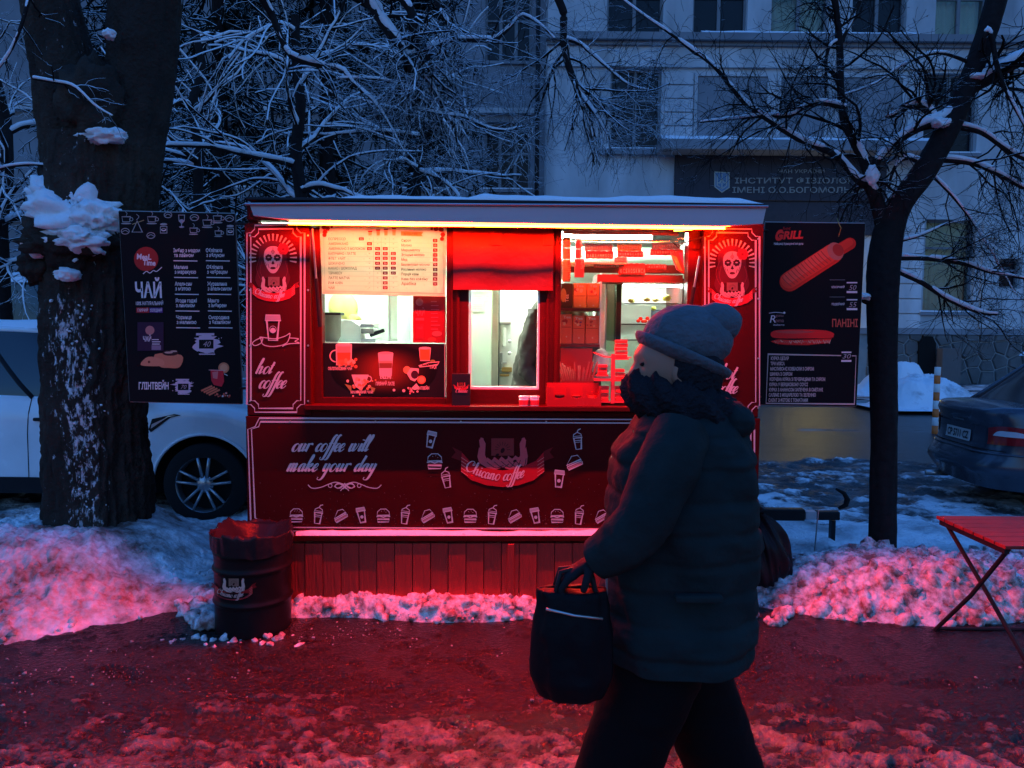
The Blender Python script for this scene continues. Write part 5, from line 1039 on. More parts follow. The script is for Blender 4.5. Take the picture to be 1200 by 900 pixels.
# red tea poster
tp = kthing('tea_poster', 'small red tea poster inside the left window under the corner of the price board', 'poster', tuple(K(503, 402, .1)))
MB().pbox(484, 347, 522.4, 401.6, .10, .104).build('sheet', P('red_poster_film', (.42, .012, .014), .5, var=.05, trans=.3), tp)
a = karts(.10); q = (.62, .14, .15); a.disc(491.5, 354, 4.4, q); a.text('ЧАЙ', 487, 370, 7.5, q, 10.5, .02); a.rect(487, 372.5, 497, 375.5, q); a.rect(487, 379.5, 496.5, 397, (.5, .04, .05)); a.text('ЧАЙ', 489, 386, 3, q, 6)
for i in range(8): a.rect(505, 353 + i * 4.6, 505 + random.uniform(6, 13), 354 + i * 4.6, q)
a.disc(512, 391, 6, (.66, .2, .16), 3.2); a.disc(506, 398, 5, (.62, .1, .06), 2.8); a.build('lettering', tp, M['printT'])
# black box and cups on the counter
zt = K(588, 476, 0).z + .001
bb = kthing('napkin_box', 'small black box with a red emblem standing on the counter beside the serving hatch', 'box', (K(540, 470, .0).x, 0, zt))
x0, x1 = K(529.5, 455, -.03).x, K(551, 455, -.03).x
MB().box(x0, -.03, zt, x1, .05, K(540, 438, -.03).z).build('box_body', M['dark'], bb, bevel=.003)
a = karts(-.03); hands(a, 540.5, 452, .17, (.5, .08, .06), writing=False); script(a, 'Chicano', 534, 460, 2.6, (.6, .2, .2), .9, .3); a.build('emblem', bb)
for i, (px, lb) in enumerate(((614, 'small white tub with red band, left one of the pair beside the red cup organiser'), (626, 'small white tub with red band touching the red cup organiser'))):
    c_ = K(px, 474, -.0); t = kthing('sugar_tub', lb, 'tub', (c_.x, 0, zt), 'sugar tubs on the counter'); r = .027
    h = .05; MB().lathe([(0, 0), (r * .95, 0), (r, .004), (r, h), (0, h)], (c_.x, 0, zt), 20).build('tub', M['white'], t, True)
    MB().lathe([(r + .001, .008), (r + .001, .036)], (c_.x, 0, zt), 20).build('label_band', P('red_band', (.6, .03, .04), .4), t, True); MB().lathe([(r + .003, h), (r + .003, h + .007), (0, h + .008)], (c_.x, 0, zt), 20).build('lid', M['white'], t, True)
og = kthing('cup_organiser', 'red counter organiser with three scooped openings holding lids and straws', 'organiser', (K(675, 474, 0).x, 0, zt))
def scoop(mm, y0, y1):
    P0 = lambda px, py: (lambda k: (k.x, k.z))(K(px, py, -.035)); pts = [P0(641, 476), P0(704.5, 476), P0(704.5, 454)]
    for c_ in (694, 675.5, 656): pts += [P0(c_ + 8, 454), P0(c_ + 7.6, 462), P0(c_ + 5, 466), P0(c_, 467), P0(c_ - 5, 466), P0(c_ - 7.6, 462), P0(c_ - 8, 454)]
    pts += [P0(641, 454)]; mm.prism(pts, y0, y1)
M['orgred'] = P('red_acrylic', (.42, .015, .018), .25)
mm = MB(); scoop(mm, -.035, -.029); mm.build('front_plate', M['orgred'], og)
a0, a1 = K(641, 460, -.03).x, K(704.5, 460, -.03).x; th = K(670, 454, -.03).z
MB().box(a0, -.028, zt, a1, .055, zt + .01).box(a0, .056, zt, a1, .06, th + .02).box(a0, -.028, zt, a0 + .004, .055, th).box(a1 - .004, -.028, zt, a1, .055, th).build('tray', M['orgred'], og)
for px in (656, 675.5):
    t = kthing('cup_lid_stack', 'dark glossy lids lying in the %s opening of the red organiser' % ('left' if px == 656 else 'middle'), 'lids', (K(px, 466, 0).x, .01, zt + .011), 'lids in the organiser')
    for k in range(5): MB().lathe([(0, .008), (.028, .008), (.03, 0), (.027, 0)], (K(px, 466, 0).x, .012, zt + .011 + k * .011), 18).build('lid', M['dark'] if px == 656 else P('brown_gloss', (.2, .03, .02), .15), t, True)
t = kthing('sauce_cup', 'small red cup tilted in the right opening of the red organiser', 'cup', (K(694, 466, 0).x, .01, zt + .011)); MB().lathe([(0, 0), (.018, 0), (.026, .05), (.023, .05), (.016, .004)], (K(694, 466, 0).x, .012, zt + .011), 16).build('cup', M['shade_red'], t, True)
hs = kthing('straw_holder', 'tall red plastic holder behind the organiser in the right window', 'holder', (K(678, 455, .09).x, .1, zt + .011))
HX0, HX1 = K(657, 430, .2).x + .005, K(695.5, 430, .2).x
MB().box(HX0, .26, zt - .1, HX1, .262, K(670, 408, .26).z).box(HX0, .19, zt - .1, HX1, .194, K(670, 446, .19).z).box(HX0, .195, zt - .1, HX0 + .004, .259, K(670, 446, .2).z).box(HX1 - .004, .195, zt - .1, HX1, .259, K(670, 446, .2).z).build('holder_body', P('translucent_red', (.8, .06, .07), .3, trans=.4), hs)
M['straw'] = P('red_straw', (.85, .12, .12), .35, trans=.3); srg = random.Random(3)
for i in range(26):
    x = HX0 + .02 + (HX1 - HX0 - .04) * (i + .5) / 26; f_ = (i - 13) / 13; y = .2 + srg.random() * .05; p0 = Vector((x - .03 * f_, y, zt)); p1 = Vector((x + .045 * f_ + srg.uniform(-.012, .012), y - .01, K(670, srg.uniform(423, 434), .2).z))
    t = kthing('drinking_straw', 'red drinking straw fanned out in the red holder', 'straw', tuple(p0), 'red straws in the holder'); MB().tube([p0, p1], .0042, 6).build('straw', M['straw'], t, True)
# interior ------------------------------------------------------------
YBk = DEP - .055
lampm = EM('tube_light', (.86, 1.0, .88), 19)
t = kthing('ceiling_lamp', 'bright tube lamp glowing under the ceiling inside the right window', 'lamp', (kx(720, 1.0), 1.0, zc - .06))
pa, pb = K(700, 292, .8), K(752, 279, .8); z_ = zc - .03
MB().tube([(kx(560, 1.0), 1.0, z_), (kx(760, 1.0), 1.0, z_)], .018, 10).build('tube', lampm, t, True); MB().box(kx(555, 1.0), .97, z_ + .02, kx(765, 1.0), 1.03, zc - .002).build('fitting', M['white'], t)
t = kthing('ceiling_lamp', 'second tube lamp under the kiosk ceiling above the coffee machine', 'lamp', (kx(440, .9), .9, zc - .06))
MB().tube([(kx(380, .9), .9, z_), (kx(545, .9), .9, z_)], .018, 10).build('tube', lampm, t, True); MB().box(kx(375, .9), .87, z_ + .02, kx(550, .9), .93, zc - .002).build('fitting', M['white'], t)
kb = lambda nm, a0, b0, a1, b1, y0, y1, mat, par, **k: part(lambda m: m.pbox(a0, b0, a1, b1, y0, y1), nm, mat, par, **k)
# partition and doors
kb('partition', 457, 255, 466, 500, .9, 1.68, M['mint'], kio); kb('corner_trim', 455, 255, 457, 500, .89, .9, M['steel'], kio)
kb('cupboard', 549, 300, 576, 480, 1.1, 1.68, M['mint'], kio, bevel=.004); kb('cupboard_panel', 553, 318, 573, 341, 1.085, 1.099, M['white'], kio); kb('door_post', 576.5, 300, 584, 480, .95, 1.68, P('cream_post', (.72, .78, .56), .5), kio, bevel=.003)
dr = kb('back_door', 585.5, 290, 660, 480, 1.2, 1.23, M['white'], kio)
kb('door_gap', 584, 290, 585.3, 480, 1.18, 1.24, M['dark'], kio)
for a0, b0, a1, b1, m_ in ((585.5, 377, 599, 380, 'steel'), (589.5, 384, 593, 406, 'white'), (587, 424, 594, 427, 'steel'), (588, 430.5, 600, 436, 'brass'), (586, 438.5, 597, 441, 'brass'), (586, 413, 589, 432, 'grey')):
    kb('handle' if b0 < 400 else 'lock', a0, b0, a1, b1, 1.16, 1.199, M[m_], dr, bevel=.004)
for x, y in ((597, 400), (590.5, 405), (597, 414)): MB().lathe([(0, -.01), (.012, -.008), (.014, .0)], tuple(K(x, y, 1.19)), 12, axis='y').build('lock', M['steel'], dr, True)
for i, (a0, b0, a1, b1, lb) in enumerate(((553, 345, 567, 365, 'larger white notice sheet on the mint cupboard'), (568, 345, 575, 353, 'small white notice above the other paper on the mint cupboard'))):
    t = kthing('paper_notice', lb, 'notice', tuple(K(a0, b1, 1.07))); kb('sheet', a0, b0, a1, b1, 1.094, 1.097, M['paper'], t)
    a = karts(1.094); [a.rect(a0 + 1.5, b0 + 2 + 2.4 * k, a1 - 1.5 - random.random() * 3, b0 + 2.5 + 2.4 * k, (.5, .52, .48)) for k in range(int((b1 - b0 - 3) / 2.4))]; a.build('lettering', t)
# coffee machine and grinder
cm = kthing('coffee_machine', 'white espresso machine with steel group head behind the left window', 'coffee machine', (K(410, 402, .45).x, .45, K(410, 420, .45).z))
mm = MB(); q = [K(398, 374, .4), K(412, 375, .4), K(422, 382, .4), K(424, 420, .4), K(398, 420, .4)]
mm.prism([(p.x, p.z) for p in q], .4, .8).build('machine_body', M['white'], cm, bevel=.006)
kb('group_head', 422, 379, 438, 384, .36, .6, M['steel'], cm, bevel=.004); kb('group_head', 423, 385, 438, 391, .36, .6, M['grey'], cm, bevel=.004); kb('drip_tray', 423, 397, 440, 401, .36, .6, M['steel'], cm)
p, q = K(434, 393, .38), K(450, 387, .36); MB().tube([p, q], .012, 10).build('portafilter_handle', M['dark'], cm, True)
gr = kthing('coffee_grinder', 'grey coffee grinder with clear hopper at the left end of the left window', 'grinder', (K(389, 402, .3).x, .3, K(389, 420, .3).z))
MB().lathe([(.035, 0), (.052, .03), (.056, .15), (.056, .16), (.0, .16)], tuple(K(389, 400, .3)), 24).build('hopper', P('smoky_plastic', (.28, .27, .22), .15, trans=.4), gr, True)
kb('grinder_body', 381, 400, 397, 420, .26, .36, M['grey'], gr, bevel=.006); kb('hopper_lid', 379, 366, 399, 369, .24, .36, M['dark'], gr, bevel=.003)
cb = kthing('paper_sack', 'yellowish paper sack lit from above on the shelf behind the grinder', 'sack', (K(402, 385, 1.2).x, 1.2, K(402, 388, 1.2).z))
blob('sack_body', K(402, 362, 1.2), (.10, .07, .14), P('yellow_paper', (.62, .55, .2), .8, bump=.4, bscale=12), cb, 5, .18, 2, 3)
blob('sack_fold', K(415, 376, 1.15), (.05, .05, .05), P('yellow_paper2', (.55, .48, .16), .8, bump=.4, bscale=12), cb, 8, .25, 2, 3)
kb('counter_top', 378, 402, 456, 405, .13, .85, M['white'], kio); kb('shelf', 380, 386, 430, 388, 1.1, 1.4, M['grey'], kio)
# right window shelving with tea boxes
sh = kthing('tea_shelf', 'dark red two-tier shelf for tea boxes at the left of the right window', 'shelf', (K(680, 403, .3).x, .3, K(680, 403, .3).z))
for y in (361, 403.5): kb('shelf_board', 656.5, y, 703, y + 3, .25, .45, M['shade_red'], sh)
kb('shelf_side', 703, 330, 704.5, 407, .25, .45, M['white'], sh)
tb = [P('tea_box_orange', (.85, .28, .05), .4, trans=.2), P('tea_box_dark', (.10, .03, .02), .4), P('tea_box_red', (.85, .14, .06), .4, trans=.2)]
row = ((657, 671.5, 332, 361, 1, 'dark brown tea box at the left end of the upper shelf'), (672, 687.6, 332, 361, 0, 'orange tea box in the middle of the upper shelf'), (688, 702.6, 332, 361, 0, 'orange tea box at the right end of the upper shelf'),
       (657, 670.5, 368.5, 403, 2, 'orange-red tea box at the left end of the lower shelf'), (671, 685.6, 370, 403, 2, 'tea box with dark patterned top in the middle of the lower shelf'), (686.2, 702.4, 370, 403, 2, 'bright red tea box at the right end of the lower shelf'))
for i, (a0, a1, b0, b1, mi, lb) in enumerate(row):
    t = kthing('tea_box', lb, 'tea box', (K(a0, b1, .27).x, .27, K(a0, b1, .27).z), 'tea boxes on the shelf'); kb('carton', a0, b0, a1 - .4, b1 - .3, .27, .42, tb[mi], t, bevel=.002)
    a = karts(.27); m_ = (a0 + a1) / 2
    if i == 0: a.disc(m_ - 4, 346, 3.5, (.6, .25, .06), 8); a.text('Tea', m_ + 2, 354, 4, (.7, .5, .3), 9, .02, rot=-pi / 2)
    else:
        a.text('Tea', a0 + 3, b0 + 4.5, 3, (.8, .55, .4), 9, .02); c1 = (.75, .3, .1) if i < 3 else (.25, .05, .12) if i == 4 else (.8, .15, .08)
        for k in range(9): a.disc(random.uniform(a0 + 2, a1 - 3), random.uniform(b0 + 6, b0 + 13), random.uniform(.8, 2), random.choice((c1, (.8, .45, .2), (.5, .04, .03))), n=6)
        a.rect(a0 + .8, b0 + 14.5, a1 - 1.4, b0 + 15.1, (.35, .04, .02)); a.disc(m_, b0 + 26, 1, (.8, .5, .3), n=6)
    a.build('lettering', t)
# hanging snack strips, upper shelf
MB()
us = kthing('upper_shelf', 'high shelf of red snack packs running across the right window', 'shelf', (K(730, 308, .3).x, .3, K(730, 308, .3).z))
kb('shelf_board', 657.5, 307.2, 735, 309, .2, .42, P('warm_strip', (.75, .5, .3), .4), us); kb('backboard', 660, 310, 800, 320, .42, .43, M['shade_red'], us); kb('shelf_board', 700, 322, 800, 331, .3, .5, P('dark_red_lacquer', (.22, .02, .02), .3), us)
kb('top_rail', 660, 269.5, 795, 275, .2, .22, P('brown_band', (.3, .09, .08), .5), us)
pk = [P('pack_red', (.62, .03, .03), .3, var=.3, scale=25), P('pack_orange', (.75, .28, .06), .3, var=.3, scale=25), P('pack_mauve', (.45, .2, .22), .3, var=.35, scale=25)]
for i, (a0, b0, a1, b1, y, mi, lb) in enumerate(((685, 286, 718, 294, .3, 2, 'mauve wrapped snack bar lying on the left end of the high shelf'), (686, 294.4, 719, 303, .29, 0, 'dark red patterned snack bar under the mauve one'), (723, 286, 752, 294, .3, 1, 'orange-brown snack bar in the middle of the high shelf'),
      (724, 294.4, 754, 301, .29, 0, 'red snack bar under the orange-brown one'), (764, 285, 797, 292, .3, 2, 'mauve snack bar at the right end of the high shelf'), (762, 292.4, 800, 299, .29, 0, 'red snack bar under the right-hand mauve one'),
      (720, 301.5, 735, 308, .25, 2, 'small mauve sachet at the end of the lit shelf edge'), (725, 309, 756, 322, .28, 0, 'wide glossy red snack bag in the middle of the window'), (758, 310, 781, 316, .3, 0, 'long red packet right of the wide snack bag'), (696, 310, 722, 314, .3, 0, 'thin red packet on the left of the backboard'))):
    t = kthing('snack_pack', lb, 'snack pack', tuple(K(a0, b1, y))); c_ = K((a0 + a1) / 2, (b0 + b1) / 2, y); e_ = K(a1, b0, y)
    w_, h_ = abs(e_.x - c_.x), abs(e_.z - c_.z); mm = MB()
    mm.grid(lambda u, v: (c_.x + (u * 2 - 1) * w_, c_.y - .018 * (sin(pi * v) ** .5 if 0 < v < 1 else 0) * min(1, 6 * min(u, 1 - u)) + .002 * sin(u * 50 + v * 9), c_.z + (v * 2 - 1) * h_ * (1 + .06 * sin(u * 30))), 22, 8); mm.build('wrapper', pk[mi], t, True)
    a = karts(y - .02); 
    for k in range(int((a1 - a0) / 3)): a.text(random.choice('AMOSBCK'), a0 + 2 + k * 3, b1 - 2, (b1 - b0) * .4, (.8, .5, .42), 2, .02)
    a.build('lettering', t)
for i, (px, w_, top, bot, n, lb) in enumerate(((664, 9, 277, 330, 4, 'yellow strip of hanging sachets at the left edge of the right window'), (678, 7, 280, 303, 2, 'short red strip of hanging sachets next to the yellow one'), (679, 11, 303, 325, 1, 'single red pouch hanging below the lit shelf edge'))):
    t = kthing('sachet_strip', lb, 'sachets', tuple(K(px, top, .17)))
    for k in range(n):
        a0 = top + (bot - top) * k / n; kb('sachet', px - w_ / 2, a0 + .4, px + w_ / 2, a0 + (bot - top) / n, .17 + .003 * (k % 2), .178 + .003 * (k % 2), pk[1] if i == 0 else pk[0], t, bevel=.003)
    a = karts(.168)
    for k in range(n): a0 = top + (bot - top) * k / n; a.text('SALTY' if i == 0 else 'NUTS', px + 1.5, a0 + 2, 3.2, (.25, .05, .02) if i == 0 else (.8, .4, .3), min((bot - top) / n - 3, 10), .02, rot=pi / 2)
    a.build('lettering', t)
t = kthing('snack_pack', 'bright red and orange bag slanting down at the right end of the high shelf', 'snack pack', tuple(K(795, 324, .2)))
q = [K(786, 297, .2), K(800, 293, .2), K(802, 322, .2), K(793, 316, .2)]; MB().prism([(p.x, p.z) for p in q], .19, .21).build('wrapper', pk[0], t, bevel=.004)
a = karts(.188); a.poly([(787, 299), (793, 301), (800, 318), (795, 316)], (.8, .4, .08)); a.poly([(795, 296), (800, 296), (801, 312)], (.6, .05, .25)); a.build('lettering', t)
# display fridge
fg = kthing('display_fridge', 'glass-doored display fridge with lit shelves of food in the right window', 'fridge', (K(765, 398, .6).x, .6, K(765, 398, .6).z))
mm = MB(); mm.pbox(728, 326, 802, 332, .55, 1.0); mm.pbox(723, 326, 728, 400, .55, 1.0); mm.pbox(799, 332.2, 802, 400, .55, 1.0); mm.build('cabinet', P('dark_red_frame', (.16, .012, .012), .3), fg)
kb('back_panel', 728, 332, 799, 398, .99, 1.0, P('fridge_white', (.78, .84, .78), .4), fg); lf = kb('strip_lamp', 731, 333, 797, 335.5, .7, .72, EM('fridge_lamp', (.9, 1, .9), 9.0), fg)
for y in (355, 379.5, 398): kb('shelf_edge', 728.2, y, 798.8, y + 1.4, .6, .612, M['steel'] if y == 355 else M['dark'], fg); kb('glass_shelf', 728.2, y, 798.8, y + .8, .613, .985, M['glass'], fg)
kb('door_stile', 721, 326, 727.5, 400, .50, .548, M['dark'], fg); kb('open_door_glass', 711, 326, 722, 412, .46, .47, GLASS('green_door_glass', (.75, .9, .78)), fg); kb('open_door_edge', 709.5, 330, 711, 412, .455, .475, M['grey'], fg)
kb('refrigerator_panel', 704.6, 320, 709, 412, .6, 1.0, M['white'], kio); kb('wall_bracket', 797, 332, 798, 380, .59, .595, M['steel'], fg)
food = ((740, 352.5, .66, (.7, .6, .12), 5), (758, 351, .66, (.75, .5, .15), 5), (768, 351.5, .68, (.72, .55, .2), 5), (781, 349, .66, (.72, .7, .12), 6), (766, 361.5, .8, (.55, .75, .12), 4))
for i, (px, py, y, c_, r) in enumerate(food):
    t = kthing('pastry', ('pale pastry at the left of the upper fridge shelf', 'golden pastry in the middle of the upper fridge shelf', 'golden crumbly pastry next to the yellow round one', 'round yellow pastry at the right of the upper fridge shelf', 'green garnish above the dark price card')[i], 'food', tuple(K(px, py + 3, y)))
    blob('crust', K(px, py, y), (r * .004, .03, .013 if i != 3 else .022), P('food%d' % i, c_, .6, var=.3, scale=40), t, i + 3, .6, 3, 3)
for i in range(9):
    px = 748 + i * 2.7; t = kthing('tomato', 'red tomato in the heap on the middle fridge shelf', 'tomato', tuple(K(px, 378, .66)), 'tomatoes in the fridge'); blob('skin', K(px, 377 - (3.6 if i % 3 == 1 else 0) - random.random(), .66 + .02 * (i % 2)), (.0135, .0135, .012), P('tomato', (.75, .05, .02), .25), t, i, .1, 2, 2)
t = kthing('food_tray', 'long red tray beside the tomatoes on the middle fridge shelf', 'tray', tuple(K(782, 379, .66))); kb('tray', 771, 374.5, 790, 379, .64, .75, M['orgred'], t, bevel=.003)
t = kthing('price_card', 'dark blue-grey card on the middle fridge shelf above the red tray', 'card', tuple(K(770, 372, .85))); kb('card', 763, 363, 778, 372, .85, .856, P('card_blue', (.10, .14, .2), .5), t)
# snack stand on the counter
st = kthing('snack_stand', 'red wire stand of snack packets right of the straw holder', 'stand', (K(718, 474, .02).x, .02, zt))
M['redgloss'] = P('gloss_red', (.75, .06, .07), .25)
MB().pbox(716.5, 415, 720.5, 473, .01, .03).build('pole', M['redgloss'], st)
for (a0, b0, a1, b1, lb) in ((720.8, 398, 736, 419.5, 'red packet stack on the top tier of the snack stand'), (720.8, 432, 733, 445, 'red packets on the middle tier of the snack stand right of the pole'), (720.8, 452, 736, 470, 'red speckled packets on the bottom tier right of the pole'), (700.5, 427, 712, 439, 'red packet stack on the left of the snack stand'), (703, 452, 714, 470, 'red packets at the lower left of the snack stand')):
    kb('tier', a0 - 1, b1 + .4, a1 + 1, b1 + 2, .0, .05, M['redgloss'], st)
    t = kthing('snack_packet', lb, 'snack packet', tuple(K(a0, b1, .01)), 'packets on the snack stand'); n = max(2, int((b1 - b0) / 4))
    for k in range(n): y0 = b1 - (b1 - b0) * (k + 1) / n; kb('packet', a0 + random.uniform(0, 1), y0 + .5, a1 - random.uniform(0, 1), y0 + (b1 - b0) / n, .008 + .004 * (k % 2), .045, pk[0], t, bevel=.003)
MB().tube([K(695, 413, .02), K(708, 418, .02), K(717, 419, .02)], .004, 6).tube([K(717, 419, .02), K(740, 419, .02)], .003, 6).build('wire', M['redgloss'], st)
kb('tier', 697, 444, 716, 446.5, 0, .05, M['redgloss'], st)
# equipment silhouettes behind the fridge: white kettle and pipes
kt = kthing('white_kettle', 'white kettle partly visible between the tea shelf and the snack stand', 'kettle', tuple(K(702, 440, .4)))
MB().lathe([(0, 0), (.05, 0), (.055, .05), (.042, .12), (.02, .14), (0, .145)], tuple(K(704, 436, .4)), 20).build('kettle_body', M['white'], kt, True)
kb('work_top', 658, 441, 802, 444, .45, 1.1, M['steel'], kio)
kb('wall_shelf', 658, 283, 800, 284.2, 1.0, 1.3, M['grey'], kio)
# ------------------------------------------------------------ hanging sign boards
def board_plane(cx, cy, Y, lean):
    p = U(cx, cy, Y); n = Vector((0, cos(lean), -sin(lean))); return p, n
BK = (.008, .007, .009); WH = (.82, .72, .75); GY = (.42, .39, .4)
def signboard(name, label, corners, Y, lean, rivets=True):
    p, n = board_plane(sum(c[0] for c in corners) / 4, sum(c[1] for c in corners) / 4, Y, lean)
    f = lambda px, py: UP(px, py, p, n); t = thing(name, label, 'sign board', tuple(p)); q = [f(*c) for c in corners]; nn = -n
    MB().add([tuple(v) for v in q] + [tuple(v + n * .018) for v in q], [(0, 1, 2, 3), (7, 6, 5, 4), (0, 4, 5, 1), (1, 5, 6, 2), (2, 6, 7, 3), (3, 7, 4, 0)]).build('board', P(name + '_face', BK, .6, var=.1, spec=.12), t)
    m = MB()
    for i in range(4): m.tube([q[i] + n * .009, q[(i + 1) % 4] + n * .009], .0055, 4)
    m.build('edge_trim', M['grey'], t)
    return t, Art(f, nn, .0015), f
t, a, f = signboard('tea_board', 'black tea price board with red round logo hanging left of the kiosk', [(139, 247.5), (275, 250.5), (283.5, 473), (152, 470.5)], 4.42, R(-4))
m = MB(); m.tube([f(275, 262), K(291, 262, .03) and (KM @ K(290, 262, .03))], .008, 6); m.tube([f(282, 455), KM @ K(291, 455, .03)], .008, 6); m.build('mounting_arm', M['dark'], t)
SK = lambda x, y: (139 + (y - 247) * 13 / 223 + (x - 139) * (136 - (y - 247) * 4.5 / 223) / 136, y)
def cupd(x, y, s, k):
    c = GY
    if k == 0: a.line([(x - 5 * s, y - 3 * s), (x - 4 * s, y + 3 * s), (x + 4 * s, y + 3 * s), (x + 5 * s, y - 3 * s)], .8, c, closed=True); a.ring(x + 6 * s, y, 2 * s, .7, c, n=10); a.disc(x, y + 5 * s, 6 * s, c, .8 * s); a.line([(x, y - 4 * s), (x + 1, y - 7 * s), (x - 1, y - 9 * s)], .6, c, smooth=True)
    if k == 1: a.ring(x, y, 5 * s, .8, c, 3.6 * s, n=14); a.line([(x - 4 * s, y + 1 * s), (x, y - 1 * s), (x + 4 * s, y + 1 * s)], .7, c, smooth=True)
    if k == 2: a.line([(x - 3.5 * s, y - 6 * s), (x + 3.5 * s, y - 6 * s), (x + 3 * s, y + 1 * s), (x, y + 4 * s), (x - 3 * s, y + 1 * s)], .8, c, closed=True); a.line([(x, y + 4 * s), (x, y + 8 * s)], .8, c); a.disc(x, y + 8 * s, 3 * s, (.45, .35, .42), 1 * s); a.disc(x, y + 1 * s, 3 * s, (.45, .35, .42), 2 * s)
    if k == 3: a.disc(x, y - 6 * s, 5 * s, c, 1.6 * s); a.line([(x - 4.5 * s, y - 3 * s), (x - 4.5 * s, y + 6 * s), (x + 4.5 * s, y + 6 * s), (x + 4.5 * s, y - 3 * s)], .8, c, closed=True); a.disc(x, y + 1.5 * s, 3.5 * s, WH, 2 * s); a.disc(x, y + 1 * s, 2.5 * s, BK, 1 * s)
for x, y, s, k in ((148, 257, 1, 0), (178, 257, 1, 0), (197, 252, .9, 1), (213, 258, 1, 2), (228, 255, 1, 1), (243, 261, 1.05, 0), (255, 256, 1, 0), (269, 256, 1, 1), (147, 271, .95, 1), (192, 268, .85, 3), (177, 276, .95, 1), (227, 270, .9, 0), (256, 273, .8, 0), (270, 270, .85, 3)): cupd(x, y, s, k)
a.line([(155, 272), (167, 272), (161, 259)], .9, GY, closed=True); a.line([(155, 263), (169, 258)], .9, (.4, .3, .15)); a.line([(160, 258), (163, 254), (160, 251)], .7, GY, smooth=True)
a.disc(171.5, 303.5, 14.2, (.42, .03, .03), n=36); a.text('MeaL', 160.5, 303.5, 6.4, WH, 17, .035, rot=.05); a.text('Time', 167.5, 310.5, 6.4, WH, 15, .035, rot=.05)
a.line([(168, 321), (172, 318), (176, 320), (180, 317), (184, 318), (190, 313)], .9, WH, smooth=True)
a.text('ЧАЙ', 159, 348.5, 17.5, WH, 31, .03, shear=-.04); a.text('100% НАТУРАЛЬНИЙ', 159.5, 357.5, 4.2, WH, 32, .02); a.rect(160, 360.5, 175, 366.5, (.5, .03, .04)); a.rect(175.4, 360.5, 191, 366.5, (.1, .04, .2)); a.text('ГАРЯЧИЙ', 161.5, 365.2, 3.4, WH, 12, .02); a.text('ХОЛОДНИЙ', 176, 365.2, 3.4, WH, 14, .02)
cols_ = ((203.5, ((('Імбир з медом', 31), ('та лаймом', 23)), (('Малина', 16), ('з маракуєю', 25)), (('Апельсин', 20), ("з м'ятою", 18)), (('Ягоди годжі', 25), ('з лимоном', 22)), (('Чорниця', 18), ('з малиною', 23)))),
        (241.5, ((('Обліпиха', 19), ('з яблуком', 21)), (('Обліпиха', 19), ('з чебрецем', 24)), (('Журавлина', 23), ('з апельсином', 28)), (('Манго', 13), ('з імбирем', 21)), (('Смородина', 24), ('з базиліком', 25)))))
for x, rows in cols_:
    for i, (l1_, l2_) in enumerate(rows):
        y = 295.5 + i * 19.6; xx = x + i * .8; a.text(l1_[0], xx, y, 4.4, WH, l1_[1], .022); a.text(l2_[0], xx + .6, y + 5.6, 4.4, WH, l2_[1], .022); a.line([(xx, y + 10), (xx + 28, y + 10.4)], 1.1, WH)
def splash(cx, cy, w, h, txt, col=(.72, .5, .6)):
    r_ = random.Random(int(cx)); a.poly([(cx + (w + r_.uniform(-4, 4)) * cos(t_) * (1 if i % 2 else .82), cy + (h + r_.uniform(-1.5, 1.5)) * sin(t_)) for i, t_ in enumerate([2 * pi * i / 34 for i in range(34)])], col)
    a.rect(cx - w * .7, cy - h * 1.2, cx + w * .55, cy - h * .95, col); a.rect(cx - w * .5, cy + h * .98, cx + w * .6, cy + h * 1.1, col)
    for i in range(8): a.disc(cx + r_.uniform(-1.3, 1.3) * w, cy + r_.uniform(-1.1, 1.1) * h, .6, col, n=6)
    a.rect(cx - w * .5, cy - h * .5, cx + w * .5, cy + h * .45, BK); a.text(txt, cx - w * .25, cy + h * .25, h * .6, (.5, .35, .4), w * .5, .0, shear=.3)
splash(242, 403.5, 17, 11, '40'); splash(215, 453.5, 12.5, 8, '70')
a.rect(161.5, 377.5, 192, 411, (.045, .02, .05)); a.disc(176, 387, 5.3, (.6, .22, .2), n=20); a.text('ЧАЙ', 168, 400, 6, WH, 9.5, .02); [a.rect(178.5, 397.4 + 2.6 * k, 178.5 + (8, 10, 9)[k], 398.4 + 2.6 * k, WH) for k in range(3)]; a.rect(178, 404.5, 189, 410, (.3, .2, .28))
a.poly([(182, 415), (213, 416), (211, 430), (198, 431), (187, 429)], (.72, .22, .12), True); a.disc(200, 413.5, 9.5, (.06, .02, .02), 3.4); a.disc(198, 413, 5, (.6, .35, .28), 1.2); a.disc(204, 411.5, 4, (.6, .35, .28), 1); a.poly([(165, 427), (174, 418), (190, 421), (192, 428), (176, 429)], (.78, .26, .15), True); a.disc(175, 424, 1.4, (.2, .04, .03))
a.disc(262.5, 431, 6.4, (.7, .25, .12), n=18); a.disc(262.5, 431, 4.4, (.8, .38, .2), n=18); a.poly([(247, 433), (262, 433.5), (263, 447), (260, 453), (251, 451), (248, 446)], (.72, .03, .05)); a.poly([(249, 436), (256, 435), (255, 444), (250, 443)], (.8, .2, .2)); a.line([(245, 433.5), (264, 434)], .8, (.75, .4, .4)); a.line([(263, 438), (267, 440)], .8, WH)
for k in range(4): a.line([(236 + k * 3, 458 + k * 1.6), (249 + k * 3, 452 + k * 1.5)], 2.1, (.75, .18, .1))
for k in range(16): a.disc(random.uniform(252, 273), random.uniform(460, 465), random.uniform(.6, 1.6), random.choice(((.7, .15, .1), WH, (.4, .05, .04))), n=7)
a.text('ГЛІНТВЕЙН', 163, 456, 8, WH, 35, .03); a.build('printed_artwork', t)
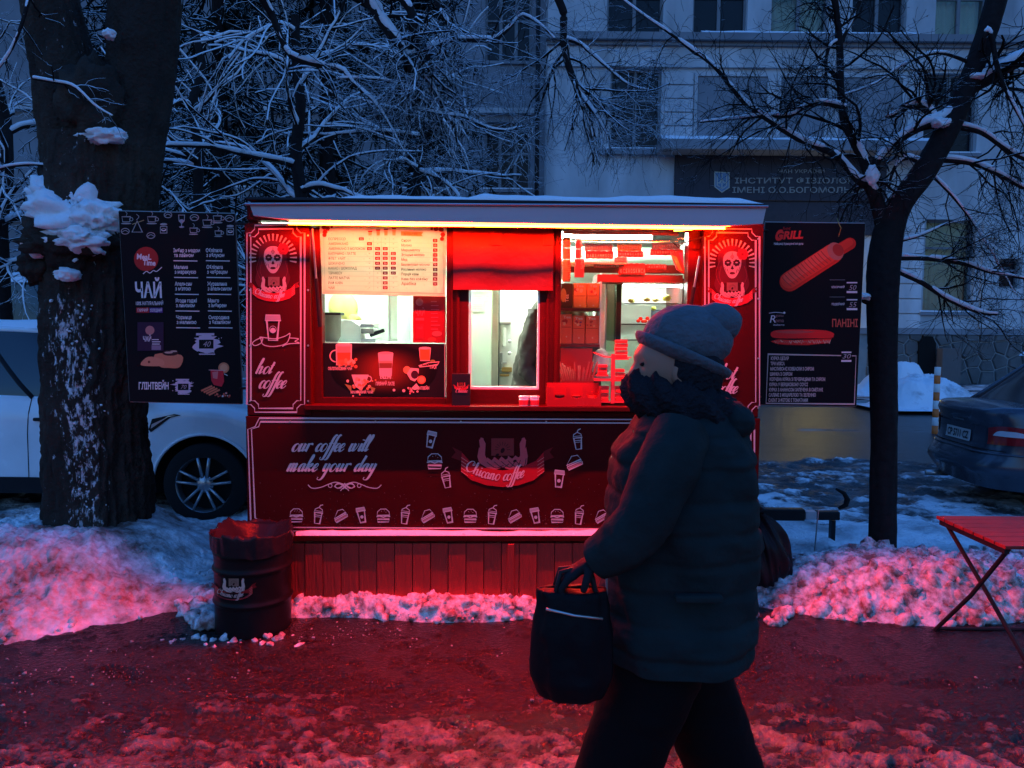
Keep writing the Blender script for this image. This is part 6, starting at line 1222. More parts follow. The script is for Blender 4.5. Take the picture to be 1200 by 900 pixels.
# grill board
t, a, f = signboard('grill_board', 'tall black grill board with a big red hot dog roll hanging right of the kiosk', [(897, 260.5), (1014, 262), (1003.5, 476), (888.5, 474)], 4.55, R(-4))
m = MB(); m.tube([f(899, 270), KM @ K(891, 270, .03)], .008, 6); m.tube([f(891, 465), KM @ K(886, 465, .03)], .008, 6); m.build('mounting_arm', M['dark'], t)
m = MB(); m.tube([f(981, 278) - Vector((0, .02, 0)), f(983, 268) - Vector((0, .03, 0)), f(980, 262) - Vector((0, .03, 0)), f(981, 256)], .0025, 5); m.build('hanging_wire', M['brass'], t)
RD2 = (.95, .04, .035); a.text('GRILL', 908, 280.5, 9, RD2, 33, .05, shear=.25, rot=-.04); a.text('G', 907.5, 281.5, 12, RD2, 8, .05, shear=.25, rot=-.04); a.text('hot', 917, 269.5, 4, (.4, .02, .02), 9, .02, shear=.3)
a.text('Найкращі французькі хот-доги', 907, 286.8, 2.6, WH, 34, .02)
ax, ay, ex, ey = 921, 331, 983, 292; dx, dy = (ex - ax), (ey - ay); l = math.hypot(dx, dy); ux, uy = dx / l, dy / l; nx, ny = -uy, ux
def cap(r, x0, y0, x1, y1, col, taper=1.0):
    pts = [(x0 + r * cos(t_) , y0 + r * sin(t_)) for t_ in [math.atan2(uy, ux) + pi / 2 + pi * i / 10 for i in range(11)]] + [(x1 + r * taper * cos(t_), y1 + r * taper * sin(t_)) for t_ in [math.atan2(uy, ux) - pi / 2 + pi * i / 10 for i in range(11)]]; a.poly(pts, col)
cap(7, 975, 298, 996, 285.5, (.80, .03, .02)); cap(4.6, 978, 295, 995, 284, (.95, .05, .03))
cap(11.6, 925, 330, 976, 297, (.80, .035, .022), 1.0); cap(9.6, 924.5, 328.5, 975, 295.5, (.95, .06, .035)); cap(6, 924, 326, 972, 293.5, (1, .11, .07)); a.disc(979, 294.5, 9, (.66, .16, .12), 11, rot=math.atan2(uy, ux)); a.disc(982, 293, 6, (.55, .04, .03), 7.6, rot=math.atan2(uy, ux))
for k in range(13): u = k * 4.6 - 2; cx, cy = 922 + ux * u, 329 + uy * u; a.line([(cx + nx * 8.5 + ux * 3, cy + ny * 8.5 + uy * 3), (cx, cy - .5), (cx - nx * 8.5 - ux * 1, cy - ny * 8.5 - uy * 1)], .9, (.55, .05, .04), smooth=True)
for i, (y, s_) in enumerate(((337, '50'), (357, '55'))):
    a.text(('КЛАСИЧНИЙ', 'ПОДВІЙНИЙ')[i], 974.5, y + .6, 2.4, WH, 15, .02); a.rect(992, y - 6.5, 1004.5, y - 5, WH); a.rect(992, y + 4, 1004.5, y + 6.4, WH); a.text(s_, 994.5, y + 2.8, 6, (.45, .35, .36), 8, .0, shear=.3); a.line([(972, y - 9), (990, y - 9)], .3, GY)
a.text('ПАНІНІ', 975, 383, 9, (.72, .12, .08), 30, .02); a.text('R', 902, 378, 9, WH, 7, .0, shear=.2); a.text('oma', 908.5, 377.5, 4.5, (.5, .2, .2), 10); a.line([(901, 367), (909, 366), (919, 367)], .6, WH, smooth=True); a.text('gusto', 909, 371, 3, (.5, .2, .2), 9); a.disc(919, 366.5, 1.3, WH, n=8); a.text('italiano', 906, 381.5, 2, WH, 13)
a.poly([(903, 391), (906, 388), (915, 386.5), (940, 386), (966, 387), (976, 390), (977, 393), (973, 396), (945, 396.5), (915, 396.5), (905, 395)], (.95, .03, .03), True); a.poly([(908, 389), (920, 387.5), (940, 387.5), (955, 389), (930, 391)], (.70, .08, .07), True)
a.poly([(903, 400), (912, 397.5), (930, 398.5), (950, 397.5), (975, 396.5), (970, 402), (945, 404.5), (920, 404), (909, 402.5)], (.85, .03, .025))
for k in range(26): x = 907 + k * 2.5; a.line([(x, 399 + random.uniform(-1, 1)), (x + 2, 401.5 + random.uniform(-1, 1)), (x + 3.5, 399 + random.uniform(-1, 1))], 1, random.choice(((.75, .2, .15), (.7, .1, .08), (.8, .35, .25))))
a.line([(900, 415), (1003, 417), (1001, 475 - 1.5), (897.5, 472.5)], 1.1, (.66, .46, .42), closed=True)
a.rect(985.5, 411.5, 998, 424, BK); a.rect(986, 412, 997.5, 413.6, WH); a.rect(985.5, 421.8, 997.5, 424, WH); a.text('30', 987, 420, 5.4, (.5, .4, .4), 9, .0, shear=.3)
for i, (s_, w_) in enumerate((('КУРКА ЦЕЗАР', 21), ("ТРИ М'ЯСА", 16.5), ('МИСЛИВСЬКІ КОВБАСКИ З СИРОМ', 51), ('ШИНКА З СИРОМ', 26), ('КОПЧЕНА КУРКА З ПЕЧЕРИЦЯМИ ТА СИРОМ', 65), ('КУРКА У ВЕРШКОВОМУ СОУСІ', 45), ('КУРКА З АНАНАСОМ ЗАПЕЧЕНА В СМЕТАНІ', 63), ('САЛЯМІ З МОЦАРЕЛОЮ ТА ЗЕЛЕННЮ', 55), ('САЛАТ З ФЕТОЮ І ТОМАТАМИ', 46))):
    a.text(s_, 903.2 - i * .35, 421.8 + i * 6.12, 3.9, (.72, .48, .46), w_, .03)
a.build('printed_artwork', t)
# ------------------------------------------------------------ litter barrel
by = 4.03; bxx = (292 - 600) / 900 * by; br = .196; gz0 = 0.0; bh = U(292, 622, by).z
bt = thing('litter_barrel', 'black ribbed barrel bin with the coffee emblem and a crumpled bag in its mouth', 'bin', (bxx, by, 0))
prof = [(.0, .0), (br * .98, 0), (br, .012)]
z = .03
while z < bh - .02:
    rr__ = br
    for zr in (.33, .66): rr__ += .010 * math.exp(-((z / bh - zr) / .022) ** 2)
    for zr in (.82, .90): rr__ += .006 * math.exp(-((z / bh - zr) / .018) ** 2)
    prof.append((rr__, z)); z += .007
prof += [(br + .006, bh - .012), (br + .008, bh), (br - .004, bh), (br - .006, bh - .3)]
M['barrel'] = P('black_barrel_paint', (.012, .009, .010), .34, var=.35, scale=6, bump=.12, bscale=12)
MB().lathe(prof, (bxx, by, 0), 72, wob=lambda a_, z_: .006 * sin(3 * a_ + z_ * 4)).build('barrel_body', M['barrel'], bt, True)
bag = MB()
M['bag'] = P('black_bin_bag', (.022, .016, .018), .25, var=.3, scale=8, bump=.3, bscale=14)
def bagf(u, v):
    a_ = u * 2 * pi; n_ = .45 * (.010 * sin(a_ * 7 + v * 5) + .006 * sin(a_ * 17 + 1 + 4 * v) + .004 * sin(a_ * 31))
    if v < .45: r_ = br + .014 + n_ * .5 + .006 * v; z_ = bh - .085 + v / .45 * .1 + .012 * sin(a_ * 2 + .5) * (1 - v / .45) + n_ * .8
    else: w_ = (v - .45) / .55; r_ = (br + .012) * (1 - w_ * .75) + n_ * 1.6; z_ = bh + .018 - w_ * .16 + n_ * 1.5 + .015 * sin(a_ * 3)
    return (bxx + r_ * cos(a_), by + r_ * sin(a_), z_)
bag.grid(bagf, 160, 26); bag.build('bin_liner', M['bag'], bt, True)
def barmap(px, py):
    o = Vector((0, 0, CAMZ)); d = ray(px, py); A_ = d.x ** 2 + d.y ** 2; B_ = 2 * (-bxx * d.x - by * d.y); C_ = bxx ** 2 + by ** 2 - (br + .006) ** 2; t_ = (-B_ - math.sqrt(max(B_ * B_ - 4 * A_ * C_, 0))) / (2 * A_); return o + d * t_
a = Art(barmap, (0, -1, 0), .001); hands(a, 274, 688, .46, (.62, .42, .34), rib=(.35, .02, .02), txt=(.6, .4, .34)); a.build('emblem', bt)
# ------------------------------------------------------------ rubbish bag
rb_c = G(913, 712); rb = thing('rubbish_bag', 'full black rubbish bag leaning against the right side of the kiosk', 'bag', (rb_c.x, rb_c.y + .2, 0))
m = MB()
def rbf(u, v):
    a_ = 2 * pi * u; s_ = sin(pi * min(1, v * 1.02)) ** .55 * (1.05 - .35 * v); fold = .012 * sin(9 * a_ + 5 * v) * v + .008 * sin(17 * a_ + 9 * v) + .02 * sin(2 * a_ + 3 * v) + .012 * sin(4 * a_ + 11 * v)
    return (rb_c.x - .01 + (.165 * s_ + fold) * cos(a_) - .06 * v * v, rb_c.y + .22 + (.17 * s_ + fold) * sin(a_), .50 * v + .012 * sin(7 * a_ + 4 * v))
m.grid(rbf, 90, 60).build('bag_body', M['bag'], rb, True); MB().tube([(rb_c.x - .08, rb_c.y + .22, .48), (rb_c.x - .09, rb_c.y + .2, .53), (rb_c.x - .07, rb_c.y + .19, .56)], [.03, .015, .035], 9).build('bag_knot', M['bag'], rb, True)
# ------------------------------------------------------------ low black barrier and rod in the snow
br_ = thing('barrier_bar', 'low black bar with a pale band lying level above the snow right of the kiosk', 'barrier', tuple(U(915, 610, 5.9)))
MB().ubox(880, 597, 944, 610.5, 5.9, .08).build('bar', M['dark'], br_, bevel=.01); MB().ubox(944.5, 600, 957, 609, 5.9, .08).build('pale_band', M['fascia'], br_); MB().ubox(957.5, 600, 985, 610, 5.9, .07).build('bar', M['dark'], br_, bevel=.01)
MB().ubox(890, 610.8, 896, 640, 5.93, .05).build('foot', M['dark'], br_); MB().ubox(974, 610.3, 979, 640, 5.93, .05).build('foot', M['dark'], br_)
rt_ = thing('metal_rod', 'thin upright metal rod standing in the snow beside the rubbish bag', 'rod', tuple(U(953, 665, 5.1))); MB().tube([U(952, 664, 5.1) - Vector((0, 0, .1)), U(959, 598, 5.1)], .005, 6).build('rod', M['steel'], rt_)
ct_ = thing('tyre_scrap', 'black curved scrap of rubber sticking out of the snow left of the thin tree', 'rubber scrap', tuple(U(985, 592, 6.3))); MB().tube([U(980, 573, 6.3), U(989, 578, 6.3), U(993, 585, 6.3), U(991, 592, 6.3), U(983, 596, 6.3)], [.015, .03, .035, .03, .02], 8, flat=.6).build('rubber', M['rubber'], ct_, True)
# ------------------------------------------------------------ striped post
po = thing('striped_post', 'orange and white striped marker post beyond the dark sedan', 'post', (U(1099, 432, 13).x, 13, -.1)); ptop = U(1099, 430, 13); x_ = ptop.x
for k in range(8):
    z0 = -.1 + (ptop.z + .1) * k / 8; z1 = -.1 + (ptop.z + .1) * (k + 1) / 8; MB().lathe([(.048, z0), (.05, z0 + .01), (.05, z1 - .002), (0, z1 - .001)], (x_, 13, 0), 16).build('white_band' if k % 2 else 'orange_band', P('post_w', (.8, .75, .7), .5) if k % 2 else P('post_o', (.75, .16, .03), .5), po, True)
# ------------------------------------------------------------ folding table
tt = thing('folding_table', 'red slatted folding table with black crossed legs at the right edge', 'table', (2.65, 3.9, 0)); H_ = .60
M['tred'] = P('red_table_slat', (.24, .025, .022), .4, var=.3, scale=9, bump=.15)
for k in range(7): MB().box(2.345, 3.58 + k * .086, H_ - .018, 2.98, 3.66 + k * .086, H_).build('slat', M['tred'], tt, bevel=.003)
for x in (2.355, 2.95): MB().box(x, 3.6, H_ - .045, x + .025, 4.16, H_ - .019).build('top_rail', M['dark'], tt)
for x0, s_ in ((2.375, 1), (2.955, -1)):
    MB().tube([(x0, 4.13, H_ - .03), (x0 + .07, 3.86, .28), (x0 + .14, 3.62, 0.0)], .011, 8).build('leg', M['dark'], tt); MB().tube([(x0 + .02, 3.63, H_ - .03), (x0 - .02, 3.84, .27), (x0 - .08, 4.05, 0.0)], .011, 8).build('leg', M['dark'], tt)
MB().tube([(2.30, 4.05, .012), (2.87, 4.05, .012)], .009, 6).build('stretcher', M['dark'], tt); MB().tube([(2.51, 3.62, .012), (3.09, 3.62, .012)], .009, 6).build('stretcher', M['dark'], tt)
# ------------------------------------------------------------ cars
M['white_paint'] = P('white_car_paint', (.82, .84, .86), .25, var=.10, scale=3, coat=.6)
M['blue_paint'] = P('steel_blue_car_paint', (.055, .07, .095), .25, metal=.35, var=.06, scale=2, coat=.8)
M['dark_paint'] = P('dark_van_paint', (.03, .035, .045), .35, var=.1, scale=2, coat=.4)
M['alloy'] = P('alloy_rim', (.42, .43, .45), .3, metal=.8, var=.1)
M['tail_red'] = P('tail_lamp_red', (.28, .01, .015), .12, coat=.8); M['lamp_clear'] = P('clear_lamp', (.55, .56, .6), .1, coat=.8)
def car(name, label, cx, cy, rz, S, cat='car'):
    t = thing(name, label, cat, (cx, cy, S.get('z', -.1)), rotz=rz); rot = rz
    ORG[t.name] = Vector((0, 0, 0))
    xr, xf, wd, n = S['xr'], S['xf'], S['w'], S.get('n', 5.0); mx = (xr + xf) / 2; ha = (xf - xr) / 2
    bxs, bzs = zip(*S['belt']); beltf = lambda x: float(np.interp(x, bxs, bzs)); zb = S['bottom']; ar = S['arch']
    prof = S.get('prof', [(0, .95), (.35, 1.0), (.7, .985), (1, .93)]); pf = lambda v: float(np.interp(v, *zip(*prof)))
    def ring(th, v, shrink=1.0):
        c, s_ = cos(th), sin(th); X_ = mx + ha * math.copysign(abs(c) ** (2 / n), c); Y_ = wd * math.copysign(abs(s_) ** (2 / n), s_)
        hi = beltf(X_); z = zb + v * (hi - zb)
        for wx in S['wheels']:
            d = abs(X_ - wx)
            if d < ar: lo = S['wr'] + math.sqrt(ar * ar - d * d) * .98; z = max(z, min(hi - .02, lo + v * (hi - lo)) if lo > zb else z)
        q = pf(v); ex = S['endf'](X_, z) if 'endf' in S else 0
        return Vector((X_ * 1.0 + ex, Y_ * q, z))
    nr = 300; nv = 16; th = []
    for i in range(nr):
        u = i / nr; th.append(2 * pi * u)
    # denser columns along the flanks, where the superellipse crowds them at the corners
    th = []
    for side in (1, -1):
        xs_ = np.linspace(.9999, -.9999, 150); 
        for x in xs_: a_ = math.acos(math.copysign(abs(x) ** (n / 2), x)); th.append(a_ if side == 1 else None) if side == 1 else th.append(2 * pi - math.acos(math.copysign(abs(-x) ** (n / 2), -x)))
    nr = len(th); m = MB(); vs = [ring(a_, j / nv) for j in range(nv + 1) for a_ in th]
    fs = [(j * nr + i, j * nr + (i + 1) % nr, (j + 1) * nr + (i + 1) % nr, (j + 1) * nr + i) for j in range(nv) for i in range(nr)]
    b0 = nv * nr; base = len(vs); top = []
    for k in range(1, 7):
        f = 1 - k / 6
        for i in range(nr):
            p = vs[b0 + i]; yy = p.y * f; x_ = mx + (p.x - mx) * (1 - .012 * k / 6 * 2); vs.append(Vector((x_, yy, (beltf(x_) if True else p.z) + S.get('crown', .035) * (1 - f * f))))
    for k in range(6):
        a0 = b0 if k == 0 else base + (k - 1) * nr; a1 = base + k * nr
        fs += [(a0 + i, a0 + (i + 1) % nr, a1 + (i + 1) % nr, a1 + i) for i in range(nr)]
    m.add(vs, fs); body = m.build('body', S['paint'], t, True)
    MB().box(xr + .25, -wd * .8, zb - .02, xf - .25, wd * .8, .62).build('underbody', M['black'], t)
    side = lambda x, v, sgn=-1: (lambda q: Vector((q.x, q.y, q.z)))(ring((2 * pi - math.acos(math.copysign(abs((x - mx) / ha) ** (n / 2), x - mx))) if sgn < 0 else math.acos(math.copysign(abs((x - mx) / ha) ** (n / 2), x - mx)), v))
    # cabin
    gx0, gx1, gr0, gr1, zt_, wb_, wr_ = S['cabin']; gn = S.get('gn', 7)
    def gring(th_, v):
        c, s_ = cos(th_), sin(th_); f = v ** .92; x0 = gx0 + (gr0 - gx0) * f; x1 = gx1 + (gr1 - gx1) * f; w_ = wb_ + (wr_ - wb_) * v ** 1.3
        X_ = (x0 + x1) / 2 + (x1 - x0) / 2 * math.copysign(abs(c) ** (2 / gn), c); Y_ = w_ * math.copysign(abs(s_) ** (2 / gn), s_); zl = beltf(X_) - .015
        return Vector((X_, Y_, zl + (zt_ - .05 - zl + .03 * (1 - ((X_ - (x0 + x1) / 2) / (x1 - x0) * 2) ** 2)) * v))
    gth = [a_ for a_ in [2 * pi * i / 160 for i in range(160)]]; vs = [gring(a_, j / 10) for j in range(11) for a_ in gth]
    fs = [(j * 160 + i, j * 160 + (i + 1) % 160, (j + 1) * 160 + (i + 1) % 160, (j + 1) * 160 + i) for j in range(10) for i in range(160)]
    MB().add(vs, fs).build('window_glass', M['dglass'], t, True)
    vs = [gring(a_, 1.0) for a_ in gth]; rows = [[v + Vector((0, 0, 0)) for v in vs]]
    cxr = (gr0 + gr1) / 2
    for f, dz in ((1.012, .018), (.97, .042), (.8, .058), (.5, .07), (0.001, .075)): rows.append([Vector((cxr + (v.x - cxr) * f, v.y * f, v.z + dz)) for v in vs])
    MB().add([v for r_ in rows for v in r_], [(j * 160 + i, j * 160 + (i + 1) % 160, (j + 1) * 160 + (i + 1) % 160, (j + 1) * 160 + i) for j in range(5) for i in range(160)]).build('roof', S['paint'], t, True)
    if S.get('roofsnow'):
        xs = np.linspace(gr0 - .02, gr1 + .02, 90); ys = np.linspace(-wr_ * .98, wr_ * .98, 24); X, Y = np.meshgrid(xs, ys)
        e = np.clip(np.minimum(np.minimum(X - xs[0], xs[-1] - X) * 9, (wr_ * .98 - np.abs(Y)) * 9), 0, 1) ** .5; Z = zt_ - .0 + S['roofsnow'] * (.6 + .8 * fbm(X * 2, Y * 2, o=3, s=3)) * e
        heightfield('roof_snow', xs, ys, Z, M['snow'], t)
    for (px_, sl) in S['pillars']:                       # pillars follow the glass
        for sgn in (-1, 1):
            pts = []
            for v in np.linspace(0, 1, 6):
                f = v ** .92; x0 = gx0 + (gr0 - gx0) * f; x1 = gx1 + (gr1 - gx1) * f; X_ = x0 + (x1 - x0) * (px_ + sl * v) ; q = abs((X_ - (x0 + x1) / 2) / ((x1 - x0) / 2)); w_ = (wb_ + (wr_ - wb_) * v ** 1.3) * max(0, 1 - q ** gn) ** (1 / gn); pts.append((X_, sgn * (w_ + .004), beltf(X_) - .01 + (zt_ - .03 - beltf(X_)) * v))
            MB().tube(pts, .03, 8, flat=.5).build('pillar', S.get('pillarmat', S['paint']), t, True)
    for wx in S['wheels']:
        for sgn in (-1, 1):
            yw = sgn * (wd * .985 - .11); wo = S['wr']
            tyre = MB().lathe([(wo * .68, -.105), (wo * .92, -.11), (wo * .985, -.09), (wo, -.04), (wo, .04), (wo * .985, .09), (wo * .92, .11), (wo * .68, .105)], (wx, yw, wo), 48, axis='y').build('tyre', M['rubber'], t, True)
            face = sgn * .085; ri = wo * .70
            MB().lathe([(ri, sgn * .105), (ri * .97, sgn * .1), (ri * .92, sgn * .06), (ri * .9, -sgn * .05)], (wx, yw, wo), 48, axis='y').build('rim', M['alloy'], tyre, True)
            MB().lathe([(0, 0), (ri * .91, 0)], (wx, yw + sgn * .02, wo), 32, axis='y').build('brake_disc', M['black'], tyre)
            for k in range(5):
                for d_ in (-.17, .17):
                    a_ = pi / 2 + 2 * pi * k / 5; p0 = (wx + .05 * cos(a_ + d_ * 2), yw + sgn * .075, wo + .05 * sin(a_ + d_ * 2)); p1 = (wx + ri * .95 * cos(a_ + d_ * 1.25), yw + sgn * .095, wo + ri * .95 * sin(a_ + d_ * 1.25)); MB().tube([p0, p1], [.018, .015], 6, flat=.8).build('spoke', M['alloy'], tyre, True)
                MB().lathe([(0, sgn * .012), (.012, sgn * .01), (.012, 0)], (wx + .055 * cos(a_ + .63), yw + sgn * .07, wo + .055 * sin(a_ + .63)), 8, axis='y').build('wheel_nut', M['dark'], tyre)
            MB().lathe([(0, sgn * .022), (.055, sgn * .02), (.075, 0)], (wx, yw + sgn * .07, wo), 20, axis='y').build('hub', M['alloy'], tyre, True)
    return t, side, ring, beltf, gring
WX = U(238, 574, 6.5).x
t, side, ring, beltf, gring = car('parked_car', 'white parked car with snow on its roof behind the thick tree', WX - 1.38, 7.42, 0, dict(xr=-2.25, xf=2.22, w=.93, n=5.5, bottom=.27, arch=.43, wr=.355, wheels=(-1.34, 1.38), paint=M['white_paint'],
    belt=[(-2.3, .95), (-2.1, 1.12), (-1, 1.13), (.2, 1.09), (.8, 1.08), (1.0, 1.07), (1.5, 1.02), (1.9, .93), (2.1, .80), (2.25, .66)], cabin=(-2.1, 1.15, -1.7, .05, 1.68, .86, .66), pillars=((.0, .0), (.28, .0), (.62, -.0), (.985, 0)), pillarmat=M['dark'], roofsnow=.07, prof=[(0, .97), (.3, .985), (.62, 1.0), (.82, .99), (1, .93)]))
for x0_, lb in ((-.12, None), (.78, None), (-1.0, None)):
    MB().tube([side(x0_ + .03 * v, v) + Vector((0, -.001, 0)) for v in np.linspace(.15, 1, 12)], .0045, 5).build('door_seam', M['black'], t)
sp = side(.07, .78); MB().box(sp.x - .11, sp.y - .035, sp.z - .016, sp.x + .11, sp.y - .004, sp.z + .014).build('door_handle', M['dark'], t, bevel=.01)
sp = side(-.95, .78); MB().box(sp.x - .11, sp.y - .035, sp.z - .016, sp.x + .11, sp.y - .004, sp.z + .014).build('door_handle', M['dark'], t, bevel=.01)
def patch(name, pts, mat, par, side=side, off=.006):      # flat trim laid on the flank, pts = (x, v)
    q = [side(x, v) + Vector((0, -off, 0)) for x, v in pts]; tri = geometry.tessellate_polygon([[Vector((p.x, p.z, 0)) for p in q]]); return MB().add([tuple(p) for p in q], tri).build(name, mat, par)
patch('side_vent', [(.93, .70), (.96, .76), (1.15, .74), (1.21, .70), (1.12, .665), (.95, .67)], M['dark'], t); patch('chrome_strip', [(.95, .71), (1.1, .715), (1.17, .70), (1.1, .695), (.96, .69)], M['steel'], t, off=.009)
patch('headlight', [(1.72, .93), (1.9, .86), (2.06, .74), (2.1, .62), (1.95, .66), (1.8, .78)], M['lamp_clear'], t); patch('headlight_surround', [(1.68, .96), (1.9, .90), (2.1, .78), (2.12, .58), (1.93, .62), (1.76, .76)], M['dark'], t, off=.003)
MB().grid(lambda u, v: (lambda s_: (s_.x, s_.y - .008, s_.z))(side(-.86 + 1.8 * u, .0 + .17 * v)), 60, 6).build('sill_cladding', M['dark'], t, True)
for wx in (-1.34, 1.38): MB().tube([(lambda s_: Vector((wx + .435 * cos(a_), s_.y - .0, .355 + .435 * sin(a_))))(side(wx + .43 * cos(a_) * .98, .3)) for a_ in np.linspace(-.12, pi + .12, 36)], .014, 6).build('arch_lip', S_ if False else M['white_paint'], t, True)
mq = side(.86, 1.0); blob('door_mirror', tuple(mq + Vector((-.02, -.13, .07))), (.07, .1, .065), M['dark'], t, 2, .1, 1, 3)
# dark sedan at the right
def sed_end(X_, z):
    if X_ > -1.9: return 0
    k = (-1.9 - X_) / .3; return -.10 * math.exp(-((z - .50) / .13) ** 2) * min(1, k) * 1.2 - .05 * math.exp(-((z - .99) / .07) ** 2) * min(1, k)
rear = (U(1092, 500, 8.3) + U(1190, 500, 6.5)) / 2
t, side, ring, beltf, gring = car('parked_car', 'dark blue-grey sedan parked at the right edge seen from its rear corner', rear.x + 2.2, 7.36, R(-4), dict(z=-.12, xr=-2.22, xf=2.3, w=.87, n=4.6, bottom=.30, arch=.36, wr=.31, wheels=(-1.3, 1.35), paint=M['blue_paint'], endf=sed_end,
    belt=[(-2.3, 1.0), (-2.1, 1.045), (-1.6, 1.05), (-1.2, 1.0), (0, .95), (1, .93), (1.8, .80), (2.3, .6)], cabin=(-1.9, 1.0, -1.35, .25, 1.50, .82, .64), gn=5, pillars=((.02, .0), (.42, 0), (.985, 0)), roofsnow=.06, prof=[(0, .93), (.25, 1.0), (.35, .985), (.7, .985), (1, .90)], crown=.03))
def rearf(y, z):
    b_ = .87 * .98; n = 4.6; q = min(abs(y / b_), .9999); v = (z - .30) / .72; X_ = .04 - 2.26 * (1 - q ** n) ** (1 / n); return Vector((X_ + sed_end(X_, z), y, z))
def rpatch(name, y0, y1, z0, z1, mat, off=.008, nu=24, shape=None):
    return MB().grid(lambda u, v: (lambda y, z: (lambda p: (p.x - off, p.y * (1 + (off if abs(p.y) > .6 else 0)), p.z))(rearf(y, z)))(y0 + (y1 - y0) * u, (z0 + (z1 - z0) * v) if not shape else shape(u, v)), nu, 10).build(name, mat, t, True)
rpatch('trunk_recess', -.44, .44, .66, .86, M['blue_paint'], .002)
pl = rpatch('licence_plate', -.23, .23, .70, .81, P('plate_white', (.5, .5, .48), .4), .014)
tm = t.matrix_basis.copy(); tm = Matrix.Translation(t.location) @ Matrix.Rotation(R(-4), 4, 'Z')
a = Art(lambda y, z: rearf(-y, z) + Vector((-.018, 0, 0)), (-1, 0, 0), .0)
vs_, fs_ = text2d('CP 5711 CZ', .03); wmx = max(v[0] for v in vs_); a.raw([(-.20 + v[0] / wmx * .40, .72 + v[1] / .72 * .07) for v in vs_], fs_, (.02, .02, .03)); a.build('lettering', t)
for sgn in (-1, 1):
    sh = lambda u, v: .71 + .02 * u + v * (.17 - .10 * abs(u - .35) ** 1.5)
    y0, y1 = (sgn * .47, sgn * .852)
    rpatch('tail_light', y0, y1, .7, .86, M['tail_red'], .012, 30, sh)
    rpatch('reversing_light', sgn * .52, sgn * .72, .79, .85, M['lamp_clear'], .018, 16, lambda u, v: .795 + v * .05 * (1 - (2 * u - 1) ** 4))
MB().tube([rearf(y, .44 + .19) + Vector((-.004, 0, 0)) for y in np.linspace(-.8, .8, 40)], .012, 6).build('bumper_edge', M['blue_paint'], t, True)
MB().tube([(-2.32, .45, .27), (-2.1, .45, .27)], .03, 12).build('exhaust', M['steel'], t, True)
rpatch('boot_badge', -.1, .1, .885, .90, M['steel'], .01); rpatch('boot_seam', -.62, .62, .655, .662, M['black'], .006)
# dark van far behind the thick trunk
vx = U(10, 350, 11.5).x
car('parked_van', 'dark van with thick snow on its roof beyond the white car at the left edge', vx, 12.3, 0, dict(z=-.1, xr=-2.4, xf=2.4, w=.95, n=6, bottom=.35, arch=.4, wr=.34, wheels=(-1.5, 1.6), paint=M['dark_paint'], belt=[(-2.4, 1.5), (.9, 1.5), (1.4, 1.2), (2.3, 1.0), (2.4, .8)], cabin=(-2.38, 1.3, -2.3, .7, 2.35, .93, .84), pillars=((.03, 0), (.35, 0), (.65, 0), (.98, 0)), roofsnow=.13), 'van')

# ------------------------------------------------------------ people
def skinned(name, J, E, par, mat, root=0, subd=2):
    me = bpy.data.meshes.new(name); keys = list(J); o0 = ORG[root_of(par).name]
    me.from_pydata([tuple(Vector(J[k][0]) - o0) for k in keys], [(keys.index(a_), keys.index(b_)) for a_, b_ in E], []); me.materials.append(mat)
    o = link(name, me, par); sm_ = o.modifiers.new('skin', 'SKIN'); sm_.use_smooth_shade = True
    for i, k in enumerate(keys):
        sv = me.skin_vertices[0].data[i]; r_ = J[k][1]; sv.radius = (r_, r_) if not isinstance(r_, tuple) else r_; sv.use_root = (i == root)
    d = o.modifiers.new('sub', 'SUBSURF'); d.levels = subd; d.render_levels = subd; return o
def hand(name, wrist, fwd, palm_n, par, mat, curl=.9, s=1.0, side=1):
    f = Vector(fwd).normalized(); n_ = Vector(palm_n); n_ = (n_ - f * n_.dot(f)).normalized(); l_ = f.cross(n_) * side; w = Vector(wrist)
    J = {'w': (w, .024 * s), 'p0': (w + f * .035 * s, (.034 * s, .018 * s)), 'p1': (w + f * .075 * s, (.036 * s, .016 * s))}; E = [('w', 'p0'), ('p0', 'p1')]
    for i, (o_, L_) in enumerate(((.030, .078), (.010, .088), (-.010, .080), (-.029, .062))):
        base = w + f * (.085 * s) + l_ * o_ * s; J['k%d' % i] = (base, .0105 * s); E.append(('p1', 'k%d' % i)); p = base; ang = curl * .35
        for k in range(3): d = f * cos(ang) + n_ * sin(ang); p = p + d * L_ * s * (.45, .32, .23)[k]; J['f%d%d' % (i, k)] = (p, (.0092 - .0012 * k) * s); E.append(('k%d' % i if k == 0 else 'f%d%d' % (i, k - 1), 'f%d%d' % (i, k))); ang += curl * .75
    tb_ = w + f * .03 * s + l_ * .034 * s + n_ * .006; J['t0'] = (tb_, .013 * s); E.append(('p0', 't0')); J['t1'] = (tb_ + (f * .6 + l_ * .5 + n_ * .5) * .034 * s, .0105 * s); J['t2'] = (J['t1'][0] + (f * .7 - l_ * .1 + n_ * .7) * .028 * s, .009 * s); E += [('t0', 't1'), ('t1', 't2')]
    return skinned(name, J, E, par, mat)
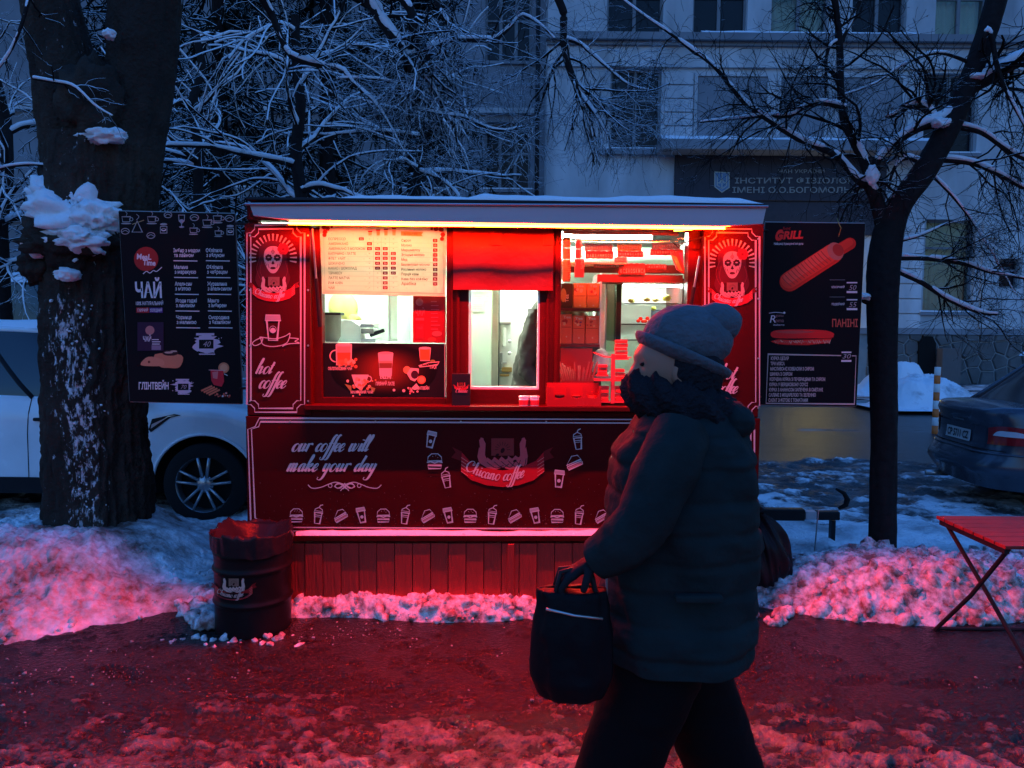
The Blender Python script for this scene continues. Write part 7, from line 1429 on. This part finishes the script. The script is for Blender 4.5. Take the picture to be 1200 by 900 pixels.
def headmesh(c, fx, par, mat, s=1.0):                     # profile head facing fx along x
    V, F = ico(4); V = V.copy(); out = []
    for x, y, z in V:
        X_, Y_, Z_ = x * .098, y * .078, z * .12
        if z < 0: k = -z; Y_ *= 1 - .34 * k ** 1.4; X_ = X_ * (1 - .22 * k) + .014 * k
        fr_ = max(0, x)
        X_ += .024 * math.exp(-((y / .16) ** 2)) * math.exp(-((z + .16) / .17) ** 2) * (x > 0) * fr_ ** .5
        X_ -= .012 * (math.exp(-(((y - .38) / .2) ** 2 + ((z - .1) / .14) ** 2)) + math.exp(-(((y + .38) / .2) ** 2 + ((z - .1) / .14) ** 2))) * (x > 0)
        X_ += .007 * math.exp(-((z - .30) / .1) ** 2) * (x > .4) + .006 * math.exp(-((z + .50) / .06) ** 2) * math.exp(-(y / .3) ** 2) * (x > 0) - .004 * math.exp(-((z + .42) / .03) ** 2) * math.exp(-(y / .3) ** 2) * (x > 0) + .010 * math.exp(-((z + .80) / .12) ** 2) * (x > 0) * math.exp(-(y / .3) ** 2)
        out.append((c[0] + fx * X_ * s, c[1] + Y_ * s, c[2] + Z_ * s))
    o0 = ORG[root_of(par).name]; o = link('head', npmesh('head', np.array(out) - np.array(o0), F, mat), par)
    for sg_ in (-1, 1):
        blob('eye', (c[0] + fx * .081 * s, c[1] + sg_ * .031 * s, c[2] + .012 * s), (.0075 * s, .0075 * s, .005 * s), M['black'], par, 1, 0, 1, 2)
        MB().lathe([(0, -.003), (.02, -.004), (.028, .004), (.022, .009), (.0, .005)], (0, 0, 0), 16, axis='y').v
        e = MB().lathe([(0, -.004), (.018, -.006), (.027, .0), (.030, .010), (.022, .008), (0, .0)], (c[0] - fx * .01 * s, c[1] + sg_ * .078 * s, c[2] - .01 * s), 18, axis='y'); e.v = [(x, y, c[2] - .01 * s + (z - c[2] + .01 * s) * 1.25) for x, y, z in e.v]; e.build('ear', mat, par, True)
    return o
M['skin'] = P('skin', (.36, .17, .11), .5, var=.06); M['glove'] = P('dark_glove', (.015, .015, .018), .7, bump=.2)
def garment(name, rings, par, mat, n=72, fold=.012, seed=0, rows=60, quilt=0):   # rings: (z, x0, x1, half depth, y)
    A = np.array(rings, float); t_ = np.linspace(0, len(A) - 1, rows); B = np.stack([np.interp(t_, np.arange(len(A)), A[:, k]) for k in range(5)], 1)
    for _ in range(3): B[1:-1] = (B[:-2] + B[1:-1] * 2 + B[2:]) / 4
    a_ = 2 * pi * np.arange(n) / n; A2, R2 = np.meshgrid(a_, np.arange(rows)); z = B[:, 0][:, None]; cx = ((B[:, 1] + B[:, 2]) / 2)[:, None]; rx = ((B[:, 2] - B[:, 1]) / 2)[:, None]; ry = B[:, 3][:, None]
    c, s_ = np.cos(A2), np.sin(A2); nz_ = fbm(c * 1.6 + z * 1.5, s_ * 1.6, z * 9, 4, seed) - .5; fz = np.sin(A2 * 7 + z * 6 + nz_ * 6) * fold * .35
    fz = fz - (quilt * np.exp(-((np.mod(z / .085 + nz_ * .25, 1) - .5) / .13) ** 2) if quilt else 0); X_ = cx + (rx + nz_ * fold * 3 + fz) * np.sign(c) * np.abs(c) ** .85; Y_ = B[:, 4][:, None] + (ry + nz_ * fold * 3 + fz) * np.sign(s_) * np.abs(s_) ** .85; V = np.stack([X_, Y_, z + 0 * X_ + nz_ * fold], -1).reshape(-1, 3)
    I = np.arange(rows - 1)[:, None] * n; J = np.arange(n)[None]; J2 = (J + 1) % n; F = np.stack([I + J, I + J2, I + n + J2, I + n + J], -1).reshape(-1, 4)
    o = link(name, npmesh(name, V - np.array(ORG[root_of(par).name]), F, mat), par); sd_ = o.modifiers.new('thick', 'SOLIDIFY'); sd_.thickness = .008; return o
def sleeve(name, pts, rs, par, mat, seed=0, n=28, rows=44, fold=.008):
    P0 = np.array([tuple(p) for p in pts]); t_ = np.linspace(0, len(P0) - 1, rows); Q = np.stack([np.interp(t_, np.arange(len(P0)), P0[:, k]) for k in range(3)], 1); r_ = np.interp(t_, np.arange(len(P0)), rs)
    for _ in range(4): Q[1:-1] = (Q[:-2] + 2 * Q[1:-1] + Q[2:]) / 4
    V, F = tubes(Q[None], r_[None], n); C = np.repeat(Q, n, 0); D_ = V - C; k = 1 + (fbm(V[:, 0] * 22, V[:, 1] * 22, V[:, 2] * 30, 3, seed) - .5) * fold * 2 / np.linalg.norm(D_, axis=1); V = C + D_ * k[:, None]
    return link(name, npmesh(name, V - np.array(ORG[root_of(par).name]), F, mat), par)
YW = 2.2; u = lambda px, py, Y=YW: tuple(U(px, py, Y))
g = u(785, 1040); wk = thing('person', 'walking person in a dark teal coat and blue hat passing the kiosk', 'person', (g[0], YW, 0))
J = dict(pel=(u(790, 715), .11), sp=(u(795, 630), .12), ch=(u(797, 550), .125), nk=(u(798, 475), .055), hd=(u(800, 450), .06),
    hl=(u(778, 735, 2.12), .08), kl=(u(735, 862, 2.12), .055), al=(u(680, 1000, 2.12), .04), tl=(u(642, 1026, 2.12), .035), hr=(u(800, 735, 2.29), .08), kr=(u(828, 868, 2.3), .055), ar=(u(882, 985, 2.3), .04), tr=(u(858, 1030, 2.3), .035),
    sl=(u(792, 520, 2.03), .05), el=(u(752, 610, 1.97), .04), wl=(u(700, 655, 2.0), .027), sr=(u(800, 520, 2.37), .05), er=(u(790, 620, 2.43), .04), wr=(u(742, 680, 2.40), .027))
E = [('pel', 'sp'), ('sp', 'ch'), ('ch', 'nk'), ('nk', 'hd'), ('pel', 'hl'), ('hl', 'kl'), ('kl', 'al'), ('al', 'tl'), ('pel', 'hr'), ('hr', 'kr'), ('kr', 'ar'), ('ar', 'tr'), ('ch', 'sl'), ('sl', 'el'), ('el', 'wl'), ('ch', 'sr'), ('sr', 'er'), ('er', 'wr')]
skinned('body', J, E, wk, M['skin']); headmesh(u(787, 432), -1, wk, M['skin'], 1.1)
M['coat'] = P('teal_coat', (.016, .026, .027), .9, var=.35, scale=7, bump=.6, bscale=14); M['hat'] = P('blue_knit', (.09, .11, .13), .9, var=.2, scale=30, bump=.6, bscale=60); M['trouser'] = P('black_trousers', (.004, .004, .005), .85, bump=.2); M['scarf'] = P('dark_fur', (.02, .02, .025), .95, bump=1, bscale=60)
zz = lambda py: u(790, py)[2]; xx = lambda px, py: u(px, py)[0]
garment('coat', [(zz(py), xx(a_, py), xx(b_, py), d, YW) for py, a_, b_, d in ((756, 700, 872, .245), (730, 700, 878, .24), (700, 702, 880, .22), (640, 710, 884, .22), (585, 712, 884, .22), (535, 718, 880, .215), (502, 732, 868, .19), (480, 755, 850, .13), (462, 765, 838, .10))], wk, M['coat'], seed=3, fold=.018, rows=150, quilt=.007)
sleeve('sleeve', [u(800, 505, 2.04), u(785, 540, 1.985), u(754, 612, 1.95), u(726, 640, 1.965), u(700, 655, 2.0)], [.075, .085, .075, .068, .055], wk, M['coat'], 5)
sleeve('sleeve', [u(800, 505, 2.36), u(800, 560, 2.42), u(790, 620, 2.43), u(742, 680, 2.40)], [.075, .08, .07, .055], wk, M['coat'], 6)
sleeve('trouser_leg', [u(785, 725, 2.13), u(772, 780, 2.12), u(738, 862, 2.12), u(690, 985, 2.12)], [.115, .125, .12, .10], wk, M['trouser'], 7); sleeve('trouser_leg', [u(800, 725, 2.27), u(808, 790, 2.3), u(836, 868, 2.3), u(880, 972, 2.3)], [.115, .125, .12, .10], wk, M['trouser'], 8)
for (ax_, ay_, tx_, ty_, Y_) in ((688, 985, 641, 1030, 2.12), (880, 968, 852, 1034, 2.3)):
    m = MB(); A_ = Vector(u(ax_, ay_, Y_)); T_ = Vector(u(tx_, ty_, Y_)); H_l = A_ + Vector((.045, 0, -.09)); m.tube([A_ + Vector((0, 0, .10)), A_, (A_ + T_) / 2 + Vector((.02, 0, -.03)), T_], [.062, .06, .052, .042], 16, flat=.85); m.tube([H_l, T_ + Vector((0, 0, -.012))], [.045, .042], 12, flat=1); m.build('boot', M['black'], wk, True)
blob('hair', u(807, 432), (.098, .110, .118), M['scarf'], wk, 3, .12, 2, 4)
blob('hat', u(806, 398), (.128, .112, .100), M['hat'], wk, 4, .10, 1.5, 4); MB().box(xx(770, 690), YW - .252, zz(672), xx(820, 690), YW - .222, zz(664)).build('pocket_flap', M['coat'], wk, bevel=.006)
MB().tube([(xx(716, y_), YW - .03 * 0 - .215, zz(y_)) for y_ in ()] or [(xx(706, 745), YW - .1, zz(745)), (xx(706, 640), YW - .1, zz(640))], .004, 6).build('coat_zip', M['steel'], wk)
blob('hood', u(852, 492), (.07, .13, .06), M['coat'], wk, 12, .2, 1.5, 4)
blob('hat_peak', u(838, 380), (.075, .07, .06), M['hat'], wk, 6, .15, 1.5, 3)
hb = []
for k in range(33):
    a_ = 2 * pi * k / 32; c_ = Vector(u(799, 418)); hb.append(c_ + Vector((.114 * cos(a_), .102 * sin(a_), -.05 * cos(a_))))
MB().tube(hb, .028, 12, flat=.5, cap=False).build('hat_band', M['hat'], wk, True)
m = MB()
def fur(u_, v_):
    a_ = u_ * 2 * pi; b_ = v_ * 2 * pi; c_ = Vector(u(799, 474)); R_ = .096; r_ = .054 + .008 * sin(a_ * 9 + b_ * 3) + .006 * sin(a_ * 23 + 5 * b_); x = (R_ + r_ * cos(b_)) * cos(a_) * 1.12; y = (R_ + r_ * cos(b_)) * sin(a_); z = r_ * 1.15 * sin(b_) - x * .28; return (c_.x + x, c_.y + y, c_.z + z)
m.grid(fur, 90, 20).build('scarf', M['scarf'], wk, True)
hand('glove', u(700, 655, 2.0), Vector(u(676, 668, 2.0)) - Vector(u(700, 655, 2.0)), (0, 0, -1), wk, M['glove'], 1.3, 1.05, 1); hand('glove', u(742, 680, 2.40), Vector(u(715, 700, 2.40)) - Vector(u(742, 680, 2.40)), (0, -.3, -1), wk, M['glove'], 1.0, 1.05, -1)
bgc = u(664, 815, 2.0); bgt = thing('shoulder_bag', 'dark soft bag carried in front by the walking person', 'bag', (bgc[0], 2.0, bgc[2])); zb0, zb1 = u(664, 815, 2.0)[2], u(664, 690, 2.0)[2]; bx0, bx1 = u(625, 750, 2.0)[0], u(716, 750, 2.0)[0]
garment('bag_body', [(zb0 + .0, bx0 + .07, bx1 - .07, .03, 2.0), (zb0 + .004, bx0 + .02, bx1 - .02, .06, 2.0), (zb0 + .06, bx0 - .005, bx1 + .004, .075, 2.0), (zb0 + .18, bx0, bx1, .07, 2.0), (zb1, bx0 + .008, bx1 - .01, .045, 2.0), (zb1 + .005, bx0 + .02, bx1 - .02, .01, 2.0)], bgt, P('dark_leather', (.006, .006, .008), .55, bump=.3, bscale=20), seed=9, fold=.008)
for dy in (-.03, .03): MB().tube([(bx0 + .05, 2.0 + dy, zb1 - .03), (bx0 + .07, 2 + dy * .5, zb1 + .05), u(683, 664, 2.0 + dy * .2), (bx1 - .055, 2 + dy * .5, zb1 + .04), (bx1 - .04, 2.0 + dy, zb1 - .03)], .007, 8).build('handle', M['dark'], bgt, True)
MB().tube([(bx0 + .03, 1.945, zb1 - .035), ((bx0 + bx1) / 2, 1.94, zb1 - .05), (bx1 - .03, 1.945, zb1 - .06)], .004, 6).build('zip', M['steel'], bgt, True)
# seller inside the kiosk
kp = lambda px, py, y: tuple(KM @ K(px, py, y)); Bc = kp(650, 500, .72); sl = thing('person', 'person in a dark grey jacket inside the kiosk behind the serving hatch', 'person', (Bc[0], Bc[1], .34))
J = dict(pel=(kp(652, 505, .75), .12), ch=(kp(650, 400, .75), .13), nk=(kp(645, 345, .75), .05), hd=(kp(643, 330, .75), .05), hl=(kp(645, 520, .75), .08), fl=(kp(645, 560, .75), .05), hr=(kp(662, 520, .8), .08), frr=(kp(662, 560, .8), .05), sl=(kp(640, 372, .6), .05), el=(kp(628, 430, .58), .04), wl=(kp(655, 452, .45), .03), sr=(kp(660, 372, .9), .05), er=(kp(670, 430, .9), .04), wr=(kp(690, 440, .8), .03))
skinned('body', J, [('pel', 'ch'), ('ch', 'nk'), ('nk', 'hd'), ('pel', 'hl'), ('hl', 'fl'), ('pel', 'hr'), ('hr', 'frr'), ('ch', 'sl'), ('sl', 'el'), ('el', 'wl'), ('ch', 'sr'), ('sr', 'er'), ('er', 'wr')], sl, M['skin'])
headmesh(kp(645, 315, .75), 1, sl, M['skin']); blob('hair', kp(640, 306, .75), (.098, .09, .1), M['scarf'], sl, 3, .1)
M['jacket'] = P('dark_puffer', (.09, .08, .07), .4, var=.2, scale=6, bump=.3, bscale=10)
ky = Bc[1]; zk = lambda py: kp(640, py, .72)[2]; xk = lambda px, py: kp(px, py, .72)[0]
garment('jacket', [(zk(py), xk(a_, py), xk(b_, py), d, ky) for py, a_, b_, d in ((500, 597, 700, .19), (456, 598, 702, .19), (425, 603, 702, .19), (398, 610, 700, .19), (375, 616, 692, .18), (358, 625, 680, .15), (345, 634, 668, .09), (335, 640, 660, .06))], sl, M['jacket'], seed=21, fold=.02)
sleeve('sleeve', [kp(630, 364, .56), kp(622, 400, .54), kp(616, 432, .53), kp(640, 456, .45)], [.055, .062, .058, .045], sl, M['jacket'], 9, fold=.02)
hand('hand', kp(642, 456, .45), (1, -.2, -.1), (0, 0, -1), sl, M['skin'], .8, 1, 1)
